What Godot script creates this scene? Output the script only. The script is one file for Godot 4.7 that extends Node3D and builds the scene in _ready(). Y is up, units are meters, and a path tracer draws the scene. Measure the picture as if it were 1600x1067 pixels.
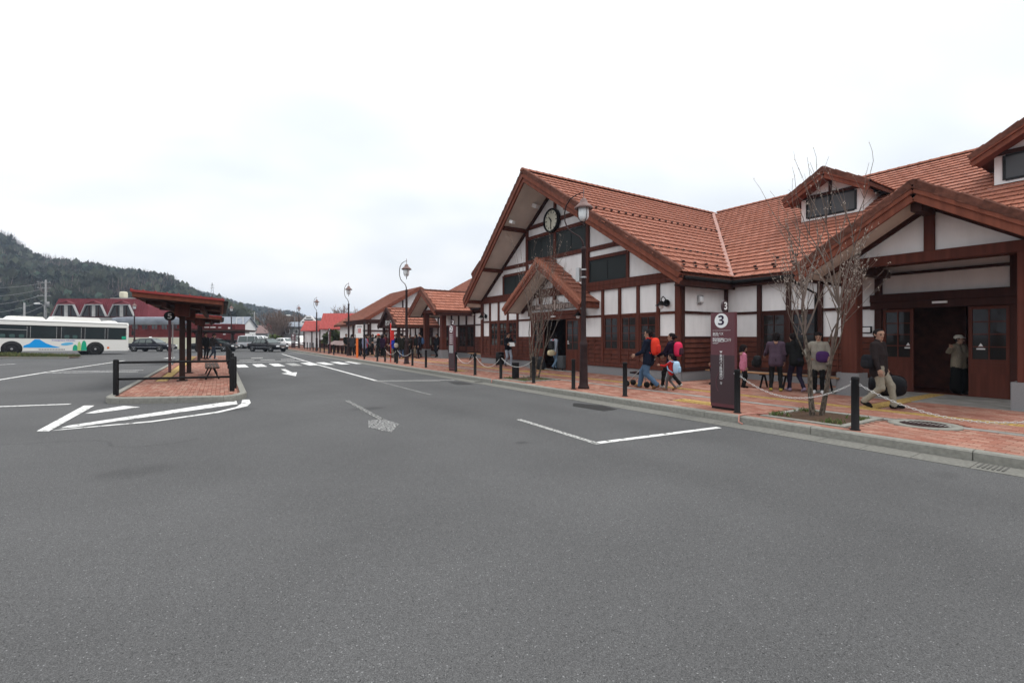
extends Node3D
# A station square under a pale overcast sky. World: x to the station, y up, -z away along the kerb. P(x, h, d) writes a point as (towards the station, height, distance along the kerb).

var M := {}
var taken := {}
var rng := RandomNumberGenerator.new()
var FLAT := -1

func P(x, h, d) -> Vector3:
	return Vector3(x, h, -d)

func numbered(called: String) -> String:
	if not taken.has(called):
		taken[called] = 0
		return called
	taken[called] += 1
	return "%s_%03d" % [called, taken[called]]

func ST(smooth := false) -> SurfaceTool:
	var st := SurfaceTool.new()
	st.begin(Mesh.PRIMITIVE_TRIANGLES)
	st.set_smooth_group(1 if smooth else -1)
	return st

func tri(st, a, b, c):
	st.add_vertex(a); st.add_vertex(b); st.add_vertex(c)

func quad(st, a, b, c, d):
	st.add_vertex(a); st.add_vertex(b); st.add_vertex(c)
	st.add_vertex(a); st.add_vertex(c); st.add_vertex(d)

func obox(st, t: Transform3D, s: Vector3):
	var v := []
	for i in 8:
		v.append(t * Vector3((0.5 if i & 1 else -0.5) * s.x, (0.5 if i & 2 else -0.5) * s.y, (0.5 if i & 4 else -0.5) * s.z))
	quad(st, v[4], v[6], v[7], v[5])
	quad(st, v[1], v[3], v[2], v[0])
	quad(st, v[5], v[7], v[3], v[1])
	quad(st, v[0], v[2], v[6], v[4])
	quad(st, v[6], v[2], v[3], v[7])
	quad(st, v[0], v[4], v[5], v[1])

func bx(st, x0, x1, h0, h1, d0, d1):
	obox(st, Transform3D(Basis(), P((x0 + x1) / 2.0, (h0 + h1) / 2.0, (d0 + d1) / 2.0)), Vector3(absf(x1 - x0), absf(h1 - h0), absf(d1 - d0)))

func lb(st, c: Vector3, s: Vector3):
	obox(st, Transform3D(Basis(), c), s)

# a box from a to b, w wide and t thick (t along up), long edges chamfered by ch
func bar(st, a: Vector3, b: Vector3, w, t, up := Vector3.UP, ch := 0.0):
	var dir := (b - a).normalized()
	var side := dir.cross(up).normalized()
	var u := side.cross(dir)
	var pts := []
	if ch > 0.0:
		for q in [[-1, -1, 1, 0], [-1, -1, 0, 1], [-1, 1, 0, -1], [-1, 1, 1, 0], [1, 1, -1, 0], [1, 1, 0, -1], [1, -1, 0, 1], [1, -1, -1, 0]]:
			pts.append(side * (q[0] * w / 2.0 + q[2] * ch) + u * (q[1] * t / 2.0 + q[3] * ch))
	else:
		for q in [[-1, -1], [-1, 1], [1, 1], [1, -1]]:
			pts.append(side * q[0] * w / 2.0 + u * q[1] * t / 2.0)
	var n := pts.size()
	for i in n:
		var j := (i + 1) % n
		quad(st, a + pts[i], b + pts[i], b + pts[j], a + pts[j])
	for i in range(1, n - 1):
		tri(st, a + pts[0], a + pts[i], a + pts[i + 1])
		tri(st, b + pts[0], b + pts[i + 1], b + pts[i])

# polygon in local xy pushed along local z by depth
func prism(st, poly: PackedVector2Array, t: Transform3D, depth):
	var cw := poly if Geometry2D.is_polygon_clockwise(poly) else PackedVector2Array(Array(poly).map(func(p): return p))
	if not Geometry2D.is_polygon_clockwise(cw):
		cw.reverse()
	var idx := Geometry2D.triangulate_polygon(cw)
	var f := func(p, z): return t * Vector3(p.x, p.y, z)
	for i in range(0, idx.size(), 3):
		tri(st, f.call(cw[idx[i]], 0.0), f.call(cw[idx[i + 1]], 0.0), f.call(cw[idx[i + 2]], 0.0))
		tri(st, f.call(cw[idx[i]], depth), f.call(cw[idx[i + 2]], depth), f.call(cw[idx[i + 1]], depth))
	for i in cw.size():
		var j := (i + 1) % cw.size()
		quad(st, f.call(cw[i], 0.0), f.call(cw[j], 0.0), f.call(cw[j], depth), f.call(cw[i], depth))

# a flat polygon (list of points, top face) thickened along off
func slab(st, top: Array, off: Vector3):
	var n := top.size()
	for i in range(1, n - 1):
		tri(st, top[0], top[i], top[i + 1])
		tri(st, top[0] + off, top[i + 1] + off, top[i] + off)
	for i in n:
		var j := (i + 1) % n
		quad(st, top[i], top[j], top[j] + off, top[i] + off)

func tube(st, pts: Array, radii: Array, n := 6, caps := true):
	var ref := Vector3.UP
	var rings := []
	for i in pts.size():
		var dir: Vector3 = (pts[mini(i + 1, pts.size() - 1)] - pts[maxi(i - 1, 0)]).normalized()
		if absf(dir.dot(ref)) > 0.95:
			ref = Vector3.RIGHT if absf(dir.x) < 0.8 else Vector3.FORWARD
		var s := dir.cross(ref).normalized()
		ref = s.cross(dir).normalized()
		var ring := []
		var r = radii[i] if i < radii.size() else radii[-1]
		for k in n:
			var a := TAU * k / n
			ring.append(pts[i] + (s * cos(a) + ref * sin(a)) * r)
		rings.append(ring)
	for i in pts.size() - 1:
		for k in n:
			var l := (k + 1) % n
			quad(st, rings[i][k], rings[i][l], rings[i + 1][l], rings[i + 1][k])
	if caps:
		for k in range(1, n - 1):
			tri(st, rings[0][0], rings[0][k + 1], rings[0][k])
			tri(st, rings[-1][0], rings[-1][k], rings[-1][k + 1])

# profile: [radius, height] pairs round local y
func lathe(st, t: Transform3D, prof: Array, n := 12):
	for i in prof.size() - 1:
		for k in n:
			var a := TAU * k / n
			var b := TAU * (k + 1) / n
			var f := func(p, q): return t * Vector3(p[0] * cos(q), p[1], p[0] * sin(q))
			if prof[i][0] < 1e-5:
				tri(st, f.call(prof[i], a), f.call(prof[i + 1], a), f.call(prof[i + 1], b))
			elif prof[i + 1][0] < 1e-5:
				tri(st, f.call(prof[i], a), f.call(prof[i + 1], a), f.call(prof[i], b))
			else:
				quad(st, f.call(prof[i], a), f.call(prof[i + 1], a), f.call(prof[i + 1], b), f.call(prof[i], b))

# superellipsoid of full size s
func blob(st, t: Transform3D, s: Vector3, e := 0.5, n := 14, m := 9):
	var pw := func(v): return signf(v) * pow(absf(v), e)
	var f := func(i, k):
		var v = -PI / 2 + PI * i / m
		var u = TAU * k / n
		return t * Vector3(pw.call(cos(v)) * pw.call(cos(u)) * s.x / 2, pw.call(sin(v)) * s.y / 2, pw.call(cos(v)) * pw.call(sin(u)) * s.z / 2)
	for i in m:
		for k in n:
			quad(st, f.call(i, k), f.call(i + 1, k), f.call(i + 1, k + 1), f.call(i, k + 1))

func tag(o, label := "", category := "", group := "", kind := ""):
	if label: o.set_meta("label", label)
	if category: o.set_meta("category", category)
	if group: o.set_meta("group", group)
	if kind: o.set_meta("kind", kind)
	return o

func node_of(called: String, mesh: Mesh, m: Material) -> MeshInstance3D:
	var o := MeshInstance3D.new()
	o.name = called
	o.mesh = mesh
	o.material_override = m
	return o

# commits a shape drawn in its parent's own axes
func put(called: String, st: SurfaceTool, m: Material, parent: Node3D = null) -> MeshInstance3D:
	st.generate_normals()
	var o := node_of(numbered(called) if parent == null else called, st.commit(), m)
	(self if parent == null else parent).add_child(o, true)
	return o

# commits a shape drawn in the world's axes under a parent that stands elsewhere
func wput(called: String, st: SurfaceTool, m: Material, parent: Node3D) -> MeshInstance3D:
	var o := put(called, st, m, parent)
	o.transform = parent.global_transform.affine_inverse()
	return o

func piece(called: String, mesh: Mesh, m: Material, parent: Node3D, t: Transform3D) -> MeshInstance3D:
	var o := node_of(called, mesh, m)
	o.transform = t
	parent.add_child(o, true)
	return o

func many(called: String, mesh: Mesh, m: Material, parent: Node3D, where: Array, tint: Array) -> MultiMeshInstance3D:
	var mm := MultiMesh.new()
	mm.transform_format = MultiMesh.TRANSFORM_3D
	mm.use_colors = true
	mm.mesh = mesh
	mm.instance_count = where.size()
	for i in where.size():
		mm.set_instance_transform(i, where[i])
		mm.set_instance_color(i, tint[i])
	var o := MultiMeshInstance3D.new()
	o.name = called
	o.multimesh = mm
	o.material_override = m
	(self if parent == null else parent).add_child(o, true)
	o.set_meta("kind", "stuff")
	return o

func thing(called: String, label := "", category := "", at := Vector3.ZERO, turn := 0.0, group := "") -> Node3D:
	var o := Node3D.new()
	o.name = numbered(called)
	add_child(o)
	o.position = at
	o.rotation.y = turn
	return tag(o, label, category, group)

func dup(o: Node3D, called: String, at: Vector3, turn := 0.0, label := "") -> Node3D:
	var c: Node3D = o.duplicate()
	c.name = numbered(called)
	add_child(c)
	c.position = at
	c.rotation.y = turn
	if label: c.set_meta("label", label)
	return c

func mesh_of(st: SurfaceTool) -> ArrayMesh:
	st.generate_normals()
	return st.commit()

# facing: local +z looks along (fx, fd)
func yaw_to(fx, fd) -> float:
	return atan2(fx, -fd)

func text_mesh(s: String, height, depth, font := "Droid Sans", bold := true) -> TextMesh:
	var f := SystemFont.new()
	f.font_names = [font]
	f.font_weight = 700 if bold else 400
	var t := TextMesh.new()
	t.text = s
	t.font = f
	t.font_size = 64
	t.pixel_size = height / 64.0
	t.depth = depth
	t.curve_step = 2.0
	return t

func noise_tex(freq, lo, hi, sd := 1, size := 512, kind := FastNoiseLite.TYPE_SIMPLEX_SMOOTH, octaves := 5, stretch := 1.0) -> NoiseTexture2D:
	var n := FastNoiseLite.new()
	n.noise_type = kind
	n.seed = sd
	n.frequency = freq
	n.fractal_octaves = octaves
	var g := Gradient.new()
	g.set_color(0, Color(lo, lo, lo))
	g.set_color(1, Color(hi, hi, hi))
	var t := NoiseTexture2D.new()
	t.width = size
	t.height = maxi(16, int(size / stretch))
	t.seamless = true
	t.noise = n
	t.color_ramp = g
	return t

func lin(r, g, b) -> Color:
	return Color(r, g, b).linear_to_srgb()

func mat(called: String, c: Color, rough := 0.8, albedo: Texture2D = null, scale := Vector3.ONE, bump: Texture2D = null, bump_cm := 0.3, metal := 0.0) -> StandardMaterial3D:
	var m := StandardMaterial3D.new()
	m.resource_name = called
	m.albedo_color = c
	m.roughness = rough
	m.metallic = metal
	m.metallic_specular = 0.5 if rough < 0.42 else 0.22
	if albedo:
		m.albedo_texture = albedo
		m.uv1_triplanar = true
		m.uv1_world_triplanar = true
		m.uv1_scale = scale
	if bump:
		m.heightmap_enabled = true
		m.heightmap_texture = bump
		m.heightmap_scale = bump_cm
		m.uv1_triplanar = true
		m.uv1_world_triplanar = true
		m.uv1_scale = scale
	M[called] = m
	return m

func sky_image() -> Image:
	# an overcast sky: brighter overhead than at the horizon, with soft broken streaks of cloud
	var w := 768
	var h := 384
	var a := FastNoiseLite.new()
	a.seed = 5
	a.frequency = 1.1
	a.fractal_octaves = 4
	var b := FastNoiseLite.new()
	b.seed = 11
	b.frequency = 0.5
	b.fractal_octaves = 3
	var im := Image.create_empty(w, h, false, Image.FORMAT_RGBF)
	for y in h:
		var up := PI / 2 - PI * (y + 0.5) / h
		for x in w:
			var ang := TAU * (x + 0.5) / w - PI
			var v := Vector3(sin(ang) * cos(up), sin(up), -cos(ang) * cos(up))
			var e := maxf(v.y, 0.0)
			var q := v / (0.35 + e) * Vector3(1.0, 0.5, 1.0)
			var cl := a.get_noise_3d(q.x * 0.9 + q.z * 0.5, q.y, q.z * 1.7 - q.x * 0.6) + 0.6 * b.get_noise_3dv(q)
			var level := 0.91 + 0.85 * pow(e, 1.3) + 0.15 * v.x * (1.0 - e)
			level *= 1.0 + 0.17 * cl
			var blue := clampf(0.55 - 0.9 * cl - 0.35 * v.x, 0.0, 1.0)
			im.set_pixel(x, y, Color(level * (1.0 - 0.10 * blue), level * (1.0 - 0.045 * blue), level * (1.0 + 0.01 * blue)))
	return im

func set_up():
	var cam := Camera3D.new()
	cam.name = "camera"
	var near := 0.05
	cam.set_frustum(near * 1067.0 / 745.0, Vector2(0.0, -near * 7.5 / 745.0), near, 4000.0)
	cam.position = Vector3(0, 1.65, 0)
	cam.rotation.y = -deg_to_rad(32.902)
	add_child(cam)
	cam.current = true
	var pano := PanoramaSkyMaterial.new()
	pano.panorama = ImageTexture.create_from_image(sky_image())
	var sky := Sky.new()
	sky.sky_material = pano
	var env := Environment.new()
	env.background_mode = Environment.BG_SKY
	env.sky = sky
	env.tonemap_mode = Environment.TONE_MAPPER_LINEAR
	env.tonemap_exposure = 1.1
	env.fog_enabled = true
	env.fog_density = 0.00042
	env.fog_light_color = Color(0.80, 0.86, 0.95)
	env.sdfgi_enabled = true
	env.ssao_enabled = true
	env.ssil_enabled = true
	var we := WorldEnvironment.new()
	we.name = "environment"
	we.environment = env
	add_child(we)
	var sun := DirectionalLight3D.new()
	sun.name = "sun"
	sun.light_energy = 0.5
	sun.light_angular_distance = 18.0
	sun.light_color = Color(1.0, 0.98, 0.95)
	sun.shadow_enabled = true
	sun.rotation = Vector3(deg_to_rad(-62), deg_to_rad(60), 0)
	add_child(sun)

func asphalt_image() -> Image:
	var n := 1024
	rng.seed = 21
	var b := PackedByteArray()
	b.resize(n * n)
	for i in n * n:
		b[i] = int(148 + 62 * (rng.randf() - 0.5) + 44 * (rng.randf() - 0.5))
	for k in 15000:   # pale chips of aggregate and dark pits
		var x := rng.randi() % n
		var y := rng.randi() % n
		var pale := rng.randf() < 0.62
		var v := rng.randi_range(185, 250) if pale else rng.randi_range(70, 110)
		var r := 1 if rng.randf() < 0.8 else 2
		for j in r:
			for i in r:
				b[((y + j) % n) * n + (x + i) % n] = v
	return Image.create_from_data(n, n, false, Image.FORMAT_L8, b)

func worn_image(sd: int, cut: float, freq := 0.035, lo := 0.42, hi := 0.92) -> Image:
	# road paint: white where it holds, the road's grey where it has worn through
	var n := FastNoiseLite.new()
	n.seed = sd
	n.frequency = freq
	n.fractal_octaves = 5
	var im := Image.create_empty(256, 256, false, Image.FORMAT_L8)
	var src := n.get_seamless_image(256, 256)
	rng.seed = sd
	for y in 256:
		for x in 256:
			var v := src.get_pixel(x, y).r + 0.3 * (rng.randf() - 0.5)
			var c := lerpf(lo, hi, smoothstep(cut - 0.06, cut + 0.06, v))
			im.set_pixel(x, y, Color(c, c, c))
	return im

func road_stains() -> Image:
	# 40 m of road from above: worn wheel tracks along the kerb, drips of oil, a few thin cracks
	var n := 1024
	var f := FastNoiseLite.new()
	f.seed = 8
	f.frequency = 0.012
	f.fractal_octaves = 4
	var src := f.get_seamless_image(n, n)
	rng.seed = 19
	var dark := PackedFloat32Array()
	dark.resize(n * n)
	for k in 16:
		var c := Vector2(rng.randf() * n, rng.randf() * n)
		var r := rng.randf_range(2.0, 9.0)
		var a := rng.randf_range(0.04, 0.13)
		for y in range(int(c.y - r * 2), int(c.y + r * 2)):
			for x in range(int(c.x - r * 3), int(c.x + r * 3)):
				var q := Vector2((x - c.x) / 1.5, y - c.y).length() / r + 0.5 * f.get_noise_2d(x * 6, y * 6)
				if q < 1.4: dark[posmod(y, n) * n + posmod(x, n)] += a * (1.0 - smoothstep(0.3, 1.4, q))
	for k in 9:
		var p := Vector2(rng.randf() * n, rng.randf() * n)
		var d := rng.randf() * TAU
		for i in 160:
			d += rng.randfn(0, 0.12)
			p += Vector2(cos(d), sin(d))
			dark[posmod(int(p.y), n) * n + posmod(int(p.x), n)] += 0.09
	var b := PackedByteArray()
	b.resize(n * n)
	for y in n:
		for x in n:
			var v := 0.92 + 0.09 * (src.get_pixel(x, y).r - 0.5)
			for t in [120.0, 170.0, 430.0, 482.0, 760.0]:
				var w: float = (x + 6.0 * sin(y * 0.0123) - t) / 11.0
				v -= 0.035 * exp(-w * w)
			b[y * n + x] = int(255.0 * clampf(v - dark[y * n + x], 0.3, 1.0))
	return Image.create_from_data(n, n, false, Image.FORMAT_L8, b)

func materials():
	var grain := noise_tex(0.02, 0.62, 1.0, 3, 512)
	var fine := noise_tex(0.12, 0.7, 1.0, 4, 512)
	var fine_h := noise_tex(0.15, 0.0, 1.0, 5, 512)
	var soft := noise_tex(0.006, 0.72, 1.0, 6, 512)
	var wood := noise_tex(0.02, 0.8, 1.0, 7, 512, FastNoiseLite.TYPE_SIMPLEX_SMOOTH, 5, 16.0)
	var asphalt := mat("asphalt", lin(0.36, 0.36, 0.364), 0.9, ImageTexture.create_from_image(asphalt_image()), Vector3.ONE * 0.3)
	asphalt.heightmap_enabled = true
	asphalt.heightmap_texture = asphalt.albedo_texture
	asphalt.heightmap_scale = 0.25
	asphalt.detail_enabled = true
	asphalt.detail_blend_mode = BaseMaterial3D.BLEND_MODE_MUL
	asphalt.detail_albedo = ImageTexture.create_from_image(road_stains())
	asphalt.detail_uv_layer = BaseMaterial3D.DETAIL_UV_2
	asphalt.uv2_triplanar = true
	asphalt.uv2_world_triplanar = true
	asphalt.uv2_scale = Vector3.ONE * 0.025
	mat("paint", lin(0.78, 0.78, 0.76), 0.7, ImageTexture.create_from_image(worn_image(2, 0.2)), Vector3.ONE * 0.5)
	mat("paint_worn", lin(0.55, 0.55, 0.53), 0.8, ImageTexture.create_from_image(worn_image(3, 0.45, 0.09, 0.5)), Vector3.ONE * 0.8)
	mat("paint_ghost", lin(0.33, 0.33, 0.32), 0.85, ImageTexture.create_from_image(worn_image(4, 0.6, 0.07, 0.55, 1.0)), Vector3.ONE * 1.0)
	mat("paint_patchy", lin(0.33, 0.33, 0.325), 0.85, ImageTexture.create_from_image(worn_image(14, 0.55, 0.1, 0.5, 1.0)), Vector3.ONE * 0.7)
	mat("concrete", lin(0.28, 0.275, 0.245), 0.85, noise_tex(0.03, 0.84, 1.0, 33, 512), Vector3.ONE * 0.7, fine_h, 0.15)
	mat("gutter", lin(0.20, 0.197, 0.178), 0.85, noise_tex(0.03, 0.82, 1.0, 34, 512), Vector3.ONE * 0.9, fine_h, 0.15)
	mat("granite", lin(0.36, 0.36, 0.37), 0.7, noise_tex(0.2, 0.6, 1.0, 12, 256), Vector3.ONE * 1.5)
	mat("slab_stone", lin(0.32, 0.31, 0.29), 0.6, soft, Vector3.ONE * 0.6)
	for i in 4:
		var c: Color = [lin(0.47, 0.218, 0.16), lin(0.52, 0.272, 0.205), lin(0.57, 0.335, 0.255), lin(0.43, 0.18, 0.13)][i]
		mat("brick_%d" % i, c, 0.85, fine, Vector3.ONE * 2.0, fine_h, 0.1)
	var bm := mat("brick", Color.WHITE, 0.85, fine, Vector3.ONE * 2.0, fine_h, 0.1)
	bm.vertex_color_use_as_albedo = true
	mat("brick_bed", lin(0.24, 0.12, 0.09), 0.95, grain, Vector3.ONE)
	mat("tactile", lin(0.62, 0.42, 0.15), 0.8, grain, Vector3.ONE)
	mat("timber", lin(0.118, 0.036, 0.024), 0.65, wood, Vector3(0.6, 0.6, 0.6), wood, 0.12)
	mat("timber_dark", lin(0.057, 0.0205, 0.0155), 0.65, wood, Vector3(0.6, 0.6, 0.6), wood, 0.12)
	mat("rake_wood", lin(0.225, 0.071, 0.043), 0.6, wood, Vector3(0.5, 0.5, 0.5), wood, 0.1)
	mat("siding", lin(0.13, 0.041, 0.027), 0.75, soft, Vector3.ONE * 0.9, fine_h, 0.06)
	mat("plaster", lin(0.83, 0.815, 0.81), 0.9, noise_tex(0.012, 0.93, 1.0, 15, 512, FastNoiseLite.TYPE_SIMPLEX_SMOOTH, 5, 4.0), Vector3.ONE * 0.35, fine_h, 0.1)
	mat("soffit", lin(0.74, 0.665, 0.59), 0.85, noise_tex(0.01, 0.88, 1.0, 16, 256), Vector3.ONE * 0.4)
	for i in 4:
		var c: Color = [lin(0.60, 0.238, 0.158), lin(0.625, 0.252, 0.17), lin(0.575, 0.222, 0.145), lin(0.645, 0.275, 0.192)][i]
		mat("tile_%d" % i, c, 0.75, grain, Vector3.ONE * 1.4, fine_h, 0.1)
	var tm := mat("tile", Color.WHITE, 0.75, grain, Vector3.ONE * 1.4, fine_h, 0.1)
	tm.vertex_color_use_as_albedo = true
	var grime := noise_tex(0.02, 0.84, 1.0, 61, 512)
	for q in [tm, M.tile_0, M.tile_1, M.tile_2, M.tile_3, bm, M.brick_0, M.brick_1, M.brick_2, M.brick_3]:
		q.detail_enabled = true
		q.detail_blend_mode = BaseMaterial3D.BLEND_MODE_MUL
		q.detail_albedo = grime
		q.detail_uv_layer = BaseMaterial3D.DETAIL_UV_2
		q.uv2_triplanar = true
		q.uv2_world_triplanar = true
		q.uv2_scale = Vector3.ONE * 0.11
	mat("tile_deck", lin(0.15, 0.05, 0.032), 0.85, grain, Vector3.ONE)
	mat("verge", lin(0.15, 0.06, 0.042), 0.8, noise_tex(0.02, 0.68, 1.0, 17, 256), Vector3.ONE * 1.2, fine_h, 0.1)
	mat("verge_pale", lin(0.18, 0.072, 0.05), 0.8, noise_tex(0.02, 0.68, 1.0, 18, 256), Vector3.ONE * 1.2)
	mat("valley_metal", lin(0.50, 0.27, 0.22), 0.5, soft, Vector3.ONE)
	mat("black_metal", lin(0.012, 0.0115, 0.012), 0.6).metallic_specular = 0.22
	mat("brown_metal", lin(0.048, 0.028, 0.028), 0.6, soft, Vector3.ONE).metallic_specular = 0.25
	mat("lamp_hood", lin(0.19, 0.125, 0.115), 0.5)
	mat("galvanised", lin(0.45, 0.45, 0.45), 0.4, null, Vector3.ONE, null, 0.0, 0.6)
	mat("lamp_glass", lin(0.75, 0.77, 0.78), 0.3)
	mat("dark_pane", lin(0.022, 0.027, 0.027), 0.35).metallic_specular = 0.22
	mat("pane", lin(0.018, 0.016, 0.015), 0.04).metallic_specular = 0.42
	mat("grey_pane", lin(0.075, 0.08, 0.085), 0.2).metallic_specular = 0.3
	mat("window_frame_dark", lin(0.022, 0.024, 0.025), 0.5)
	mat("white_paint", lin(0.78, 0.78, 0.77), 0.5)
	mat("post_black", lin(0.03, 0.016, 0.013), 0.7)
	mat("cream", lin(0.62, 0.60, 0.47), 0.6)
	mat("clock_face", lin(0.58, 0.57, 0.46), 0.35)
	mat("maroon", lin(0.105, 0.028, 0.036), 0.4)
	mat("maroon_dark", lin(0.042, 0.018, 0.022), 0.4)
	mat("navy_ink", lin(0.03, 0.014, 0.04), 0.6)
	mat("soil", lin(0.135, 0.088, 0.062), 0.95, fine, Vector3.ONE * 1.5, fine_h, 1.5)
	var g := mat("plants", Color.WHITE, 0.8)
	g.vertex_color_use_as_albedo = true
	mat("bark", lin(0.30, 0.24, 0.19), 0.9, noise_tex(0.05, 0.2, 1.0, 19, 256), Vector3(1.6, 0.6, 1.6), fine_h, 0.5)
	mat("twig", lin(0.15, 0.115, 0.098), 0.9)
	mat("bud", lin(0.50, 0.42, 0.36), 0.8)
	mat("grate", lin(0.1, 0.098, 0.092), 0.7)
	mat("far_twig", lin(0.17, 0.125, 0.105), 0.95)
	mat("chain", lin(0.62, 0.61, 0.59), 0.45)
	mat("bench_dark", lin(0.07, 0.045, 0.035), 0.6)
	mat("bench_wood", lin(0.34, 0.19, 0.10), 0.6, wood, Vector3.ONE * 0.8)
	mat("rope", lin(0.44, 0.21, 0.17), 0.85)
	var sk := mat("figure", Color.WHITE, 0.82, noise_tex(0.05, 0.78, 1.0, 23, 256), Vector3.ONE * 2.5)
	sk.vertex_color_use_as_albedo = true
	sk.metallic_specular = 0.18
	mat("rubber", lin(0.018, 0.018, 0.018), 0.75)
	mat("rim", lin(0.4, 0.4, 0.41), 0.35, null, Vector3.ONE, null, 0.0, 0.5)
	mat("car_black", lin(0.006, 0.006, 0.008), 0.22).metallic_specular = 0.3
	mat("car_white", lin(0.72, 0.72, 0.72), 0.2)
	mat("car_silver", lin(0.42, 0.43, 0.45), 0.25)
	mat("car_navy", lin(0.008, 0.009, 0.016), 0.22).metallic_specular = 0.3
	mat("shelter_red", lin(0.25, 0.045, 0.042), 0.5)
	mat("car_glass", lin(0.02, 0.027, 0.028), 0.05).metallic_specular = 0.35
	mat("taxi_glass", lin(0.075, 0.095, 0.092), 0.08)
	mat("chrome", lin(0.6, 0.6, 0.6), 0.2, null, Vector3.ONE, null, 0.0, 0.8)
	mat("poster_teal", lin(0.045, 0.075, 0.07), 0.3)
	mat("dull_white", lin(0.40, 0.40, 0.40), 0.6)
	mat("seat_green", lin(0.05, 0.09, 0.085), 0.5)
	mat("bus_white", lin(0.70, 0.69, 0.655), 0.35)
	mat("red_metal", lin(0.46, 0.085, 0.075), 0.45, soft, Vector3.ONE)
	mat("wine_roof", lin(0.20, 0.034, 0.045), 0.5, soft, Vector3.ONE * 0.3)
	mat("train_red", lin(0.155, 0.026, 0.026), 0.5, soft, Vector3.ONE * 0.4)
	mat("pale_wall", lin(0.60, 0.59, 0.57), 0.85, soft, Vector3.ONE * 0.3)
	mat("grey_roof", lin(0.30, 0.33, 0.38), 0.6, soft, Vector3.ONE * 0.3)
	mat("pole_grey", lin(0.33, 0.33, 0.33), 0.8, soft, Vector3.ONE)
	mat("orange", lin(0.72, 0.17, 0.04), 0.55)
	mat("sign_red", lin(0.50, 0.035, 0.03), 0.5)

const CA := 0.83960
const SA := 0.54320

# how deep and where across the picture a point lies (to choose the pieces that show largest)
func depth_of(p: Vector3) -> float:
	return -p.z * CA + p.x * SA

func in_view(p: Vector3) -> bool:
	var D := depth_of(p)
	return D > 1.0 and absf((p.z * SA + p.x * CA) / D) < 1.1

func structure(called: String, st, m, label := "") -> MeshInstance3D:
	var o := put(called, st, m)
	tag(o, label, "", "", "structure")
	return o

func mark(label: String, pts: Array, m := "paint", called := "road_marking"):
	var st := ST()
	var poly := PackedVector2Array()
	for p in pts: poly.append(Vector2(p[0], p[1]))
	prism(st, poly, Transform3D(Basis(Vector3.RIGHT, -PI / 2), Vector3(0, 0.0025, 0)), 0.0035)
	return structure(called, st, M[m], label)

func line_pts(a: Array, b: Array, w) -> Array:
	var dir := Vector2(b[0] - a[0], b[1] - a[1]).normalized()
	var n = Vector2(-dir.y, dir.x) * w / 2.0
	return [[a[0] + n.x, a[1] + n.y], [b[0] + n.x, b[1] + n.y], [b[0] - n.x, b[1] - n.y], [a[0] - n.x, a[1] - n.y]]

func brick_mesh() -> ArrayMesh:
	var st := ST()
	var a := Vector3(0.048, 0.0, 0.097)
	var v := []
	for q in [[1.0, -0.03], [1.0, -0.004], [0.93, 0.0]]:
		for s in [[-1, -1], [-1, 1], [1, 1], [1, -1]]:
			v.append(Vector3(a.x * s[0] * (q[0] if q[0] == 1.0 else 0.94), q[1], a.z * s[1] * (q[0] if q[0] == 1.0 else 0.97)))
	for r in 2:
		for k in 4:
			var l := (k + 1) % 4
			quad(st, v[r * 4 + k], v[r * 4 + 4 + k], v[r * 4 + 4 + l], v[r * 4 + l])
	quad(st, v[8], v[9], v[10], v[11])
	return mesh_of(st)

func lay_bricks(parent: Node3D, keep: Callable, x0, x1, d0, d1, frame: Transform3D, sd: int, parts: int):
	rng.seed = sd
	var mesh := brick_mesh()
	var spots := []
	var row := 0
	var x: float = x0 + 0.05
	while x < x1:
		var d: float = d0 + (0.1 if row % 2 else 0.0)
		while d < d1:
			if keep.call(x, d):
				var t: Transform3D = frame * Transform3D(Basis.from_euler(Vector3(rng.randf_range(-0.008, 0.008), rng.randf_range(-0.01, 0.01), rng.randf_range(-0.012, 0.012))), P(x, rng.randf_range(-0.0015, 0.0015), d))
				var tone = [0, 0, 1, 1, 2, 3][rng.randi() % 6]
				spots.append([depth_of(t.origin) if in_view(t.origin) else 999.0, t, tone])
			d += 0.2
		x += 0.1
		row += 1
	spots.sort_custom(func(a, b): return a[0] < b[0])
	var inv := parent.global_transform.affine_inverse()
	var where := []
	var tint := []
	for i in spots.size():
		if i < parts:
			piece("brick", mesh, M["brick_%d" % spots[i][2]], parent, inv * spots[i][1])
		else:
			where.append(inv * spots[i][1])
			tint.append(M["brick_%d" % spots[i][2]].albedo_color.srgb_to_linear())
	many("brick_paving", mesh, M.brick, parent, where, tint)

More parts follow.
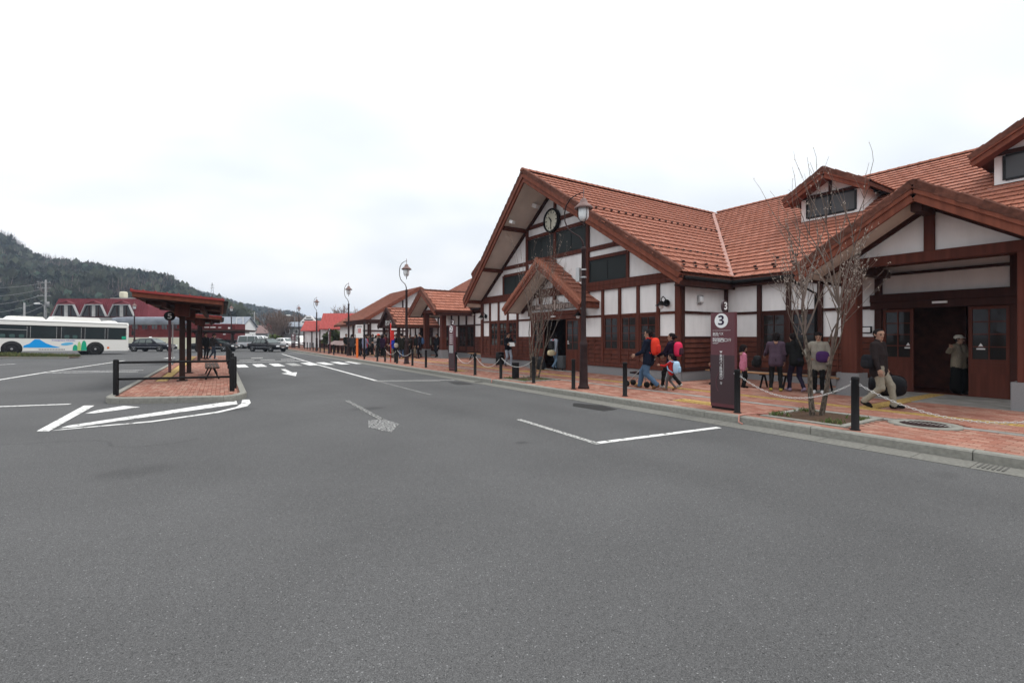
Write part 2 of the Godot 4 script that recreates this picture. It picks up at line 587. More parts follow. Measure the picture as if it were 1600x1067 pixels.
func ground():
	var st := ST()
	quad(st, P(-2500, 0, -600), P(-2500, 0, 2500), P(2500, 0, 2500), P(2500, 0, -600))
	structure("ground", st, M.asphalt, "grey asphalt of the bus square reaching out to the hills")
	# ---- the station pavement
	var pv = tag(thing("station_pavement", "red brick pavement in front of the station with yellow tactile strips", "", P(11.0, 0, 10.0)), "", "", "", "structure")
	st = ST()
	bx(st, 8.64, 34.0, 0.001, 0.128, -9.0, 90.0)
	wput("paving_bed", st, M.brick_bed, pv)
	var strips := [[11.45, 11.75, -6.0, 60.0], [11.75, 16.1, 4.25, 4.55], [11.75, 13.5, 17.1, 17.4], [9.3, 9.75, 6.1, 7.4], [9.3, 9.75, 18.6, 20.0]]
	var holes := [[8.86, 10.46, 3.6, 5.06], [8.86, 10.5, 13.0, 14.6], [13.78, 16.2, 1.0, 6.6], [13.45, 16.3, 10.3, 24.4], [13.78, 16.2, 30.0, 34.6]]
	var keep := func(x, d):
		if absf(x - 10.5) < 0.11: return false
		if Vector2(x - 10.4, d - 3.02).length() < 0.56: return false
		for s in strips + holes:
			if x > s[0] - 0.04 and x < s[1] + 0.04 and d > s[2] - 0.09 and d < s[3] + 0.09: return false
		return true
	lay_bricks(pv, keep, 8.66, 16.15, -5.0, 46.0, Transform3D(Basis(), Vector3(0, 0.15, 0)), 31, 300)
	for s in strips:
		var n := maxi(1, int(round(maxf(s[1] - s[0], s[3] - s[2]) / 0.3)))
		var tiles := ST()
		for i in n:
			var a: float = float(i) / n
			var b: float = float(i + 1) / n
			if s[1] - s[0] > s[3] - s[2]:
				bx(tiles, lerpf(s[0], s[1], a) + 0.004, lerpf(s[0], s[1], b) - 0.004, 0.12, 0.152, s[2], s[3])
				for k in 4: bx(tiles, lerpf(s[0], s[1], a) + 0.02, lerpf(s[0], s[1], b) - 0.02, 0.152, 0.157, s[2] + 0.03 + k * 0.07, s[2] + 0.06 + k * 0.07)
			else:
				bx(tiles, s[0], s[1], 0.12, 0.152, lerpf(s[2], s[3], a) + 0.004, lerpf(s[2], s[3], b) - 0.004)
				for k in 4: bx(tiles, s[0] + 0.03 + k * 0.07, s[0] + 0.06 + k * 0.07, 0.152, 0.157, lerpf(s[2], s[3], a) + 0.02, lerpf(s[2], s[3], b) - 0.02)
		wput("tactile_strip", tiles, M.tactile, pv)
	st = ST()
	bx(st, 10.4, 10.6, 0.12, 0.151, -6.0, 46.0)
	wput("stone_line", st, M.slab_stone, pv)
	for k in [[13.79, 16.2, 1.0, 6.6], [13.79, 16.2, 30.0, 34.6], [13.0, 13.6, 15.6, 19.1]]:
		st = ST()
		bx(st, k[0], k[1], 0.1, 0.149 if k[0] > 13.5 else 0.154, k[2], k[3])
		wput("entrance_slab", st, M.slab_stone, pv)
	# manhole cover in its ring
	var mh := thing("manhole_cover", "round dark iron manhole cover in a pale ring on the brick pavement", "manhole cover", P(10.4, 0.13, 3.02))
	st = ST(true)
	lathe(st, Transform3D(), [[0.34, 0.0], [0.34, 0.022], [0.50, 0.022], [0.50, 0.0]], 40)
	put("ring", st, M.concrete, mh)
	st = ST()
	lathe(st, Transform3D(), [[0.0, 0.019], [0.33, 0.019], [0.34, 0.0]], 32)
	for i in 11:
		for k in 11:
			var q := Vector2(i - 5, k - 5) * 0.058
			if q.length() < 0.3: lb(st, Vector3(q.x, 0.021, q.y), Vector3(0.034, 0.006, 0.034))
	put("lid", st, M.brown_metal, mh)
	st = ST(true)
	lathe(st, Transform3D(Basis(), P(11.2, 0.145, 10.8)), [[0.0, 0.01], [0.15, 0.01], [0.15, 0.0]], 20)
	tag(put("inspection_cover", st, M.concrete), "small pale round cover in the paving behind the lamp post", "cover")
	# ---- kerb and gutter
	var kb = tag(thing("kerb", "pale concrete kerb along the station pavement", "", P(8.57, 0, 10.0)), "", "", "", "structure")
	var prof := PackedVector2Array([Vector2(-0.075, -0.05), Vector2(-0.075, 0.128), Vector2(-0.055, 0.149), Vector2(0.07, 0.151), Vector2(0.07, -0.05)])
	st = ST()
	prism(st, prof, Transform3D(Basis(), Vector3(0, 0, -0.995)), 1.99)
	var km := mesh_of(st)
	st = ST()
	prism(st, PackedVector2Array([Vector2(-0.22, -0.03), Vector2(-0.22, 0.008), Vector2(0.215, 0.02), Vector2(0.215, -0.03)]), Transform3D(Basis(), Vector3(0, 0, -0.296)), 0.592)
	var gm := mesh_of(st)
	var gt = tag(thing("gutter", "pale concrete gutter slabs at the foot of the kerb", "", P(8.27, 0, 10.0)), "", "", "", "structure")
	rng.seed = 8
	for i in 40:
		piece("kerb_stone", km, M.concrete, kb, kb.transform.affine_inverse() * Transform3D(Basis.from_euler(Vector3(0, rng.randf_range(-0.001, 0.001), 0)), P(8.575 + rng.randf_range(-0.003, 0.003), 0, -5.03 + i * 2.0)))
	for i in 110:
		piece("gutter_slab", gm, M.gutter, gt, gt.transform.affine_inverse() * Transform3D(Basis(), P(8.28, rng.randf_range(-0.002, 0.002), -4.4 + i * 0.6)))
	st = ST()
	for k in 2:
		var d0: float = [1.62, 14.9][k]
		for i in 6:
			lb(st, P(8.3, 0.012, d0 + i * 0.045), Vector3(0.3, 0.016, 0.018))
	structure("gutter_grate", st, M.grate, "dark slotted grates let into the gutter")
	# ---- paint on the road
	for i in 8:
		var x := 1.78 + i * 0.89
		mark("white crossing bar number %d from the island" % (i + 1), [[x - 0.26, 29.3], [x - 0.26, 32.3], [x + 0.26, 32.3], [x + 0.26, 29.3]], "paint_worn" if i == 3 else "paint", "crossing_bar")
	mark("thin white stop line beyond the crossing", line_pts([1.4, 35.2], [5.8, 35.0], 0.28))
	for i in 3:
		mark("patch %d of worn white road lettering beyond the stop line" % (i + 1), [[2.0 + i * 1.3, 37.4], [2.1 + i * 1.3, 38.3], [3.0 + i * 1.3, 38.2], [2.9 + i * 1.3, 37.3]], "paint_worn")
	mark("second row of worn white road lettering", [[3.0, 41.0], [3.1, 42.3], [3.9, 42.3], [3.8, 41.0]], "paint_worn")
	mark("thin white lane line running on past the crossing", line_pts([6.25, 50.0], [5.62, 30.0], 0.13))
	mark("thin white lane line on the near side of the crossing", line_pts([5.62, 29.9], [5.42, 17.8], 0.13))
	mark("worn lane line fading out on the open asphalt", line_pts([5.42, 17.7], [5.4, 12.6], 0.11), "paint_ghost")
	mark("worn long side of the near bus bay outline", line_pts([5.27, 7.9], [5.09, 5.44], 0.11), "paint_worn")
	mark("bright short side of the near bus bay outline", line_pts([5.05, 5.49], [7.85, 5.22], 0.12))
	mark("double white cross line of the second bus bay", line_pts([5.35, 17.75], [8.0, 16.35], 0.13), "paint_worn")
	mark("second stroke of the cross line of the second bus bay", line_pts([5.35, 17.45], [7.4, 16.35], 0.08), "paint_worn")
	mark("faint white line far over at the taxi rank", line_pts([6.2, 54.0], [8.4, 49.0], 0.18), "paint_worn")
	mark("bright white arrow pointing down the lane", [[3.27, 26.6], [3.47, 26.55], [3.42, 23.9], [3.62, 23.9], [3.22, 21.6], [2.92, 23.6], [3.2, 23.75]])
	mark("long stem of a worn away arrow", line_pts([3.1, 12.67], [2.97, 9.35], 0.12), "paint_ghost")
	mark("broad head of a worn away arrow", [[2.71, 9.4], [3.03, 9.39], [3.1, 8.7], [2.7, 7.99], [2.51, 8.69]], "paint_patchy")
	# painted nose in front of the island
	mark("white slanting band along the outer side of the island nose", [[-2.45, 11.48], [-2.27, 11.36], [-2.20, 14.99], [-2.41, 15.12]])
	mark("short white wedge inside the island nose", [[-2.14, 13.56], [-1.98, 13.5], [-1.26, 14.09], [-1.6, 14.55], [-2.0, 14.04]])
	mark("long white bar across the island nose", [[-2.18, 11.64], [-1.98, 11.62], [0.69, 13.42], [0.70, 14.1], [0.31, 13.9], [-2.1, 11.88]])
	mark("thin white edge line curving round the island nose", [[-2.24, 11.40], [-0.85, 11.5], [0.27, 12.13], [0.87, 12.93], [0.98, 13.5], [1.0, 14.2], [0.84, 14.3], [0.77, 13.44], [0.62, 12.85], [0.2, 12.28], [-0.86, 11.64], [-2.1, 11.48]])
	mark("white line on the far left running towards the bus", line_pts([-6.9, 22.5], [-6.12, 30.4], 0.16))
	mark("thin white line slanting on towards the bus", line_pts([-6.1, 30.7], [-4.6, 42.0], 0.16))
	mark("near one of two thin lines left of the island", line_pts([-6.0, 29.6], [-2.6, 28.4], 0.12))
	mark("far one of two thin lines left of the island", line_pts([-6.1, 30.6], [-2.5, 29.5], 0.12))
	mark("white line at the left edge of the picture", line_pts([-5.6, 16.4], [-2.75, 15.65], 0.14))
	mark("thin white line in front of the bus", line_pts([-16.0, 30.0], [-9.6, 40.5], 0.18))
	mark("small white arrow beyond the island on the left", [[-2.6, 44.5], [-2.0, 44.7], [-1.9, 46.4], [-2.4, 46.0]])
	st = ST()
	slab(st, [P(7.45, 0.005, 7.75), P(7.35, 0.005, 8.7), P(7.7, 0.005, 9.1), P(8.02, 0.005, 8.4), P(7.9, 0.005, 7.8)], Vector3(0, -0.003, 0))
	structure("asphalt_patch", st, M.rubber, "dark wet patch of asphalt beside the gutter").material_override = mat("patch", lin(0.032, 0.032, 0.032), 0.5)
	st = ST()
	slab(st, [P(7.3, 0.006, 14.8), P(7.5, 0.006, 15.9), P(7.95, 0.006, 15.6), P(7.8, 0.006, 14.5)], Vector3(0, -0.003, 0))
	structure("asphalt_patch", st, M.patch, "dark rubber ramp lying at the gutter beside the second bay")
	# ---- planters with bare soil
	for k in 2:
		var b: Array = [[8.88, 10.44, 3.62, 5.04], [8.88, 10.48, 13.02, 14.58]][k]
		var pl := thing("tree_planter", ["square planting bed of bare soil beside the sign with the big 3", "planting bed of bare soil by the thin trees at the main door"][k], "planting bed", P((b[0] + b[1]) / 2, 0.1, (b[2] + b[3]) / 2), 0, "planting beds in the pavement")
		for e in [[b[0], b[0] + 0.12, b[2], b[3]], [b[1] - 0.12, b[1], b[2], b[3]], [b[0] + 0.122, b[1] - 0.122, b[2], b[2] + 0.12], [b[0] + 0.122, b[1] - 0.122, b[3] - 0.12, b[3]]]:
			st = ST()
			bx(st, e[0], e[1], 0.1, 0.166, e[2], e[3])
			wput("rim_stone", st, M.concrete, pl)
		st = ST(true)
		var n := FastNoiseLite.new()
		n.frequency = 3.0
		var f := func(i, j):
			var x: float = lerpf(b[0] + 0.11, b[1] - 0.11, i / 20.0)
			var d: float = lerpf(b[2] + 0.11, b[3] - 0.11, j / 20.0)
			return P(x, 0.15 + 0.03 * n.get_noise_2d(x * 3, d * 3) + 0.025 * sin(PI * i / 20.0) * sin(PI * j / 20.0), d)
		for i in 20:
			for j in 20:
				quad(st, f.call(i, j), f.call(i, j + 1), f.call(i + 1, j + 1), f.call(i + 1, j))
		wput("soil", st, M.soil, pl)
		var where := []
		var tint := []
		rng.seed = 77 + k
		for i in 240:
			var c: Vector2 = [Vector2(0.15, 0.2), Vector2(0.85, 0.85), Vector2(0.2, 0.9), Vector2(0.6, 0.1)][i % 4] + Vector2(rng.randfn(0, 0.07), rng.randfn(0, 0.07))
			c = c.clamp(Vector2(0.08, 0.08), Vector2(0.92, 0.92))
			where.append(pl.transform.affine_inverse() * Transform3D(Basis.from_euler(Vector3(rng.randf_range(-0.6, 0.6), rng.randf() * TAU, rng.randf_range(-0.6, 0.6))) * Basis.from_scale(Vector3.ONE * rng.randf_range(0.5, 1.2)), P(lerpf(b[0], b[1], c.x), 0.16, lerpf(b[2], b[3], c.y))))
			tint.append(Color(0.09, 0.13, 0.04) if i % 3 else Color(0.16, 0.15, 0.07))
		var bl := ST()
		tri(bl, Vector3(-0.012, 0, 0), Vector3(0, 0.09, 0.02), Vector3(0.012, 0, 0))
		tri(bl, Vector3(0, 0, -0.012), Vector3(0.03, 0.06, 0.0), Vector3(0, 0, 0.012))
		many("grass", mesh_of(bl), M.plants, pl, where, tint)
	island()

func island():
	var fr := Transform3D(Basis(Vector3.UP, -0.025), P(-0.55, 0, 14.5))
	var il = tag(thing("traffic_island", "long raised island of red bricks with the bus shelters on it", "", fr.origin, -0.025), "", "", "", "structure")
	var outline := PackedVector2Array([Vector2(1.52, 30), Vector2(1.52, 0.35), Vector2(1.45, 0.02), Vector2(1.27, -0.28), Vector2(0.98, -0.42), Vector2(0.0, -0.02), Vector2(-1.2, 0.5), Vector2(-1.45, 0.72), Vector2(-1.55, 1.05), Vector2(-1.52, 30)])
	var inner: PackedVector2Array = Geometry2D.offset_polygon(outline, -0.16)[0]
	var loc := func(p, h): return Vector3(p.x, h, -p.y)
	var n := outline.size()
	for i in n:
		var a := outline[i]
		var b := outline[(i + 1) % n]
		var steps := maxi(1, int((b - a).length() / 1.2))
		for k in steps:
			var p := a.lerp(b, float(k) / steps)
			var q := a.lerp(b, float(k + 1) / steps - 0.008 / maxf((b - a).length(), 0.4))
			var near := func(v):
				var best := Vector2.ZERO
				var bd := 1e9
				for e in inner.size():
					var c := Geometry2D.get_closest_point_to_segment(v, inner[e], inner[(e + 1) % inner.size()])
					if c.distance_to(v) < bd:
						bd = c.distance_to(v); best = c
				return best
			var st := ST()
			slab(st, [loc.call(p.lerp(near.call(p), 0.12), 0.151), loc.call(q.lerp(near.call(q), 0.12), 0.151), loc.call(near.call(q), 0.151), loc.call(near.call(p), 0.151)], Vector3(0, -0.03, 0))
			slab(st, [loc.call(p, 0.13), loc.call(q, 0.13), loc.call(near.call(q), 0.13), loc.call(near.call(p), 0.13)], Vector3(0, -0.17, 0))
			quad(st, loc.call(p, 0.13), loc.call(p.lerp(near.call(p), 0.12), 0.151), loc.call(q.lerp(near.call(q), 0.12), 0.151), loc.call(q, 0.13))
			put("kerb_stone", st, M.concrete, il)
	var top := ST()
	prism(top, inner, Transform3D(Basis(Vector3.RIGHT, -PI / 2), Vector3(0, 0.002, 0)), 0.126)
	put("paving_bed", top, M.brick_bed, il)
	var keep := func(x, d):
		if d > 5.5 and d < 29 and x > -0.98 and x < -0.62: return false
		for c in [Vector2(x - 0.05, d - 0.1), Vector2(x + 0.05, d - 0.1), Vector2(x - 0.05, d + 0.1), Vector2(x + 0.05, d + 0.1)]:
			if not Geometry2D.is_point_in_polygon(c, inner): return false
		return true
	lay_bricks(il, keep, -1.4, 1.4, -0.4, 29.9, fr * Transform3D(Basis(), Vector3(0, 0.15, 0)), 41, 300)
	var ts := ST()
	for i in 80:
		lb(ts, Vector3(-0.8, 0.136, -5.5 - i * 0.29), Vector3(0.3, 0.032, 0.286))
	put("tactile_strip", ts, M.tactile, il)

var roof_tiles := []     # [nearness, where, tone, roof]
var SB: Node3D

func tile_mesh(w, e) -> ArrayMesh:
	# a flat interlocking tile: thick front lip, a low roll along one side. x along the eave, y up the slope's normal, -z up the slope
	var st := ST()
	# flat on top with a narrow joint; the lower edge stands clear of the course below, so that a shadow line shows
	var f := func(x, y, z): return Vector3(x * (w - 0.008), y, z)
	var L = -e * 1.1
	for q in [[-0.5, -0.43, 0.006], [-0.43, 0.5, 0.0]]:
		quad(st, f.call(q[0], 0.05 + q[2], 0.0), f.call(q[0], 0.006 + q[2], L), f.call(q[1], 0.006 + q[2], L), f.call(q[1], 0.05 + q[2], 0.0))
		quad(st, f.call(q[0], 0.024, 0.0), f.call(q[0], 0.05 + q[2], 0.0), f.call(q[1], 0.05 + q[2], 0.0), f.call(q[1], 0.024, 0.0))
	quad(st, f.call(-0.5, 0.03, 0.0), f.call(0.5, 0.03, 0.0), f.call(0.5, -0.01, L), f.call(-0.5, -0.01, L))
	quad(st, f.call(-0.5, 0.03, 0.0), f.call(-0.5, -0.01, L), f.call(-0.5, 0.012, L), f.call(-0.5, 0.062, 0.0))
	quad(st, f.call(0.5, 0.03, 0.0), f.call(0.5, 0.056, 0.0), f.call(0.5, 0.006, L), f.call(0.5, -0.01, L))
	return mesh_of(st)

# covers a flat slope with tiles. o: a point on the eave, u: unit along the eave, v: unit up the slope; outline in (u, v) metres
func tile_slope(roof: Node3D, o: Vector3, u: Vector3, v: Vector3, outline: Array, lift := 0.02, w := 0.36, e := 0.4):
	var n := u.cross(v).normalized()
	if n.y < 0: n = -n
	var poly := PackedVector2Array()
	var lo := Vector2(1e9, 1e9)
	var hi := -lo
	for p in outline:
		poly.append(Vector2(p[0], p[1]))
		lo = lo.min(poly[-1]); hi = hi.max(poly[-1])
	var b := Basis(v.cross(n).normalized() * -1.0, n, -v)
	b.x = n.cross(b.z)
	var rows := int(ceil((hi.y - lo.y) / e))
	for r in rows:
		var y := lo.y + r * e
		var x := lo.x + w / 2 + (w / 2 if r % 2 else 0.0)
		while x < hi.x + w / 2:
			var c := Vector2(x, y + e * 0.45)
			if Geometry2D.is_point_in_polygon(c, poly) or Geometry2D.is_point_in_polygon(Vector2(x - w * 0.25, c.y), poly) and Geometry2D.is_point_in_polygon(Vector2(x, y + 0.05), poly):
				var at := o + u * (x + rng.randf_range(-0.003, 0.003)) + v * y + n * (lift + rng.randf_range(-0.001, 0.002))
				var t := Transform3D(Basis(n, rng.randf_range(-0.004, 0.004)) * b, at)
				roof_tiles.append([depth_of(at) if in_view(at) else 999.0, t, [0, 0, 1, 2, 0, 1, 2, 3][rng.randi() % 8], roof])
			x += w

func flush_tiles(mesh: ArrayMesh, parts: int):
	roof_tiles.sort_custom(func(a, b): return a[0] < b[0])
	var rest := {}
	for i in roof_tiles.size():
		var q = roof_tiles[i]
		var roof: Node3D = q[3]
		var inv := roof.global_transform.affine_inverse()
		if i < parts:
			piece("roof_tile", mesh, M["tile_%d" % q[2]], roof, inv * q[1])
		else:
			if not rest.has(roof): rest[roof] = [[], []]
			rest[roof][0].append(inv * q[1])
			rest[roof][1].append(M["tile_%d" % q[2]].albedo_color.srgb_to_linear())
	for roof in rest:
		many("roof_tiling", mesh, M.tile, roof, rest[roof][0], rest[roof][1])
	roof_tiles.clear()

func ridge_caps(roof: Node3D, a: Vector3, b: Vector3, r := 0.13, seg := 0.36, m := "tile_0"):
	var n := maxi(1, int((b - a).length() / seg))
	var st := ST(true)
	var prof := []
	for k in 7:
		var q := PI * k / 6.0
		prof.append(Vector2(cos(q) * r, sin(q) * r * 0.85 - 0.03))
	var L := seg * 1.04
	for k in 6:
		for s in [[0.0, 1.08, 0.08, 1.08], [0.08, 1.08, 0.081, 1.0], [0.081, 1.0, L, 0.95]]:
			quad(st, Vector3(prof[k].x * s[1], prof[k].y * s[1], -s[0]), Vector3(prof[k].x * s[3], prof[k].y * s[3], -s[2]), Vector3(prof[k + 1].x * s[3], prof[k + 1].y * s[3], -s[2]), Vector3(prof[k + 1].x * s[1], prof[k + 1].y * s[1], -s[0]))
	var c := 0
	for k in 6: tri(st, Vector3(0, -0.03, 0), Vector3(prof[k + 1].x, prof[k + 1].y, 0) * 1.08, Vector3(prof[k].x, prof[k].y, 0) * 1.08)
	var mesh := mesh_of(st)
	var dir := (b - a).normalized()
	var bs := Basis.looking_at(dir, Vector3.UP)
	for i in n:
		piece("ridge_tile", mesh, M[m], roof, roof.global_transform.affine_inverse() * Transform3D(bs, a + dir * (i * (b - a).length() / n)))

# heavy tiles folded over the sloping edge of a gable
func verge_caps(roof: Node3D, a: Vector3, b: Vector3, out: Vector3, m := "verge", seg := 0.4):
	var dir := (b - a).normalized()
	var L := (b - a).length()
	var n := maxi(1, int(L / seg))
	var up := out.cross(dir).normalized()
	if up.y < 0: up = -up
	var s := L / n
	var st := ST()
	# local: x = out, y = up, z along dir
	var bs := Basis(out, up, dir)
	var sec := [Vector2(-0.16, 0.02), Vector2(-0.15, 0.055), Vector2(0.02, 0.062), Vector2(0.05, 0.035), Vector2(0.055, -0.11), Vector2(0.03, -0.11), Vector2(0.02, 0.02)]
	var f := func(i, z, k): return Vector3(sec[i].x * k, sec[i].y * k + (0.012 if k > 1.0 else 0.0), z)
	for i in sec.size():
		var j := (i + 1) % sec.size()
		quad(st, f.call(i, -0.03, 1.16), f.call(j, -0.03, 1.16), f.call(j, s * 0.99, 0.93), f.call(i, s * 0.99, 0.93))
	for i in range(1, sec.size() - 1):
		tri(st, f.call(0, -0.03, 1.16), f.call(i, -0.03, 1.16), f.call(i + 1, -0.03, 1.16))
	var mesh := mesh_of(st)
	for i in n:
		piece("verge_tile", mesh, M["verge_pale" if m == "verge" and (i * 7 + int(L * 10)) % 5 in [1, 3] else m], roof, roof.global_transform.affine_inverse() * Transform3D(bs, a + dir * (i * s)))

func part(called: String, m: String, draw: Callable, parent: Node3D = null, smooth := false) -> MeshInstance3D:
	var st := ST(smooth)
	draw.call(st)
	return wput(called, st, M[m], SB if parent == null else parent)

# timber on a wall that faces the street: across the wall
func beam(x, d0, d1, h0, h1, proud, m := "timber"):
	part("beam", m, func(st): bar(st, P(x - proud / 2 + 0.02, (h0 + h1) / 2, d0), P(x - proud / 2 + 0.02, (h0 + h1) / 2, d1), proud + 0.04, h1 - h0, Vector3.UP, 0.008))

func post(x, d, w, h0, h1, proud, m := "timber"):
	part("post", m, func(st): bar(st, P(x - proud / 2 + 0.02, h0, d), P(x - proud / 2 + 0.02, h1, d), w, proud + 0.04, Vector3.RIGHT, 0.008))

# boards with lapped lower edges between two posts, and their upright battens
func boards(x, d0, d1, h0, h1, battens := true):
	var n := maxi(1, int(round((h1 - h0) / 0.19)))
	part("backing", "rubber", func(st): bx(st, x - 0.008, x, h0, h1, d0, d1))
	for i in n:
		var a: float = lerpf(h0, h1, float(i) / n)
		var b: float = lerpf(h0, h1, float(i + 1) / n)
		part("plank", "siding", func(st):
			slab(st, [P(x - 0.05, a + 0.014, d0), P(x - 0.05, a + 0.014, d1), P(x - 0.02, b - 0.004, d1), P(x - 0.02, b - 0.004, d0)], Vector3(0.014, 0, 0)))
	if battens:
		var k := maxi(1, int(round((d1 - d0) / 0.42)))
		for i in range(1, k):
			part("batten", "siding", func(st): bx(st, x - 0.052, x, h0, h1, lerpf(d0, d1, float(i) / k) - 0.02, lerpf(d0, d1, float(i) / k) + 0.02))

# small-paned window: frame with cols x rows of panes
func paned_window(x, d0, d1, h0, h1, cols, rows, called := "window", m := "timber", face := -1.0, parent: Node3D = null, pane := "pane"):
	var w := 0.07
	var win := part(called, m, func(st):
		bx(st, x + face * 0.035, x + 0.02, h0, h1, d0, d0 + w)
		bx(st, x + face * 0.035, x + 0.02, h0, h1, d1 - w, d1)
		bx(st, x + face * 0.034, x + 0.019, h0, h0 + w, d0 + w, d1 - w)
		bx(st, x + face * 0.034, x + 0.019, h1 - w, h1, d0 + w, d1 - w), parent)
	var a: float = d0 + w
	var b: float = d1 - w
	for i in cols:
		for j in rows:
			part("pane", pane, func(st): bx(st, x - 0.004, x + 0.008, lerpf(h0 + w, h1 - w, float(j) / rows), lerpf(h0 + w, h1 - w, float(j + 1) / rows), lerpf(a, b, float(i) / cols), lerpf(a, b, float(i + 1) / cols)), win)
	for i in range(1, cols):
		part("muntin", m, func(st): bx(st, x + face * 0.026, x + 0.01, h0 + w, h1 - w, lerpf(a, b, float(i) / cols) - 0.014, lerpf(a, b, float(i) / cols) + 0.014), win)
	for j in range(1, rows):
		part("muntin", m, func(st): bx(st, x + face * 0.024, x + 0.009, lerpf(h0 + w, h1 - w, float(j) / rows) - 0.014, lerpf(h0 + w, h1 - w, float(j) / rows) + 0.014, a, b), win)
	return win

func plain_window(x, d0, d1, h0, h1, pane := "dark_pane"):
	var win := part("window", "window_frame_dark", func(st):
		bx(st, x - 0.03, x + 0.02, h0, h1, d0, d0 + 0.06)
		bx(st, x - 0.03, x + 0.02, h0, h1, d1 - 0.06, d1)
		bx(st, x - 0.029, x + 0.02, h0, h0 + 0.06, d0 + 0.06, d1 - 0.06)
		bx(st, x - 0.029, x + 0.02, h1 - 0.06, h1, d0 + 0.06, d1 - 0.06)
		bx(st, x - 0.028, x + 0.02, h0 + 0.06, h1 - 0.06, (d0 + d1) / 2 - 0.03, (d0 + d1) / 2 + 0.03))
	for i in 2:
		part("pane", pane, func(st): bx(st, x - 0.012, x + 0.01, h0 + 0.06, h1 - 0.06, [d0 + 0.06, (d0 + d1) / 2 + 0.03][i], [(d0 + d1) / 2 - 0.03, d1 - 0.06][i]), win)

func sliding_leaf(x, d0, d1, h1, sticker_d):
	var leaf = paned_window(x, d0, d1, 1.02, h1, 2, 4, "door")
	part("door_panel", "timber", func(st):
		bx(st, x - 0.03, x + 0.03, 0.155, 1.018, d0, d1)
		bx(st, x - 0.038, x - 0.03, 0.28, 0.94, d0 + 0.09, d1 - 0.09), leaf)
	if sticker_d:
		part("sticker", "white_paint", func(st):
			bx(st, x - 0.008, x - 0.004, 1.33, 1.36, sticker_d - 0.08, sticker_d + 0.08)
			prism(st, PackedVector2Array([Vector2(-0.06, 0), Vector2(0.06, 0), Vector2(0, 0.11)]), Transform3D(Basis(Vector3.UP, PI / 2), P(x - 0.01, 1.38, sticker_d)), 0.004), leaf)

# a low entrance porch: two pillars on stone, a gabled roof that runs back into the big slope
func porch(dc, pil):
	var roof := part("porch_roof", "soffit", func(st):
		for s in [-1.0, 1.0]:
			slab(st, [P(13.12, 4.68, dc), P(13.12, 3.17, dc + s * 2.36), P(16.2, 3.17, dc + s * 2.36), P(16.2, 4.68, dc)], Vector3(0, 0.05, 0)))
	part("roof_deck", "tile_deck", func(st):
		for s in [-1.0, 1.0]:
			slab(st, [P(13.08, 4.98, dc), P(13.08, 3.42, dc + s * 2.47), P(15.9, 3.42, dc + s * 2.47), P(15.9, 3.70, dc + s * 2.03), P(18.3, 4.98, dc)], Vector3(0, -0.12, 0)), roof)
	for s in [-1.0, 1.0]:
		var k := sqrt(2.47 * 2.47 + 1.56 * 1.56)
		tile_slope(roof, P(0, 3.42, dc + s * 2.47), Vector3(1, 0, 0), P(0, 1.56, -s * 2.47) / k, [[13.1, 0], [15.9, 0], [15.9, k * 0.18], [18.3, k], [13.1, k]])
		part("bargeboard", "rake_wood", func(st):
			bar(st, P(13.06, 4.70, dc + s * 0.02), P(13.06, 3.14, dc + s * 2.47), 0.07, 0.17, P(0, 1, 0), 0.01)
			bar(st, P(13.03, 4.86, dc + s * 0.02), P(13.03, 3.30, dc + s * 2.49), 0.09, 0.14, P(0, 1, 0), 0.01), roof)
		verge_caps(roof, P(13.03, 4.98, dc + s * 0.08), P(13.03, 3.40, dc + s * 2.55), Vector3(-1, 0, 0))
		part("fascia", "timber_dark", func(st): bx(st, 13.12, 15.9, 3.1, 3.38, dc + s * 2.40 - 0.03, dc + s * 2.40 + 0.03), roof)
		part("wall_plate", "timber_dark", func(st): bar(st, P(14.1, 3.4, dc + s * pil), P(16.2, 3.4, dc + s * pil), 0.24, 0.22), roof)
		part("pillar", "timber", func(st): bar(st, P(14.1, 0.7, dc + s * pil), P(14.1, 3.38, dc + s * pil), 0.36, 0.36, Vector3.RIGHT, 0.012))
		part("pillar_base", "granite", func(st): bar(st, P(14.1, 0.14, dc + s * pil), P(14.1, 0.72, dc + s * pil), 0.52, 0.52, Vector3.RIGHT, 0.015))
		part("rake_trim", "timber_dark", func(st): bar(st, P(14.0, 4.64, dc), P(14.0, 3.24, dc + s * 2.2), 0.1, 0.12), roof)
	ridge_caps(roof, P(13.0, 5.0, dc), P(18.3, 5.0, dc), 0.14, 0.36, "verge")
	part("porch_gable", "plaster", func(st): prism(st, PackedVector2Array([Vector2(-2.1, 3.4), Vector2(2.1, 3.4), Vector2(2.1, 3.42), Vector2(0, 4.66), Vector2(-2.1, 3.42)]), Transform3D(Basis(Vector3.UP, PI / 2), P(14.05, 0, dc)), 0.1))
	part("beam", "timber", func(st): bar(st, P(14.03, 3.5, dc - pil - 0.6), P(14.03, 3.5, dc + pil + 0.6), 0.2, 0.24, Vector3.UP, 0.01))
	part("post", "timber", func(st): bar(st, P(14.02, 3.6, dc), P(14.02, 4.6, dc), 0.19, 0.12, Vector3.RIGHT, 0.01))
	part("ridge_beam", "timber_dark", func(st): bar(st, P(13.2, 4.52, dc), P(14.1, 4.52, dc), 0.2, 0.2, Vector3.UP, 0.01))
	part("porch_ceiling", "soffit", func(st): bx(st, 14.15, 16.2, 3.72, 3.76, dc - pil, dc + pil))

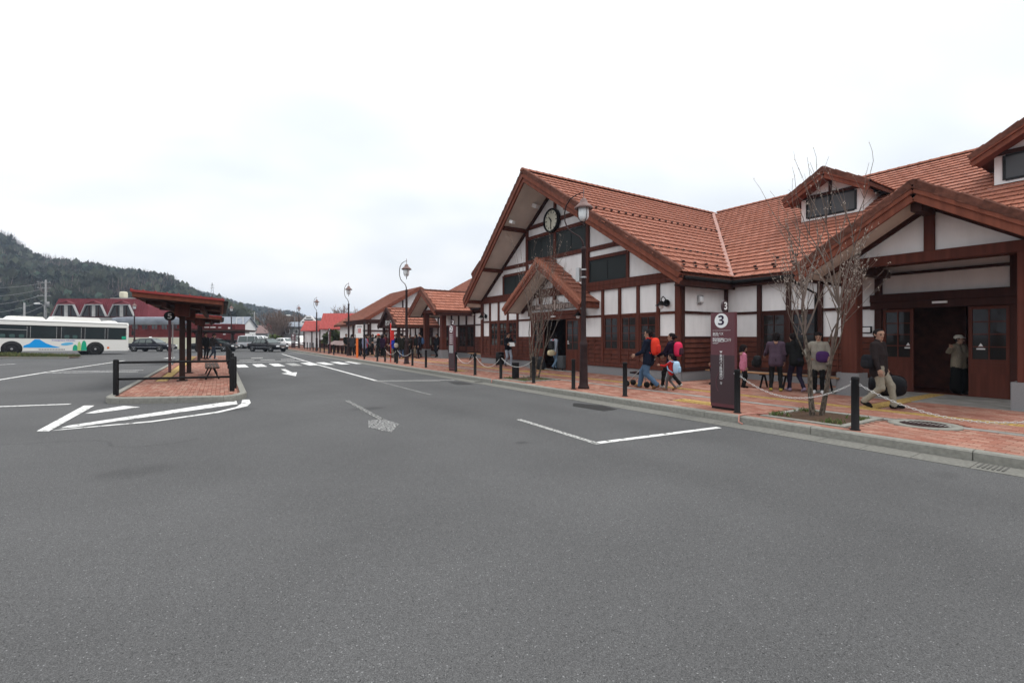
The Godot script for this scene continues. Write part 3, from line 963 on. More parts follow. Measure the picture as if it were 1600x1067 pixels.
func dormer(dc):
	var x0 := 20.6
	var dm := part("dormer", "plaster", func(st):
		prism(st, PackedVector2Array([Vector2(-1.08, 6.1), Vector2(1.08, 6.1), Vector2(1.08, 7.2), Vector2(0, 7.85), Vector2(-1.08, 7.2)]), Transform3D(Basis(Vector3.UP, PI / 2), P(x0, 0, dc)), 3.4))
	for s in [-1.0, 1.0]:
		part("corner_post", "timber_dark", func(st): bar(st, P(x0 - 0.02, 6.2, dc + s * 1.06), P(x0 - 0.02, 7.3, dc + s * 1.06), 0.1, 0.1), dm)
		part("dormer_slope", "tile_deck", func(st): slab(st, [P(20.05, 8.1, dc), P(20.05, 7.24, dc + s * 1.48), P(22.5, 7.24, dc + s * 1.48), P(24.05, 8.1, dc)], Vector3(0, -0.14, 0)), dm)
		var k := sqrt(1.48 * 1.48 + 0.86 * 0.86)
		tile_slope(dm, P(0, 7.24, dc + s * 1.48), Vector3(1, 0, 0), P(0, 0.86, -s * 1.48) / k, [[20.05, 0], [22.5, 0], [24.1, k], [20.05, k]])
		part("bargeboard", "rake_wood", func(st):
			bar(st, P(20.03, 7.84, dc + s * 0.02), P(20.03, 6.98, dc + s * 1.48), 0.08, 0.16, P(0, 1, 0), 0.01)
			bar(st, P(19.99, 7.98, dc + s * 0.02), P(19.99, 7.12, dc + s * 1.50), 0.1, 0.12, P(0, 1, 0), 0.01), dm)
		verge_caps(dm, P(19.99, 8.1, dc + s * 0.06), P(19.99, 7.22, dc + s * 1.54), Vector3(-1, 0, 0))
		part("soffit_board", "rake_wood", func(st): slab(st, [P(20.1, 7.80, dc), P(20.1, 6.98, dc + s * 1.42), P(20.6, 6.98, dc + s * 1.42), P(20.6, 7.80, dc)], Vector3(0, 0.03, 0)), dm)
	ridge_caps(dm, P(19.96, 8.12, dc), P(24.1, 8.12, dc), 0.13, 0.36, "verge")
	part("dormer_beam", "timber_dark", func(st):
		bar(st, P(x0 - 0.02, 7.27, dc - 1.1), P(x0 - 0.02, 7.27, dc + 1.1), 0.1, 0.12)
		bar(st, P(x0 - 0.02, 7.3, dc), P(x0 - 0.02, 7.8, dc), 0.1, 0.08, Vector3.RIGHT)
		bar(st, P(x0 - 0.02, 6.27, dc - 1.12), P(x0 - 0.02, 6.27, dc + 1.12), 0.12, 0.1), dm)
	part("window_frame", "window_frame_dark", func(st):
		for q in [-0.86, 0.0, 0.86]: bx(st, x0 - 0.03, x0 + 0.01, 6.44, 7.18, dc + q - 0.035, dc + q + 0.035)
		for q in [6.41, 7.15]: bx(st, x0 - 0.029, x0 + 0.01, q, q + 0.07, dc - 0.825, dc + 0.825), dm)
	for q in [-0.43, 0.43]:
		part("pane", "grey_pane", func(st): bx(st, x0 - 0.012, x0 + 0.01, 6.48, 7.15, dc + q - 0.395, dc + q + 0.395), dm)
	part("flashing", "valley_metal", func(st): bar(st, P(x0 - 0.12, 6.3 - 0.06, dc + 1.2), P(x0 - 0.12, 6.24, dc - 1.2), 0.22, 0.02, P(-0.55, 1, 0)), dm)

func lantern(at: Vector3, label: String, group := "black gooseneck lanterns on the station wall"):
	var l := thing("wall_lantern", label, "wall lamp", at, 0, group)
	var st := ST(true)
	tube(st, [Vector3(0, 0, 0), Vector3(-0.1, 0.16, 0), Vector3(-0.2, 0.22, 0), Vector3(-0.3, 0.14, 0), Vector3(-0.3, 0.02, 0)], [0.018], 7)
	lathe(st, Transform3D(Basis(Vector3.FORWARD, PI / 2), Vector3(-0.005, 0, 0)), [[0, 0.03], [0.11, 0.03], [0.13, -0.02]], 14)
	put("bracket", st, M.black_metal, l)
	st = ST(true)
	lathe(st, Transform3D(Basis(), Vector3(-0.3, 0, 0)), [[0.03, 0.06], [0.07, 0.05], [0.1, -0.03], [0.2, -0.09], [0.2, -0.1], [0.09, -0.06]], 16)
	put("lamp_shade", st, M.black_metal, l)
	st = ST(true)
	lathe(st, Transform3D(Basis(), Vector3(-0.3, 0, 0)), [[0.08, -0.05], [0.085, -0.14], [0.06, -0.2], [0, -0.22]], 12)
	put("lamp_globe", st, M.lamp_glass, l)

func gable_wall():
	# front wall of the big gable: a door opening in the middle, plaster above
	var x := 13.6
	part("wall", "plaster", func(st):
		bx(st, x, x + 0.22, 0.15, 3.5, 10.47, 15.52)
		bx(st, x, x + 0.22, 0.15, 3.5, 19.14, 24.19)
		bx(st, x, x + 0.22, 2.44, 3.5, 15.522, 19.138)
		prism(st, PackedVector2Array([Vector2(-6.86, 3.5), Vector2(6.86, 3.5), Vector2(6.86, 3.78), Vector2(0, 8.64), Vector2(-6.86, 3.78)]), Transform3D(Basis(Vector3.UP, PI / 2), P(x, 0, 17.33)), 0.22))
	for s in [[10.44, 15.5], [19.16, 24.22]]:
		part("plinth", "granite", func(st): bx(st, x - 0.05, x + 0.1, 0.13, 0.46, s[0], s[1]))
		beam(x, s[0], s[1], 0.46, 0.6, 0.09)
		beam(x, s[0] + 0.1, s[1] - 0.1, 2.44, 2.53, 0.05)
	beam(x, 10.3, 24.36, 3.53, 3.72, 0.11)
	beam(x, 10.3, 24.36, 3.722, 3.9, 0.085)
	for s in [-1.0, 1.0]:
		var c := 17.33
		post(x, c + s * 6.8, 0.22, 0.6, 3.53, 0.1)
		for k in 4: post(x, c + s * (5.93 - k * 0.935), 0.13, 0.6, 3.53, 0.07)
		post(x, c + s * 2.24, 0.17, 3.9, 7.0, 0.085)
		post(x, c + s * 2.0, 0.2, 2.82, 3.53, 0.08)
		post(x, c + s * 4.48, 0.13, 3.9, 4.9, 0.07)
		beam(x, c + s * 2.3, c + s * 4.65, 5.2, 5.38, 0.075)
		beam(x, c + s * 2.32, c + s * 4.42, 4.82, 4.96, 0.06)
		var wa: float = minf(c + s * 2.33, c + s * 4.41)
		plain_window(x, wa, wa + 2.08, 3.905, 4.815)
		wa = minf(c + s * 0.09, c + s * 2.15)
		plain_window(x, wa, wa + 2.06, 5.42, 6.4)
		part("rake_trim", "timber_dark", func(st): bar(st, P(x - 0.05, 8.5, c), P(x - 0.05, 3.66, c + s * 6.83), 0.14, 0.13))
		for q in [[2.26, 7.02], [4.66, 5.31], [6.83, 3.76]]:
			part("purlin", "timber", func(st): bar(st, P(lerpf(11.93, 12.75 if s > 0 else 13.1, q[0] / 7.3), q[1] - 0.12, c + s * q[0]), P(13.7, q[1] - 0.12, c + s * q[0]), 0.18, 0.18, Vector3.UP, 0.01))
		# low walls: white panel at the outer bay, three windows, then white again
		for k in 4:
			var a: float = c + s * (6.69 - k * 0.935 if k == 0 else 5.865 - (k - 1) * 0.935)
			var b: float = c + s * (5.995 - k * 0.935)
			var lo := minf(a, b)
			var hi := maxf(a, b)
			if k == 0:
				boards(x, lo, hi, 0.6, 1.65)
			else:
				paned_window(x, lo, hi, 1.12, 2.44, 2, 4)
				boards(x, lo, hi, 0.6, 1.12)
		boards(x, minf(c + s * 3.06, c + s * 1.85), maxf(c + s * 3.06, c + s * 1.85), 0.6, 1.65)
		beam(x, c + s * 6.7, c + s * 6.0, 1.62, 1.68, 0.045)
	beam(x, 15.09, 19.57, 5.24, 5.41, 0.08)
	beam(x, 15.09, 19.57, 6.42, 6.58, 0.075)
	beam(x, 15.0, 19.66, 6.93, 7.1, 0.08)
	post(x, 17.33, 0.17, 5.41, 8.4, 0.07)
	# doorway
	beam(x, 15.3, 19.36, 2.64, 2.82, 0.13)
	beam(x, 15.4, 19.26, 2.44, 2.638, 0.1)
	post(x, 15.55, 0.14, 0.15, 2.44, 0.1)
	post(x, 19.11, 0.14, 0.15, 2.44, 0.1)
	sliding_leaf(x - 0.02, 15.63, 16.52, 2.42, 16.4)
	sliding_leaf(x - 0.02, 18.16, 19.03, 2.42, 0)
	part("door_sensor", "white_paint", func(st): bx(st, x - 0.16, x - 0.09, 2.55, 2.6, 17.2, 17.5))
	# hall behind it
	part("hall", "siding", func(st):
		bx(st, 13.83, 19.0, 0.05, 0.148, 13.0, 22.0)
		bx(st, 19.0, 19.1, 0.1, 3.2, 13.0, 22.0)
		bx(st, 13.83, 19.0, 3.2, 3.3, 13.0, 22.0)
		bx(st, 13.83, 19.0, 0.1, 3.2, 12.9, 13.0)
		bx(st, 13.83, 19.0, 0.1, 3.2, 22.0, 22.1))

func big_roofs():
	var c := 17.33
	var main := part("main_roof", "soffit", func(st):
		slab(st, [P(11.87, 8.56, c), P(12.72, 3.37, c + 7.32), P(14.2, 3.37, c + 7.32), P(14.2, 8.56, c)], Vector3(0, 0.05, 0))
		slab(st, [P(11.87, 8.56, c), P(13.1, 3.42, c - 7.23), P(14.2, 3.42, c - 7.23), P(14.2, 8.56, c)], Vector3(0, 0.05, 0)))
	var kl := sqrt(7.32 * 7.32 + 5.19 * 5.19)
	part("roof_deck", "tile_deck", func(st):
		slab(st, [P(11.9, 8.93, c), P(12.75, 3.74, c + 7.32), P(15.9, 3.74, c + 7.32), P(25.5, 8.93, c)], Vector3(0, -0.16, 0))
		slab(st, [P(11.9, 8.93, c), P(13.13, 3.74, c - 7.28), P(15.9, 3.74, c - 7.28), P(25.5, 8.93, c)], Vector3(0, -0.16, 0)), main)
	for s in [-1.0, 1.0]:
		tile_slope(main, P(0, 3.74, c + s * 7.3), Vector3(1, 0, 0), P(0, 5.19, -s * 7.3) / kl, [[12.75 if s > 0 else 13.13, 0], [15.9, 0], [25.4, kl], [11.9, kl]])
		var foot: Vector3 = P(12.70, 3.40, c + 7.34) if s > 0 else P(13.08, 3.45, c - 7.26)
		part("bargeboard", "rake_wood", func(st):
			bar(st, P(11.84, 8.56, c), foot, 0.08, 0.2, Vector3.UP, 0.012)
			bar(st, P(11.79, 8.76, c), foot + Vector3(-0.05, 0.2, 0), 0.11, 0.19, Vector3.UP, 0.012), main)
		var out := Vector3.UP.cross(foot - P(11.84, 8.56, c)).normalized()
		if out.x > 0: out = -out
		verge_caps(main, P(11.79, 8.94, c + s * 0.06), foot + Vector3(-0.05, 0.38, -s * 0.08), out, "verge", 0.38)
	ridge_caps(main, P(11.72, 8.98, c), P(25.6, 8.98, c), 0.14, 0.36, "tile_2")
	part("eave_gutter", "black_metal", func(st): bar(st, P(13.2, 3.6, c - 7.3), P(15.95, 3.6, c - 7.3), 0.1, 0.11, Vector3.UP, 0.02), main)
	part("fascia", "timber_dark", func(st):
		bx(st, 13.05, 16.1, 3.34, 3.66, 10.06, 10.1)
		bx(st, 13.3, 16.1, 3.36, 3.4, 10.1, 10.5), main)
	part("vents", "soffit", func(st): pass ).queue_free()
	# the wings behind: one long slope to each side
	for s in [-1.0, 1.0]:
		var d0: float = c + s * 7.3
		var d1: float = -8.0 if s < 0 else 43.0
		var wing := part("wing_roof", "tile_deck", func(st):
			slab(st, [P(15.9, 3.72, d0), P(15.9, 3.72, d1), P(25.5, 8.93, d1), P(25.5, 8.93, c)], Vector3(0, -0.16, 0))
			slab(st, [P(25.5, 8.93, c), P(25.5, 8.93, d1), P(35.2, 3.72, d1), P(35.2, 3.72, c)], Vector3(0, -0.16, 0)))
		var kw := sqrt(9.6 * 9.6 + 5.21 * 5.21)
		var v := P(9.6, 5.21, 0) / kw
		if s < 0:
			tile_slope(wing, P(15.9, 3.72, 0), P(0, 0, 1), v, [[-4.0, 0], [d0, 0], [c, kw], [-4.0, kw]])
		else:
			tile_slope(wing, P(15.9, 3.72, 0), P(0, 0, 1), v, [[d0, 0], [d1, 0], [d1, kw], [c, kw]])
		ridge_caps(wing, P(25.5, 8.97, c + s * 0.3), P(25.5, 8.97, d1 if s > 0 else -4.0), 0.14, 0.36, "tile_2")
		part("valley_strip", "valley_metal", func(st): bar(st, P(15.84, 3.79, d0), P(25.5, 9.03, c), 0.16, 0.05, Vector3.UP, 0.01), wing)
		for run in ([[d0 + 0.05, 6.38], [1.6, -8.0]] if s < 0 else [[d0 - 0.05, 29.85], [34.55, 43.0]]):   # broken where the porches run in
			part("eave_gutter", "black_metal", func(st): bar(st, P(15.84, 3.6, run[0]), P(15.84, 3.6, run[1]), 0.11, 0.11, Vector3.UP, 0.02), wing)
			part("fascia", "timber_dark", func(st):
				bx(st, 15.95, 16.0, 3.44, 3.6, minf(run[0], run[1]), maxf(run[0], run[1]))
				bx(st, 15.9, 16.3, 3.43, 3.47, minf(run[0], run[1]), maxf(run[0], run[1])), wing)
		if s > 0:
			part("bargeboard", "rake_wood", func(st): bar(st, P(15.8, 3.6, d1 + 0.04), P(25.5, 8.85, d1 + 0.04), 0.08, 0.26, Vector3.UP, 0.01), wing)
	# snow guards: small dark hooks in staggered rows
	var st := ST()
	lb(st, Vector3(0, 0.03, 0), Vector3(0.1, 0.05, 0.03))
	lb(st, Vector3(0, 0.012, -0.06), Vector3(0.03, 0.008, 0.12))
	var hook := mesh_of(st)
	var guards := func(roof, o: Vector3, u: Vector3, v: Vector3, rows: Array):
		var n: Vector3 = u.cross(v).normalized()
		if n.y < 0: n = -n
		for r in rows:
			var x: float = r[1]
			while x < r[2]:
				piece("snow_guard", hook, M.black_metal, roof, roof.global_transform.affine_inverse() * Transform3D(Basis(n.cross(-v), n, -v), o + u * x + v * r[0] + n * 0.075))
				x += r[3]
	var vm := P(0, 5.19, 7.3) / kl
	guards.call(main, P(0, 3.74, c - 7.3), Vector3(1, 0, 0), vm, [[0.45, 13.6, 15.9, 0.64], [0.75, 13.9, 16.2, 0.64], [1.85, 13.4, 17.6, 0.42], [5.2, 12.8, 21.4, 0.42]])
	var kw2 := sqrt(9.6 * 9.6 + 5.21 * 5.21)
	for s in SB.get_children():
		if str(s.name) == "wing_roof":
			guards.call(s, P(15.9, 3.72, 0), P(0, 0, 1), P(9.6, 5.21, 0) / kw2, [[0.45, 6.8, 9.9, 0.64], [0.75, 7.0, 9.7, 0.64], [1.3, 7.1, 9.3, 0.64]])
			break
	for s in [-1.0]:
		pass

func side_porch_roof():
	# small gable over the main door
	var c := 17.33
	var roof := part("door_gable_roof", "soffit", func(st):
		for s in [-1.0, 1.0]: slab(st, [P(12.65, 4.76, c), P(12.65, 2.8, c + s * 2.76), P(13.6, 2.8, c + s * 2.76), P(13.6, 4.76, c)], Vector3(0, 0.04, 0)))
	var k := sqrt(2.9 * 2.9 + 2.06 * 2.06)
	for s in [-1.0, 1.0]:
		part("roof_deck", "rake_wood", func(st): slab(st, [P(12.62, 5.08, c), P(12.62, 3.02, c + s * 2.9), P(13.6, 3.02, c + s * 2.9), P(13.6, 5.08, c)], Vector3(0, -0.2, 0)), roof)
		tile_slope(roof, P(0, 3.02, c + s * 2.9), Vector3(1, 0, 0), P(0, 2.06, -s * 2.9) / k, [[12.6, 0], [13.6, 0], [13.6, k], [12.6, k]], 0.02, 0.36, 0.36)
		part("bargeboard", "rake_wood", func(st):
			bar(st, P(12.6, 4.78, c), P(12.6, 2.78, c + s * 2.82), 0.07, 0.18, Vector3.UP, 0.01)
			bar(st, P(12.57, 4.94, c), P(12.57, 2.94, c + s * 2.86), 0.09, 0.15, Vector3.UP, 0.01), roof)
		verge_caps(roof, P(12.57, 5.08, c + s * 0.06), P(12.57, 3.0, c + s * 2.98), Vector3(-1, 0, 0), "tile_2", 0.36)
		part("eave_board", "rake_wood", func(st): slab(st, [P(12.6, 3.0, c + s * 2.93), P(13.6, 3.0, c + s * 2.93), P(13.6, 2.8, c + s * 2.72), P(12.6, 2.8, c + s * 2.72)], P(0, 0, -s * 0.03)), roof)
		part("rake_trim", "timber_dark", func(st): bar(st, P(13.5, 4.68, c), P(13.5, 2.86, c + s * 2.6), 0.12, 0.12), roof)
		part("post", "timber", func(st): bar(st, P(13.54, 3.2, c + s * 1.1), P(13.54, 3.95, c + s * 1.1), 0.14, 0.1, Vector3.RIGHT), roof)
	ridge_caps(roof, P(12.5, 5.12, c), P(13.62, 5.12, c), 0.14, 0.36, "tile_2")
	part("beam", "timber_dark", func(st): bar(st, P(13.52, 3.05, c - 2.3), P(13.52, 3.05, c + 2.3), 0.12, 0.22, Vector3.UP, 0.008), roof)
	part("post", "timber", func(st): bar(st, P(13.53, 2.8, c), P(13.53, 4.62, c), 0.16, 0.1, Vector3.RIGHT), roof)
	var face := Basis(Vector3.UP, -PI / 2)
	var bronze := mat("letter_bronze", lin(0.40, 0.33, 0.30), 0.45)
	for q in [["Gateway", 0.34, 0.62, 0.0], ["F", 0.62, -0.24, 0.02], ["ujiyama", 0.36, -0.98, 0.0]]:
		var t := text_mesh(q[0], q[1], 0.05, "Droid Serif")
		var o := node_of("lettering", t, bronze)
		roof.add_child(o, true)
		o.transform = roof.global_transform.affine_inverse() * Transform3D(face, P(13.43, 3.06 + q[3], c + q[2]))

func station():
	SB = thing("station_building", "white half-timbered railway station with red tiled roofs and a big clock gable", "station", P(13.6, 0.15, 17.33))
	rng.seed = 91
	gable_wall()
	big_roofs()
	side_porch_roof()
	porch(3.98, 1.6)
	porch(32.2, 1.5)
	dormer(8.88)
	dormer(3.2)
	dormer(36.0)
	# recessed wing walls
	part("wall", "plaster", func(st):
		bx(st, 13.6, 16.2, 0.15, 3.6, 10.47, 10.67)      # return wall at the near corner
		bx(st, 13.6, 16.2, 0.15, 3.6, 24.0, 24.19)
		bx(st, 16.2, 16.4, 0.15, 3.7, 5.62, 10.67)
		bx(st, 16.2, 16.4, 2.44, 3.9, 3.1, 5.618)
		bx(st, 16.2, 16.4, 0.15, 3.9, -8.0, 3.098)
		bx(st, 16.2, 16.4, 0.15, 3.7, 24.0, 43.0)
		bx(st, 35.0, 35.2, 0.15, 3.7, -8.0, 43.0)
		prism(st, PackedVector2Array([Vector2(16.2, 0.15), Vector2(35.2, 0.15), Vector2(35.2, 3.6), Vector2(25.6, 8.8), Vector2(16.2, 3.6)]), Transform3D(Basis(), P(0, 0, -7.8)), 0.2)
		prism(st, PackedVector2Array([Vector2(16.2, 0.15), Vector2(35.2, 0.15), Vector2(35.2, 3.6), Vector2(25.6, 8.8), Vector2(16.2, 3.6)]), Transform3D(Basis(), P(0, 0, 42.8)), 0.2))
	# return wall (faces the camera down the street)
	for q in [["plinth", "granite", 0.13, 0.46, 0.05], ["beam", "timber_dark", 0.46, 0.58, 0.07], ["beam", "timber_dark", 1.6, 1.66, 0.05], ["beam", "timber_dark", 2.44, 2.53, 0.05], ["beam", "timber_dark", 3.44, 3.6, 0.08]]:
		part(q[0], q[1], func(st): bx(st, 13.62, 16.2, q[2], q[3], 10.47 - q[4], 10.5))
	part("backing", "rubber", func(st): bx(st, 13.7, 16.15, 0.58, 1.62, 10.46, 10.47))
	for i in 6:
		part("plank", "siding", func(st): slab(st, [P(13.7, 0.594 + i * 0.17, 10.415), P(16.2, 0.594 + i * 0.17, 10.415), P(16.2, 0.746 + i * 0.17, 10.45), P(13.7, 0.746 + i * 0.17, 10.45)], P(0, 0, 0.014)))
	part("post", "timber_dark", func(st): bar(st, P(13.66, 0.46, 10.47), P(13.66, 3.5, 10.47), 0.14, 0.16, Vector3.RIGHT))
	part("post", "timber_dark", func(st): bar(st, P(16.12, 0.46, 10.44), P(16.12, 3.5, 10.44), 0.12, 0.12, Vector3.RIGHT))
	# wing wall between the gable and the porch
	var x := 16.2
	part("plinth", "granite", func(st): bx(st, x - 0.05, x + 0.1, 0.13, 0.46, 5.7, 10.42))
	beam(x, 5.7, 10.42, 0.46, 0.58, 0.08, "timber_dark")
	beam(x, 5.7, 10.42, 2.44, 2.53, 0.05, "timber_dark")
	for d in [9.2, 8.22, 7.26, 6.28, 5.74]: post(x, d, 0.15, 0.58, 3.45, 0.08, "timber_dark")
	boards(x, 9.28, 10.38, 0.58, 1.65, false)
	boards(x, 6.36, 7.18, 0.58, 1.65)
	boards(x, 5.82, 6.2, 0.58, 1.65, false)
	for s in [[8.3, 9.12], [7.34, 8.14]]:
		paned_window(x, s[0], s[1], 1.02, 2.44, 2, 4, "window", "timber_dark")
		boards(x, s[0], s[1], 0.58, 1.02, false)
	part("downpipe", "black_metal", func(st): tube(st, [P(15.86, 3.55, 8.0), P(15.9, 3.4, 7.9), P(16.1, 3.0, 7.36), P(16.1, 0.3, 7.36)], [0.04], 8), null, true)
	# big sliding door under the near porch
	beam(x, 2.7, 5.9, 2.62, 2.84, 0.16, "timber_dark")
	beam(x, 2.7, 5.9, 2.42, 2.618, 0.12, "timber_dark")
	beam(x, 2.4, 5.75, 3.35, 3.42, 0.07, "timber_dark")
	post(x, 5.72, 0.16, 0.15, 3.7, 0.1, "timber_dark")
	post(x, 3.0, 0.16, 0.15, 3.7, 0.1, "timber_dark")
	sliding_leaf(x - 0.02, 4.93, 5.62, 2.4, 5.05)
	sliding_leaf(x - 0.02, 3.08, 3.82, 2.4, 3.6)
	part("door_sensor", "white_paint", func(st): bx(st, x - 0.18, x - 0.1, 2.52, 2.575, 4.2, 4.5))
	part("hall", "siding", func(st):
		bx(st, 16.41, 20.5, 0.05, 0.149, 1.5, 8.0)
		bx(st, 20.5, 20.6, 0.1, 3.2, 1.5, 8.0)
		bx(st, 16.41, 20.5, 3.2, 3.3, 1.5, 8.0)
		bx(st, 16.41, 20.5, 0.1, 3.2, 1.4, 1.5)
		bx(st, 16.41, 20.5, 0.1, 3.2, 8.0, 8.1)
		bx(st, 18.0, 18.06, 0.149, 2.6, 4.3, 6.6))
	part("notice_board", "black_metal", func(st): bx(st, x - 0.04, x, 1.75, 1.95, 5.9, 6.15))
	part("notice", "white_paint", func(st): bx(st, x - 0.045, x - 0.04, 1.78, 1.92, 5.93, 6.12))
	# far wing wall beyond the gable
	part("plinth", "granite", func(st): bx(st, x - 0.05, x + 0.1, 0.13, 0.46, 24.3, 43.0))
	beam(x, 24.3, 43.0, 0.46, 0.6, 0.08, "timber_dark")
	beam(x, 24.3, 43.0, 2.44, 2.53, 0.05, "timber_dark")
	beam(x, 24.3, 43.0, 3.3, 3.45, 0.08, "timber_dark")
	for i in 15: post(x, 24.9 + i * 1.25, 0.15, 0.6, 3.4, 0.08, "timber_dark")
	for i in 14:
		var d := 24.98 + i * 1.25
		if i in [1, 2, 4, 5, 7, 10, 11]:
			paned_window(x, d, d + 1.09, 0.9, 2.44, 2, 3, "window", "timber_dark")
			boards(x, d, d + 1.09, 0.6, 0.9, false)
		else:
			boards(x, d, d + 1.09, 0.6, 1.65)
	flush_tiles(tile_mesh(0.36, 0.4), 300)
	# ---- fittings that hang on the building
	var ck := thing("station_clock", "round cream-faced clock with black rim high in the big gable", "clock", P(13.5, 7.0, 17.45))
	var st := ST(true)
	var fl := Transform3D(Basis(Vector3.FORWARD, -PI / 2), Vector3.ZERO)
	fl = Transform3D(Basis(Vector3(0, 1, 0), Vector3(-1, 0, 0), Vector3(0, 0, 1)), Vector3.ZERO)
	lathe(st, fl, [[0.0, -0.06], [0.55, -0.06], [0.55, 0.1], [0.53, 0.13], [0.48, 0.12], [0.47, 0.06]], 40)
	put("clock_rim", st, M.black_metal, ck)
	st = ST()
	lathe(st, fl, [[0.48, 0.06], [0.0, 0.061]], 40)
	put("clock_face", st, M.clock_face, ck)
	for i in 12:
		var a := TAU * i / 12.0
		st = ST()
		obox(st, Transform3D(Basis(Vector3.RIGHT, a), Vector3(-0.068, 0.39 * cos(a), 0.39 * sin(a))), Vector3(0.008, 0.09 if i % 3 else 0.13, 0.025 if i % 3 else 0.04))
		put("hour_mark", st, M.black_metal, ck)
	for q in [[PI * 1.03, 0.38, 0.03], [-0.72, 0.25, 0.045]]:
		st = ST()
		obox(st, Transform3D(Basis(Vector3.RIGHT, q[0]), Vector3(-0.085, 0, 0)) * Transform3D(Basis(), Vector3(0, q[1] / 2 - 0.04, 0)), Vector3(0.01, q[1] + 0.08, q[2]))
		put("clock_hand", st, M.black_metal, ck)
	lantern(P(13.55, 2.82, 11.0), "black gooseneck lantern on the white wall right of the three windows")
	lantern(P(13.55, 2.82, 23.7), "black gooseneck lantern on the white wall at the far corner of the gable")
	lantern(P(13.5, 2.62, 15.3), "black lantern beside the main door, behind the tall street lamp")
	lantern(P(16.15, 2.75, 27.4), "black gooseneck lantern on the recessed wall past the gable")
	for q in [[P(13.1, 7.78, 18.2), 0.26, "white flood lamp box under the gable soffit near the ridge"], [P(12.3, 7.1, 19.0), 0.2, "small white camera under the gable soffit near its outer edge"]]:
		st = ST()
		obox(st, Transform3D(Basis.from_euler(Vector3(0.4, 0.3, 0)), q[0]), Vector3(q[1], q[1] * 0.7, q[1]))
		tag(put("soffit_lamp", st, M.white_paint), q[2], "lamp")
	st = ST(true)
	blob(st, Transform3D(Basis(), P(14.6, 2.95, 10.43)), Vector3(0.26, 0.3, 0.14), 0.3)
	var bh := thing("bulkhead_lamp", "square white bulkhead lamp on the side wall of the gable", "wall lamp", P(14.6, 2.95, 10.43))
	wput("lamp_body", st, M.galvanised, bh)
	st = ST(true)
	blob(st, Transform3D(Basis(), P(14.6, 2.95, 10.37)), Vector3(0.19, 0.22, 0.08), 0.5)
	wput("lamp_glass", st, M.lamp_glass, bh)

func sphere(st, c: Vector3, r, n := 8, m := 5):
	blob(st, Transform3D(Basis(), c), Vector3.ONE * r * 2.0, 1.0, n, m)

func street_lamp(with_box: bool) -> Node3D:
	var l := thing("street_lamp", "", "street lamp", Vector3.ZERO, 0.0, "brown swan-neck street lamps round the square")
	var st := ST(true)
	lathe(st, Transform3D(), [[0.0, 0.0], [0.165, 0.0], [0.165, 0.05], [0.135, 0.09], [0.125, 0.2], [0.105, 1.2], [0.12, 1.24], [0.12, 1.3], [0.085, 1.36], [0.075, 1.5], [0.06, 3.98], [0.075, 4.0], [0.075, 4.06], [0.05, 4.1], [0, 4.12]], 16)
	put("pole", st, M.brown_metal, l)
	st = ST(true)
	var pts := []
	for q in [[0.0, 4.05], [-0.03, 4.25], [-0.15, 4.42], [-0.38, 4.56], [-0.57, 4.72], [-0.67, 4.95], [-0.68, 5.2], [-0.62, 5.42], [-0.47, 5.58], [-0.24, 5.66], [0.0, 5.68]]:
		pts.append(Vector3(q[0], q[1], 0))
	tube(st, pts, [0.032, 0.026, 0.022, 0.02, 0.02, 0.02, 0.02, 0.02, 0.018, 0.016, 0.014], 8)
	put("swan_neck", st, M.brown_metal, l)
	st = ST(true)
	lathe(st, Transform3D(), [[0.0, 5.82], [0.012, 5.8], [0.012, 5.7], [0.025, 5.68], [0.012, 5.64], [0.012, 5.52], [0.03, 5.5], [0.07, 5.49], [0.1, 5.44], [0.12, 5.36], [0.17, 5.33], [0.265, 5.24], [0.27, 5.2], [0.24, 5.19], [0.15, 5.24], [0, 5.26]], 24)
	put("hood", st, M.lamp_hood, l)
	st = ST(true)
	lathe(st, Transform3D(), [[0.15, 5.22], [0.152, 5.08], [0.145, 4.97], [0.12, 4.9], [0.06, 4.855], [0.0, 4.85]], 20)
	put("globe", st, M.lamp_glass, l)
	st = ST(true)
	for k in 3:
		var a := TAU * k / 3.0 + 0.4
		var b := []
		for q in [[0.165, 5.21], [0.17, 5.05], [0.15, 4.93], [0.08, 4.83], [0.0, 4.8]]: b.append(Vector3(cos(a) * q[0], q[1], sin(a) * q[0]))
		tube(st, b, [0.009], 5)
	lathe(st, Transform3D(), [[0, 4.82], [0.025, 4.8], [0.012, 4.75], [0.025, 4.71], [0, 4.66]], 8)
	put("cage", st, M.brown_metal, l)
	if with_box:
		st = ST()
		bar(st, Vector3(-0.16, 3.1, 0.02), Vector3(-0.16, 3.5, 0.02), 0.14, 0.12, Vector3.RIGHT, 0.01)
		put("control_box", st, M.galvanised, l)
		st = ST()
		for h in [3.2, 3.42]: lathe(st, Transform3D(Basis(), Vector3(0, h, 0)), [[0.075, 0.0], [0.078, 0.0], [0.078, 0.04], [0.075, 0.04]], 12)
		for h in [3.2, 3.42]: lb(st, Vector3(-0.09, h + 0.02, 0), Vector3(0.06, 0.03, 0.04))
		put("clamp", st, M.galvanised, l)
	return l

func bollard_shape() -> Node3D:
	var b := thing("bollard", "", "bollard", Vector3.ZERO, 0.0, "black steel bollards along the kerb")
	var st := ST(true)
	lathe(st, Transform3D(), [[0.0, 0.0], [0.075, 0.0], [0.075, 0.012], [0.056, 0.02], [0.055, 0.8], [0.058, 0.805], [0.058, 0.84], [0.045, 0.856], [0, 0.86]], 16)
	put("post", st, M.black_metal, b)
	st = ST(true)
	lathe(st, Transform3D(Basis(Vector3.RIGHT, PI / 2), Vector3(0, 0.77, -0.06)), [[0.012, -0.01], [0.022, 0.0], [0.012, 0.01]], 8)
	put("eyelet", st, M.galvanised, b)
	return b

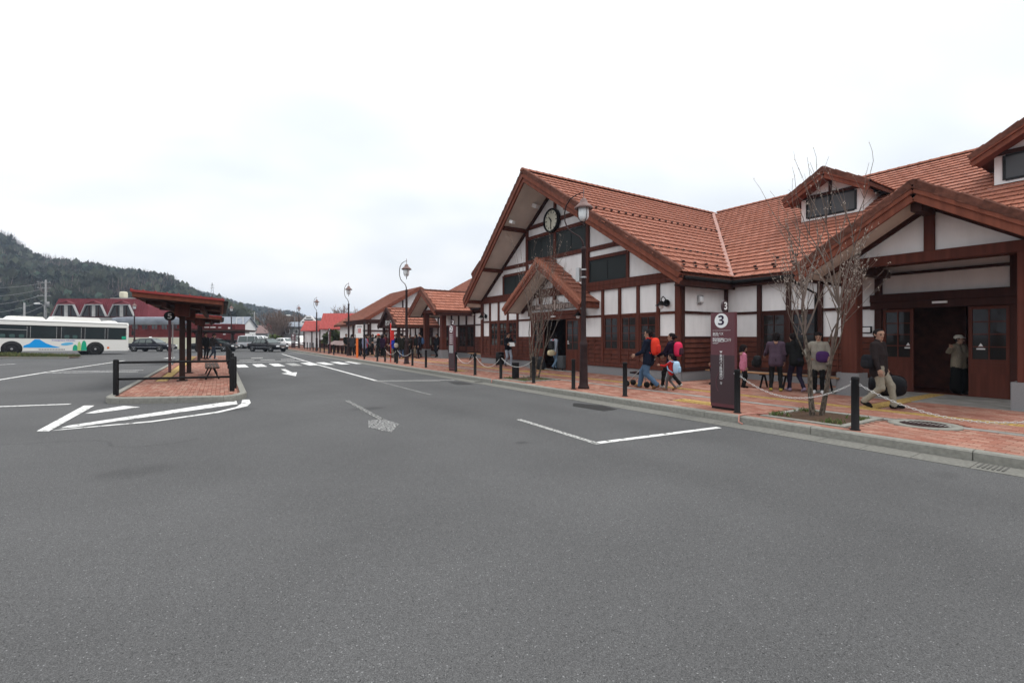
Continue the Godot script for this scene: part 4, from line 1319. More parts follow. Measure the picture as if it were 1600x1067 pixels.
func chain(a: Vector3, b: Vector3, sag, label: String):
	var L := (b - a).length() * (1.0 + 2.6 * pow(sag / (b - a).length(), 2))
	var n := int(L / 0.046)
	var link := ST(true)
	var ring := []
	for k in 9:
		var q := TAU * k / 8.0
		ring.append(Vector3(cos(q) * 0.013, 0, sin(q) * 0.029))
	tube(link, ring, [0.0036], 4, false)
	var mesh := mesh_of(link)
	var at := func(t): return a.lerp(b, t) - Vector3(0, sag * 4.0 * t * (1.0 - t), 0)
	var st := ST(true)
	for i in n:
		var p: Vector3 = at.call((i + 0.5) / n)
		var q: Vector3 = at.call((i + 0.9) / n)
		var bs := Basis.looking_at((q - p).normalized(), Vector3.UP) * Basis(Vector3.FORWARD, PI / 2 * (i % 2) + 0.35)
		st.append_from(mesh, 0, Transform3D(bs, p))
	var o := MeshInstance3D.new()
	o.name = numbered("chain")
	o.mesh = st.commit()
	o.material_override = M.chain
	add_child(o)
	tag(o, label, "chain", "white chains slung between the bollards")

# brush strokes of a character on a 9 x 9 grid, written x1 y1 x2 y2 with y downwards
const GLYPH := {
	"高": "4041 0292 3343 3353 3363 6365 6535 3533 1696 1619 9699 3767 6769 6939 3937",
	"速": "1021 0424 2427 0928 2899 3292 6067 4494 9446 4464 4666 6638 6698",
	"バ": "3309 5398 7072 8182",
	"ス": "1282 8219 5589",
	"新": "0151 2031 1243 0343 0555 2529 2608 2747 8061 6169 6494 8489",
	"宿": "4041 0191 0103 9193 2315 1419 3393 6345 4595 4549 9599 4999 4797",
	"西": "0191 1393 9399 1319 1999 4145 6165 4517 6586",
	"口": "1292 9298 9818 1812",
	"行": "3012 3325 2529 5191 4494 7479 7969",
}

func glyphs(st, text: String, t: Transform3D, size, step: Vector2):
	var at := Vector2.ZERO
	for ch in text:
		if GLYPH.has(ch):
			for s in str(GLYPH[ch]).split(" "):
				var a = Vector2(int(s[0]), -int(s[1])) * size / 9.0 + at
				var b = Vector2(int(s[2]), -int(s[3])) * size / 9.0 + at
				if a.distance_to(b) < 0.001: b += Vector2(0.002, 0)
				var d = (b - a).normalized()
				var n = Vector2(-d.y, d.x) * size * 0.055
				a -= d * size * 0.03; b += d * size * 0.03
				var f := func(p): return t * Vector3(p.x, p.y, 0.0)
				slab(st, [f.call(a + n), f.call(b + n), f.call(b - n), f.call(a - n)], t.basis.z * -0.002)
		at += step

func stop_sign_post(number: String, at: Vector3, turn, label: String, big: bool, group := "maroon bus stop pillars") -> Node3D:
	# local: the broad face looks along +z, 0.53 wide; the narrow edge with the round number along +x
	var s := thing("bus_stop_pillar", label, "bus stop sign", at, turn, group)
	var st := ST()
	bar(st, Vector3(0, 0.05, 0), Vector3(0, 2.0, 0), 0.54, 0.1, Vector3.BACK, 0.008)
	for c in s.get_children(): pass
	put("pillar", st, M.maroon, s)
	st = ST()
	bar(st, Vector3(0, 0.0, 0), Vector3(0, 0.05, 0), 0.5, 0.08, Vector3.BACK)
	put("foot", st, M.black_metal, s)
	st = ST()
	lb(st, Vector3(0, 0.62, 0.052), Vector3(0.54, 1.0, 0.006))
	put("lower_panel", st, M.maroon_dark, s)
	var face := Transform3D(Basis(), Vector3(0, 0, 0.056))
	st = ST()
	lathe(st, Transform3D(Basis(Vector3.RIGHT, PI / 2), Vector3(-0.02, 1.83, 0.054)), [[0.0, 0.0], [0.0, 0.004], [0.15, 0.004], [0.15, -0.004]], 32)
	put("number_disc", st, M.white_paint, s)
	var o := node_of("number", text_mesh(number, 0.27, 0.006), M.navy_ink)
	s.add_child(o, true)
	o.position = Vector3(-0.02, 1.835, 0.062)
	st = ST()
	if big:
		glyphs(st, "高速バス", face * Transform3D(Basis(), Vector3(-0.215, 1.59, 0)), 0.055, Vector2(0.062, 0))
		glyphs(st, "新宿西口", face * Transform3D(Basis(), Vector3(-0.215, 1.475, 0)), 0.078, Vector2(0.084, 0))
		glyphs(st, "行", face * Transform3D(Basis(), Vector3(0.135, 1.465, 0)), 0.06, Vector2(0.08, 0))
		glyphs(st, "高速バス新宿西口", face * Transform3D(Basis(), Vector3(-0.055, 1.14, 0)), 0.056, Vector2(0, -0.066))
		glyphs(st, "行", face * Transform3D(Basis(), Vector3(-0.05, 0.565, 0)), 0.048, Vector2(0.08, 0))
		tri(st, face * Vector3(-0.06, 1.2, 0), face * Vector3(0.01, 1.2, 0), face * Vector3(-0.025, 1.165, 0))
		for q in [[1.63, 0.4, 0.006], [1.515, 0.14, 0.008], [1.372, 0.13, 0.008], [1.355, 0.11, 0.006]]:
			var x: float = -0.215
			while x < -0.215 + q[1]:
				lb(st, Vector3(x + 0.006, q[0], 0.056), Vector3(0.009, q[2], 0.002))
				x += 0.015
		for i in 22: lb(st, Vector3(0.035, 1.12 - i * 0.022, 0.056), Vector3(0.005, 0.012, 0.002))
	else:
		for i in 5: lb(st, Vector3(-0.02, 1.58 - i * 0.09, 0.056), Vector3(0.3, 0.025, 0.002))
	put("lettering", st, M.white_paint, s)
	if not big:
		st = ST()
		lb(st, Vector3(-0.02, 0.95, 0.057), Vector3(0.4, 0.34, 0.004))
		put("timetable", st, M.galvanised, s)
	st = ST(true)
	for q in [[0.14, 0.26], [0.19, 0.2]]:
		var arc := []
		for k in 12: arc.append(Vector3(0.12 + 0.26 * cos(PI * 0.75 + k * 0.13), 0.55 + 0.3 * sin(PI * 0.75 + k * 0.13), 0.0555))
		tube(st, arc, [0.008], 4)
		break
	put("ring_emblem", st, M.maroon, s)
	# little oval number above, square to the kerb
	st = ST()
	lathe(st, Transform3D(Basis(Vector3(0, 0, 1), Vector3(1, 0, 0), Vector3(0, 1, 0)) * Basis.from_scale(Vector3(0.78, 1, 1)), Vector3(0.02, 2.13, 0)), [[0.0, -0.02], [0.125, -0.02], [0.125, 0.02], [0, 0.02]], 24)
	put("top_disc", st, M.maroon_dark, s)
	o = node_of("number", text_mesh(number, 0.21, 0.008), M.white_paint)
	s.add_child(o, true)
	o.transform = Transform3D(Basis(Vector3.UP, PI / 2), Vector3(0.043, 2.13, 0))
	return s

func grow(st, buds: Array, p: Vector3, dir: Vector3, length, r, level, spread, n_kids, up, thin := 0.004):
	var steps := 4 if level < 2 else 3
	var pts := [p]
	var rad := [r]
	var d := dir
	var kids := []
	for i in steps:
		d = (d + Vector3(rng.randfn(0, 0.13), rng.randfn(0, 0.07) + up, rng.randfn(0, 0.13))).normalized()
		pts.append(pts[-1] + d * length / steps)
		rad.append(r * (1.0 - 0.72 * (i + 1) / steps) if level < 3 else r * (1.0 - 0.5 * (i + 1) / steps))
		if i > 0 or level > 0: kids.append([pts[-1], d])
	tube(st[0 if level == 0 else 1], pts, rad, 7 if level == 0 else (5 if level == 1 else 3), false)
	if level >= 2:
		for k in 2: buds.append(pts[1 + rng.randi() % steps])
	if level >= 3: return
	var count: int = n_kids[level]
	for k in count:
		var at: Array = kids[rng.randi() % kids.size()] if k < count - 1 else [pts[-1], d]
		var a := rng.randf() * TAU
		var side := d.cross(Vector3(cos(a), 0.2, sin(a))).normalized()
		var nd = (at[1] + side * spread * rng.randf_range(0.6, 1.2)).normalized()
		if k == count - 1: nd = d
		grow(st, buds, at[0], nd, length * rng.randf_range(0.5, 0.72), maxf(r * (0.4 if level == 0 else 0.5), thin), level + 1, spread, n_kids, up, thin)

func bare_tree(called: String, label: String, at: Vector3, stems: Array, kids: Array, spread, sd: int, far := false, group := "", up := 0.10) -> Node3D:
	rng.seed = sd
	var t := thing(called, label, "tree", at, 0.0, group)
	var st := [ST(true), ST(true)]
	var buds := []
	for s in stems:
		grow(st, buds, s[0], s[1].normalized(), s[2], s[3], 0, spread, kids, up, 0.035 if far else 0.004)
	put("trunk", st[0], M.far_twig if far else M.bark, t)
	put("crown", st[1], M.far_twig if far else M.twig, t)
	if not far:
		var b := ST()
		for p in buds:
			for k in 2:
				var c: Vector3 = p + Vector3(rng.randfn(0, 0.007), rng.randfn(0, 0.012), rng.randfn(0, 0.007))
				var r := rng.randf_range(0.005, 0.009)
				for s in [-1.0, 1.0]:
					for q in 3:
						tri(b, c + Vector3(0, r * 1.6 * s, 0), c + Vector3(cos(q * 2.1), 0, sin(q * 2.1)) * r, c + Vector3(cos(q * 2.1 + 2.1), 0, sin(q * 2.1 + 2.1)) * r)
		put("buds", b, M.bud, t)
	return t

func bench(label: String, at: Vector3, turn, L) -> Node3D:
	var b := thing("bench", label, "bench", at, turn, "slatted benches in the station square")
	for i in 4:
		var st := ST()
		bar(st, Vector3(-L / 2, 0.42, -0.17 + i * 0.113), Vector3(L / 2, 0.42, -0.17 + i * 0.113), 0.095, 0.035, Vector3.UP, 0.006)
		put("slat", st, M.bench_wood, b)
	for s in [-1.0, 1.0]:
		for q in [-1.0, 1.0]:
			var st := ST()
			bar(st, Vector3(s * (L / 2 - 0.3), 0.4, q * 0.03), Vector3(s * (L / 2 - 0.3), 0.0, q * 0.2), 0.05, 0.03, Vector3.RIGHT)
			put("leg", st, M.black_metal, b)
		var st2 := ST()
		bar(st2, Vector3(s * (L / 2 - 0.3), 0.385, -0.2), Vector3(s * (L / 2 - 0.3), 0.385, 0.2), 0.05, 0.03)
		put("bracket", st2, M.black_metal, b)
	return b

func shelter(at: Vector3, turn, label: String, L := 8.0) -> Node3D:
	# local: +x across towards the station, -z along the island; roof higher on the road side
	var s := thing("bus_shelter", label, "bus shelter", at, turn, "wooden bus shelters on the island")
	var roof := put("roof", _shelter_roof(L), M.shelter_red, s)
	var st := ST()
	slab(st, [Vector3(-1.06, 2.86, 0.02), Vector3(-1.06, 2.86, -L), Vector3(1.15, 2.68, -L), Vector3(1.15, 2.68, 0.02)], Vector3(0, 0.03, 0))
	put("soffit", st, M.timber_dark, roof)
	st = ST()
	bar(st, Vector3(-1.10, 2.91, 0.04), Vector3(1.18, 2.735, 0.04), 0.04, 0.13)
	bar(st, Vector3(-1.12, 2.91, 0.02), Vector3(-1.12, 2.91, -L), 0.05, 0.13)
	bar(st, Vector3(1.18, 2.735, 0.02), Vector3(1.18, 2.735, -L), 0.05, 0.13)
	put("fascia", st, M.rake_wood, roof)
	st = ST()
	for x in [1.27]: bar(st, Vector3(x, 2.76, 0.1), Vector3(x, 2.76, -L), 0.12, 0.09, Vector3.UP, 0.02)
	put("gutter", st, M.black_metal, roof)
	for z in [-1.6, -5.7]:
		st = ST()
		bar(st, Vector3(0, 0.13, z), Vector3(0, 2.4, z), 0.16, 0.16, Vector3.RIGHT, 0.01)
		put("post", st, M.post_black, s)
		st = ST()
		bar(st, Vector3(-0.2, 2.56, z), Vector3(0.22, 2.54, z), 0.3, 0.42, Vector3.UP, 0.01)
		put("bracket", st, M.timber, s)
		st = ST()
		bar(st, Vector3(-0.98, 2.79, z), Vector3(1.1, 2.63, z), 0.14, 0.12)
		put("rafter", st, M.timber_dark, s)
		st = ST()
		lb(st, Vector3(0, 0.16, z), Vector3(0.3, 0.04, 0.3))
		put("base_plate", st, M.black_metal, s)
	for x in [-0.08, 0.12]:
		st = ST()
		bar(st, Vector3(x * 5, 2.62 - x * 0.4, -0.3), Vector3(x * 5, 2.62 - x * 0.4, -L + 0.3), 0.12, 0.16)
		put("purlin", st, M.timber_dark, s)
	return s

func _shelter_roof(L) -> SurfaceTool:
	var st := ST()
	slab(st, [Vector3(-1.18, 3.06, 0.12), Vector3(-1.18, 3.06, -L - 0.1), Vector3(1.22, 2.87, -L - 0.1), Vector3(1.22, 2.87, 0.12)], Vector3(0, -0.07, 0))
	for i in 9:
		var x := -1.16 + i * 0.29
		bar(st, Vector3(x, 3.075 - (x + 1.18) * 0.079, 0.12), Vector3(x, 3.075 - (x + 1.18) * 0.079, -L - 0.1), 0.03, 0.03)
	return st

func street():
	# ---- lamps
	var l0 := street_lamp(true)
	l0.position = P(9.24, 0.15, 10.46)
	l0.rotation.y = -PI / 2 + 0.25
	tag(l0, "tall brown swan-neck street lamp with a white box on its pole, before the big gable")
	var l1 := street_lamp(false)
	l1.position = P(9.4, 0.15, 25.26)
	l1.rotation.y = -PI / 2 + 0.25
	tag(l1, "brown street lamp on the kerb in front of the far entrance porch")
	for q in [[9.6, 38.6, "brown street lamp rising behind the orange bus stop sign"], [10.2, 54.5, "brown street lamp in front of the red metal roof"], [10.6, 68.5, "small far street lamp by the sign board with the white gable"], [2.9, 69.5, "far street lamp rising over the maroon wagon"], [-6.8, 70.5, "far street lamp in front of the wine-red mansard hotel"]]:
		dup(l1, "street_lamp", P(q[0], 0.15 if q[0] > 5 else 0.0, q[1]), -PI / 2 + 0.25, q[2])
	# ---- bollards and chains
	var b := bollard_shape()
	var spots := [[8.79, 3.43, "black bollard in the foreground with a chain on either side"], [8.83, 5.47, "black bollard standing against the side of the big 3 pillar"], [8.92, 8.54, "black bollard in front of the family with red rucksacks"], [8.88, 10.49, "black bollard close beside the tall lamp post"], [8.96, 12.56, "black bollard at the near corner of the thin trees' bed"], [8.89, 14.47, "black bollard at the far corner of the thin trees' bed"], [8.92, 16.45, "black bollard halfway between the thin trees and the pillar with 2"], [9.0, 18.3, "black bollard standing right before the pillar with 2"], [9.05, 21.68, "black bollard next beyond the pillar with 2"], [9.05, 23.46, "black bollard on the near side of the second lamp post"], [9.08, 25.9, "black bollard hard by the foot of the second lamp post"], [9.1, 28.05, "black bollard by the short red pole"], [8.9, 28.9, "black bollard at the near end of the crossing"], [8.8, 0.7, "black bollard at the near end of the foreground chain"]]
	for i in spots.size():
		var q = spots[i]
		if i == 0:
			b.position = P(q[0], 0.15, q[1])
			tag(b, q[2])
		else:
			dup(b, "bollard", P(q[0], 0.15, q[1]), 0.0, q[2])
	for i in 9:
		dup(b, "bollard", P(9.0 + 0.15 * i, 0.15, 41.0 + i * 2.6), 0.0, "black bollard in the far row beyond the orange sign, %s along the row" % ["first", "second", "third", "fourth", "fifth", "sixth", "seventh", "eighth", "ninth"][i])
	var hang := func(i, j): return [P(spots[i][0], 0.92, spots[i][1]), P(spots[j][0], 0.92, spots[j][1])]
	for q in [[0, 1, 0.36, "white chain sagging between the big 3 pillar and the foreground bollard"], [13, 0, 0.42, "white chain sagging in front of the near entrance door"], [4, 5, 0.3, "white chain sagging past the thin trees"], [5, 6, 0.4, "white chain sagging left of the thin trees"], [6, 7, 0.36, "white chain sagging beside the pillar with 2"], [9, 10, 0.3, "white chain sagging by the second lamp post"], [10, 11, 0.3, "white chain sagging by the short red pole"]]:
		var e = hang.call(q[0], q[1])
		chain(e[0], e[1], q[2], q[3])
	var st := ST()
	bar(st, P(9.39, 0.15, 14.28), P(9.39, 0.72, 14.28), 0.2, 0.2, Vector3.RIGHT, 0.02)
	tag(put("marker_post", st, M.black_metal), "short square black post beside the bed of thin trees", "post")
	st = ST()
	bar(st, P(9.45, 0.15, 27.1), P(9.45, 0.8, 27.1), 0.2, 0.2, Vector3.RIGHT, 0.02)
	tag(put("marker_post", st, M.black_metal), "short square black post behind the second lamp post", "post")
	var rp := thing("banner_pole", "red pole with a red banner by the crossing", "banner", P(9.26, 0.15, 27.5))
	st = ST(true)
	tube(st, [Vector3(0, 0, 0), Vector3(0, 2.3, 0)], [0.03], 8)
	put("pole", st, M.sign_red, rp)
	st = ST()
	bar(st, Vector3(0.1, 1.3, 0), Vector3(0.1, 1.85, 0), 0.2, 0.03, Vector3.BACK, 0.0)
	put("banner", st, M.sign_red, rp)
	# ---- bus stop pillars: broad face to the road
	stop_sign_post("3", P(9.04, 0.15, 5.9), -PI / 2, "large maroon pillar with a white round 3 on its broad face", true)
	stop_sign_post("2", P(9.22, 0.15, 19.1), -PI / 2, "maroon pillar with a black round 2 on top, further down the kerb", false)
	stop_sign_post("1", P(9.5, 0.15, 45.0), -PI / 2, "small far maroon pillar by the row of leaning notice boards", false)
	stop_sign_post("6", far_at(458, 64.7), -0.6, "small far maroon pillar right of the black taxi with a white disc", false)
	var five := thing("bus_stop_post", "thin dark post with a round black 5 on top, on the island", "bus stop sign", P(-1.2, 0.15, 24.5))
	st = ST()
	bar(st, Vector3(0, 0, 0), Vector3(0, 2.2, 0), 0.16, 0.1, Vector3.RIGHT, 0.01)
	put("post", st, M.maroon, five)
	st = ST()
	lb(st, Vector3(0.1, 1.2, 0), Vector3(0.04, 1.8, 0.06))
	put("side_strip", st, M.galvanised, five)
	st = ST(true)
	lathe(st, Transform3D(Basis(Vector3.RIGHT, PI / 2), Vector3(0, 2.36, 0.0)), [[0.0, -0.03], [0.2, -0.03], [0.2, 0.03], [0, 0.03]], 24)
	put("disc", st, M.black_metal, five)
	var o := node_of("number", text_mesh("5", 0.3, 0.01), M.white_paint)
	five.add_child(o, true)
	o.position = Vector3(0, 2.36, 0.036)
	# ---- the orange bus stop sign
	var og := thing("orange_stop_sign", "orange-legged bus stop sign with a white timetable panel", "bus stop sign", P(9.3, 0.15, 34.6), -0.35)
	st = ST()
	bar(st, Vector3(-0.1, 0, 0), Vector3(-0.1, 1.4, 0), 0.2, 0.14, Vector3.RIGHT, 0.01)
	put("leg", st, M.orange, og)
	st = ST()
	bar(st, Vector3(0.05, 1.42, 0), Vector3(0.05, 2.35, 0), 0.5, 0.1, Vector3.BACK, 0.01)
	put("panel", st, M.white_paint, og)
	st = ST()
	for i in 5: lb(st, Vector3(-0.05 + i * 0.045, 1.9, 0.27), Vector3(0.03, 0.34, 0.004))
	og.get_child(0)
	st = ST()
	for i in 3:
		for j in 4: lb(st, Vector3(0.0 + i * 0.07, 1.8 + j * 0.08, 0.055), Vector3(0.055, 0.06, 0.004))
	put("print", st, M.sign_red, og)
	st = ST()
	for j in 4: lb(st, Vector3(-0.1, 1.78 + j * 0.09, 0.055), Vector3(0.05, 0.04, 0.004))
	for j in 8: lb(st, Vector3(-0.1 + j * 0.045, 2.22, 0.055), Vector3(0.02, 0.14, 0.004))
	put("print", st, M.navy_ink, og)
	st = ST(true)
	tube(st, [P(8.95, 0.15, 31.9), P(8.95, 2.6, 31.9)], [0.06], 8)
	tag(put("steel_post", st, M.black_metal), "tall black steel post right of the orange bus stop sign", "post")
	# ---- trees in the beds
	bare_tree("young_tree", "bare young tree with two mottled stems beside the big 3 pillar", P(9.68, 0.15, 4.4), [
		[Vector3(-0.08, 0, -0.05), Vector3(-0.09, 1, -0.05), 2.1, 0.054], [Vector3(0.07, 0, 0.04), Vector3(0.10, 1, 0.07), 2.1, 0.05], [Vector3(0.13, 0.95, 0.1), Vector3(0.45, 1.0, 0.3), 1.1, 0.018], [Vector3(-0.16, 1.0, -0.08), Vector3(-0.5, 1.0, -0.3), 1.1, 0.018], [Vector3(0.17, 1.4, 0.12), Vector3(0.3, 1.0, 0.2), 1.0, 0.016]], [6, 4, 2], 0.5, 27, false, "", 0.14)
	bare_tree("young_tree", "clump of thin bare stems in front of the main door", P(10.0, 0.15, 14.1), [
		[Vector3(-0.12, 0, 0.1), Vector3(-0.10, 1, 0.05), 2.2, 0.036], [Vector3(0.0, 0, -0.1), Vector3(-0.02, 1, -0.08), 2.4, 0.04], [Vector3(0.12, 0, 0.0), Vector3(0.08, 1, 0), 2.4, 0.04], [Vector3(0.2, 0, 0.1), Vector3(0.14, 1, 0.1), 2.1, 0.036], [Vector3(-0.02, 0, 0.15), Vector3(0.02, 1, 0.14), 2.2, 0.032], [Vector3(0.08, 0, -0.15), Vector3(0.1, 1, -0.14), 2.0, 0.032]], [4, 3, 3], 0.34, 12)
	st = ST(true)
	tube(st, [P(9.05, 0.17, 4.95), P(8.9, 0.19, 5.1), P(8.66, 0.175, 5.2), P(8.48, 0.16, 5.22), P(8.44, 0.05, 5.2), P(8.4, 0.03, 5.1)], [0.013], 7)
	tag(put("tree_tie", st, M.rope), "frayed pink strap lying over the kerb from the planting bed", "strap")
	st = ST(true)
	tube(st, [P(9.2, 0.17, 14.4), P(8.9, 0.19, 14.5), P(8.62, 0.17, 14.45), P(8.46, 0.14, 14.4), P(8.44, 0.04, 14.35)], [0.016], 6)
	tag(put("tree_tie", st, M.rope), "red cord lying over the kerb by the thin trees", "strap")
	# ---- benches
	bench("long wooden bench along the recessed wall behind the big 3 pillar", P(13.85, 0.15, 8.5), PI / 2, 2.1)
	bench("long wooden bench behind the young tree, next to the near porch", P(13.95, 0.15, 6.6), PI / 2, 1.7)
	bench("wooden bench by the recessed wall beyond the gable", P(14.6, 0.15, 26.4), PI / 2, 2.4)
	var ib := bench("slatted bench under the near shelter on the island", P(0.25, 0.15, 21.3), PI / 2, 3.6)
	for c in ib.get_children():
		if c.material_override == M.bench_wood: c.material_override = M.bench_dark
	# ---- island shelters and rail
	shelter(P(-0.66, 0.0, 18.1), -0.025, "near wooden bus shelter on the island with a red metal roof edge")
	shelter(P(-0.3, 0.0, 33.6), -0.025, "second wooden bus shelter further along the island")
	var far := shelter(P(-2.0, 0.05, 60.5), -PI / 2 + 0.57, "dark flat canopy behind the taxis at the far side of the square", 7.6)
	far.scale = Vector3(1, 0.8, 1)
	for c in far.find_children("*", "MeshInstance3D", true, false):
		if c.material_override in [M.shelter_red, M.rake_wood, M.timber]: c.material_override = M.timber_dark
	var ip: Array[Vector2] = [Vector2(-1.91, 15.9), Vector2(0.65, 15.2)]
	var rail := thing("guard_rail", "black two-bar guard rail across the near end of the island", "guard rail", P(-0.6, 0.15, 15.5))
	for q in ip:
		st = ST(true)
		lathe(st, Transform3D(Basis(), P(q.x, 0.13, q.y)), [[0.062, 0.0], [0.062, 0.9], [0.05, 0.93], [0, 0.935]], 14)
		wput("post", st, M.black_metal, rail)
	for h in [0.98, 0.55]:
		st = ST(true)
		tube(st, [P(ip[0].x, h, ip[0].y), P(ip[1].x, h, ip[1].y)], [0.03], 8)
		wput("bar", st, M.black_metal, rail)
	for i in 6:
		var d: float = [16.0, 19.0, 22.4, 26.0, 30.0, 34.0][i]
		st = ST(true)
		lathe(st, Transform3D(Basis(), P(0.74 + (d - 16.0) * 0.025, 0.15, d)), [[0.062, 0.0], [0.062, 0.9], [0.05, 0.93], [0, 0.935]], 14)
		tag(put("island_bollard", st, M.black_metal), "black post on the station side of the island, %s from the guard rail" % ["first", "second", "third", "fourth", "fifth", "sixth"][i], "bollard", "black posts along the island edge")
	# leaning notice boards beyond the crossing
	for i in 5:
		var nb := thing("notice_stand", "slanted notice board on two dark legs, %s in its row" % ["first", "second", "third", "fourth", "fifth"][i], "notice board", P(10.2, 0.15, 41.0 + i * 1.5), 0.0, "row of slanted notice boards beyond the orange sign")
		for s in [-0.5, 0.5]:
			st = ST()
			bar(st, Vector3(0, 0, s), Vector3(0, 0.8, s), 0.12, 0.1, Vector3.RIGHT)
			put("leg", st, M.timber_dark, nb)
		st = ST()
		bar(st, Vector3(-0.35, 0.75, 0), Vector3(0.35, 1.1, 0), 1.4, 0.05)
		put("board", st, M.lamp_hood, nb)

var heads := {}
var hands := {}

# fills a grid with the smooth union of tapered capsules [a, b, ra, rb, id] and meshes it with surface nets -> {v, n, c, i}
func skin_of(bones: Array, cell: float, k: float) -> Dictionary:
	var lo := Vector3.ONE * 1e9
	var hi := -lo
	for b in bones:
		var r := maxf(b[2], b[3]) + cell * 2.5
		lo = lo.min(b[0] - Vector3.ONE * r).min(b[1] - Vector3.ONE * r)
		hi = hi.max(b[0] + Vector3.ONE * r).max(b[1] + Vector3.ONE * r)
	var nx := int((hi.x - lo.x) / cell) + 2
	var ny := int((hi.y - lo.y) / cell) + 2
	var nz := int((hi.z - lo.z) / cell) + 2
	var D := PackedFloat32Array()
	var R := PackedFloat32Array()
	var C := PackedInt32Array()
	D.resize(nx * ny * nz); D.fill(9.0)
	R.resize(nx * ny * nz); R.fill(9.0)
	C.resize(nx * ny * nz)
	var sy := nx
	var sz := nx * ny
	for b in bones:
		var a: Vector3 = b[0]
		var ab: Vector3 = b[1] - b[0]
		var l2 := maxf(ab.length_squared(), 1e-8)
		var ra: float = b[2]
		var rb: float = b[3]
		var id: int = b[4]
		var m := maxf(ra, rb) + cell * 2.0 + k
		var p0: Vector3 = (b[0].min(b[1]) - Vector3.ONE * m - lo) / cell
		var p1: Vector3 = (b[0].max(b[1]) + Vector3.ONE * m - lo) / cell
		for z in range(maxi(0, int(p0.z)), mini(nz, int(p1.z) + 1)):
			for y in range(maxi(0, int(p0.y)), mini(ny, int(p1.y) + 1)):
				var at := z * sz + y * sy
				for x in range(maxi(0, int(p0.x)), mini(nx, int(p1.x) + 1)):
					var q := lo + Vector3(x, y, z) * cell - a
					var t := clampf(q.dot(ab) / l2, 0.0, 1.0)
					var d := (q - ab * t).length() - (ra + (rb - ra) * t)
					var i := at + x
					if d < R[i]:
						R[i] = d
						C[i] = id
					var h := clampf(0.5 + 0.5 * (D[i] - d) / k, 0.0, 1.0)
					D[i] = lerpf(D[i], d, h) - k * h * (1.0 - h)
	var V := PackedVector3Array()
	var N := PackedVector3Array()
	var K := PackedInt32Array()
	var I := PackedInt32Array()
	var ids := {}
	var off := [0, 1, sy, sy + 1, sz, sz + 1, sz + sy, sz + sy + 1]
	var lim := cell * 1.8
	for z in nz - 1:
		for y in ny - 1:
			var at := z * sz + y * sy
			for x in nx - 1:
				var i := at + x
				if absf(D[i]) > lim: continue
				var inside := 0
				for o in off:
					if D[i + o] < 0.0: inside += 1
				if inside == 0 or inside == 8: continue
				var sum := Vector3.ZERO
				var cnt := 0
				for e in [[0, 1], [2, 3], [4, 5], [6, 7], [0, 2], [1, 3], [4, 6], [5, 7], [0, 4], [1, 5], [2, 6], [3, 7]]:
					var da := D[i + off[e[0]]]
					var db := D[i + off[e[1]]]
					if (da < 0.0) != (db < 0.0):
						var t := da / (da - db)
						var pa := Vector3(e[0] & 1, (e[0] >> 1) & 1, e[0] >> 2)
						var pb := Vector3(e[1] & 1, (e[1] >> 1) & 1, e[1] >> 2)
						sum += pa.lerp(pb, t)
						cnt += 1
				var near := 0
				var best := 9.0
				for o in off:
					if R[i + o] < best:
						best = R[i + o]
						near = C[i + o]
				ids[i] = V.size()
				V.append(lo + (Vector3(x, y, z) + sum / cnt) * cell)
				K.append(near)
	N.resize(V.size())
	for i in ids:
		for ax in 3:
			var st: int = [1, sy, sz][ax]
			var s1: int = [sy, sz, 1][ax]
			var s2: int = [sz, 1, sy][ax]
			var neg := D[i] < 0.0
			if neg == (D[i + st] < 0.0): continue
			if not (ids.has(i - s1) and ids.has(i - s2) and ids.has(i - s1 - s2)): continue
			var a: int = ids[i]
			var b: int = ids[i - s1]
			var c: int = ids[i - s1 - s2]
			var d: int = ids[i - s2]
			var f := (V[c] - V[a]).cross(V[d] - V[b])
			if neg:
				I.append_array(PackedInt32Array([a, d, c, a, c, b]))
			else:
				I.append_array(PackedInt32Array([a, b, c, a, c, d]))
			var out := f if neg else -f
			if out.dot(Vector3(1, 0, 0) if ax == 0 else (Vector3(0, 1, 0) if ax == 1 else Vector3(0, 0, 1))) * (1.0 if neg else -1.0) < 0.0: out = -out
			for q in [a, b, c, d]: N[q] += out
	for q in N.size(): N[q] = N[q].normalized()
	return {"v": V, "n": N, "c": K, "i": I}

func join_skin(acc: Dictionary, s: Dictionary, t: Transform3D, colors: Array, wrinkle := 0.0, plain := -1):
	var base: int = acc.v.size()
	var flip := t.basis.determinant() < 0.0
	var nb := t.basis.orthonormalized()
	var noise := FastNoiseLite.new()
	noise.frequency = 9.0
	noise.fractal_octaves = 2
	for q in s.v.size():
		var p: Vector3 = s.v[q]
		if wrinkle > 0.0 and s.c[q] != plain:
			p += s.n[q] * wrinkle * noise.get_noise_3d(p.x * 1.2, p.y * 0.8, p.z * 1.2 + base)
		acc.v.append(t * p)
		acc.n.append((nb * s.n[q]).normalized())
		acc.c.append(colors[s.c[q]])
	if flip:
		for q in range(0, s.i.size(), 3):
			acc.i.append(base + s.i[q]); acc.i.append(base + s.i[q + 2]); acc.i.append(base + s.i[q + 1])
	else:
		for q in s.i: acc.i.append(base + q)

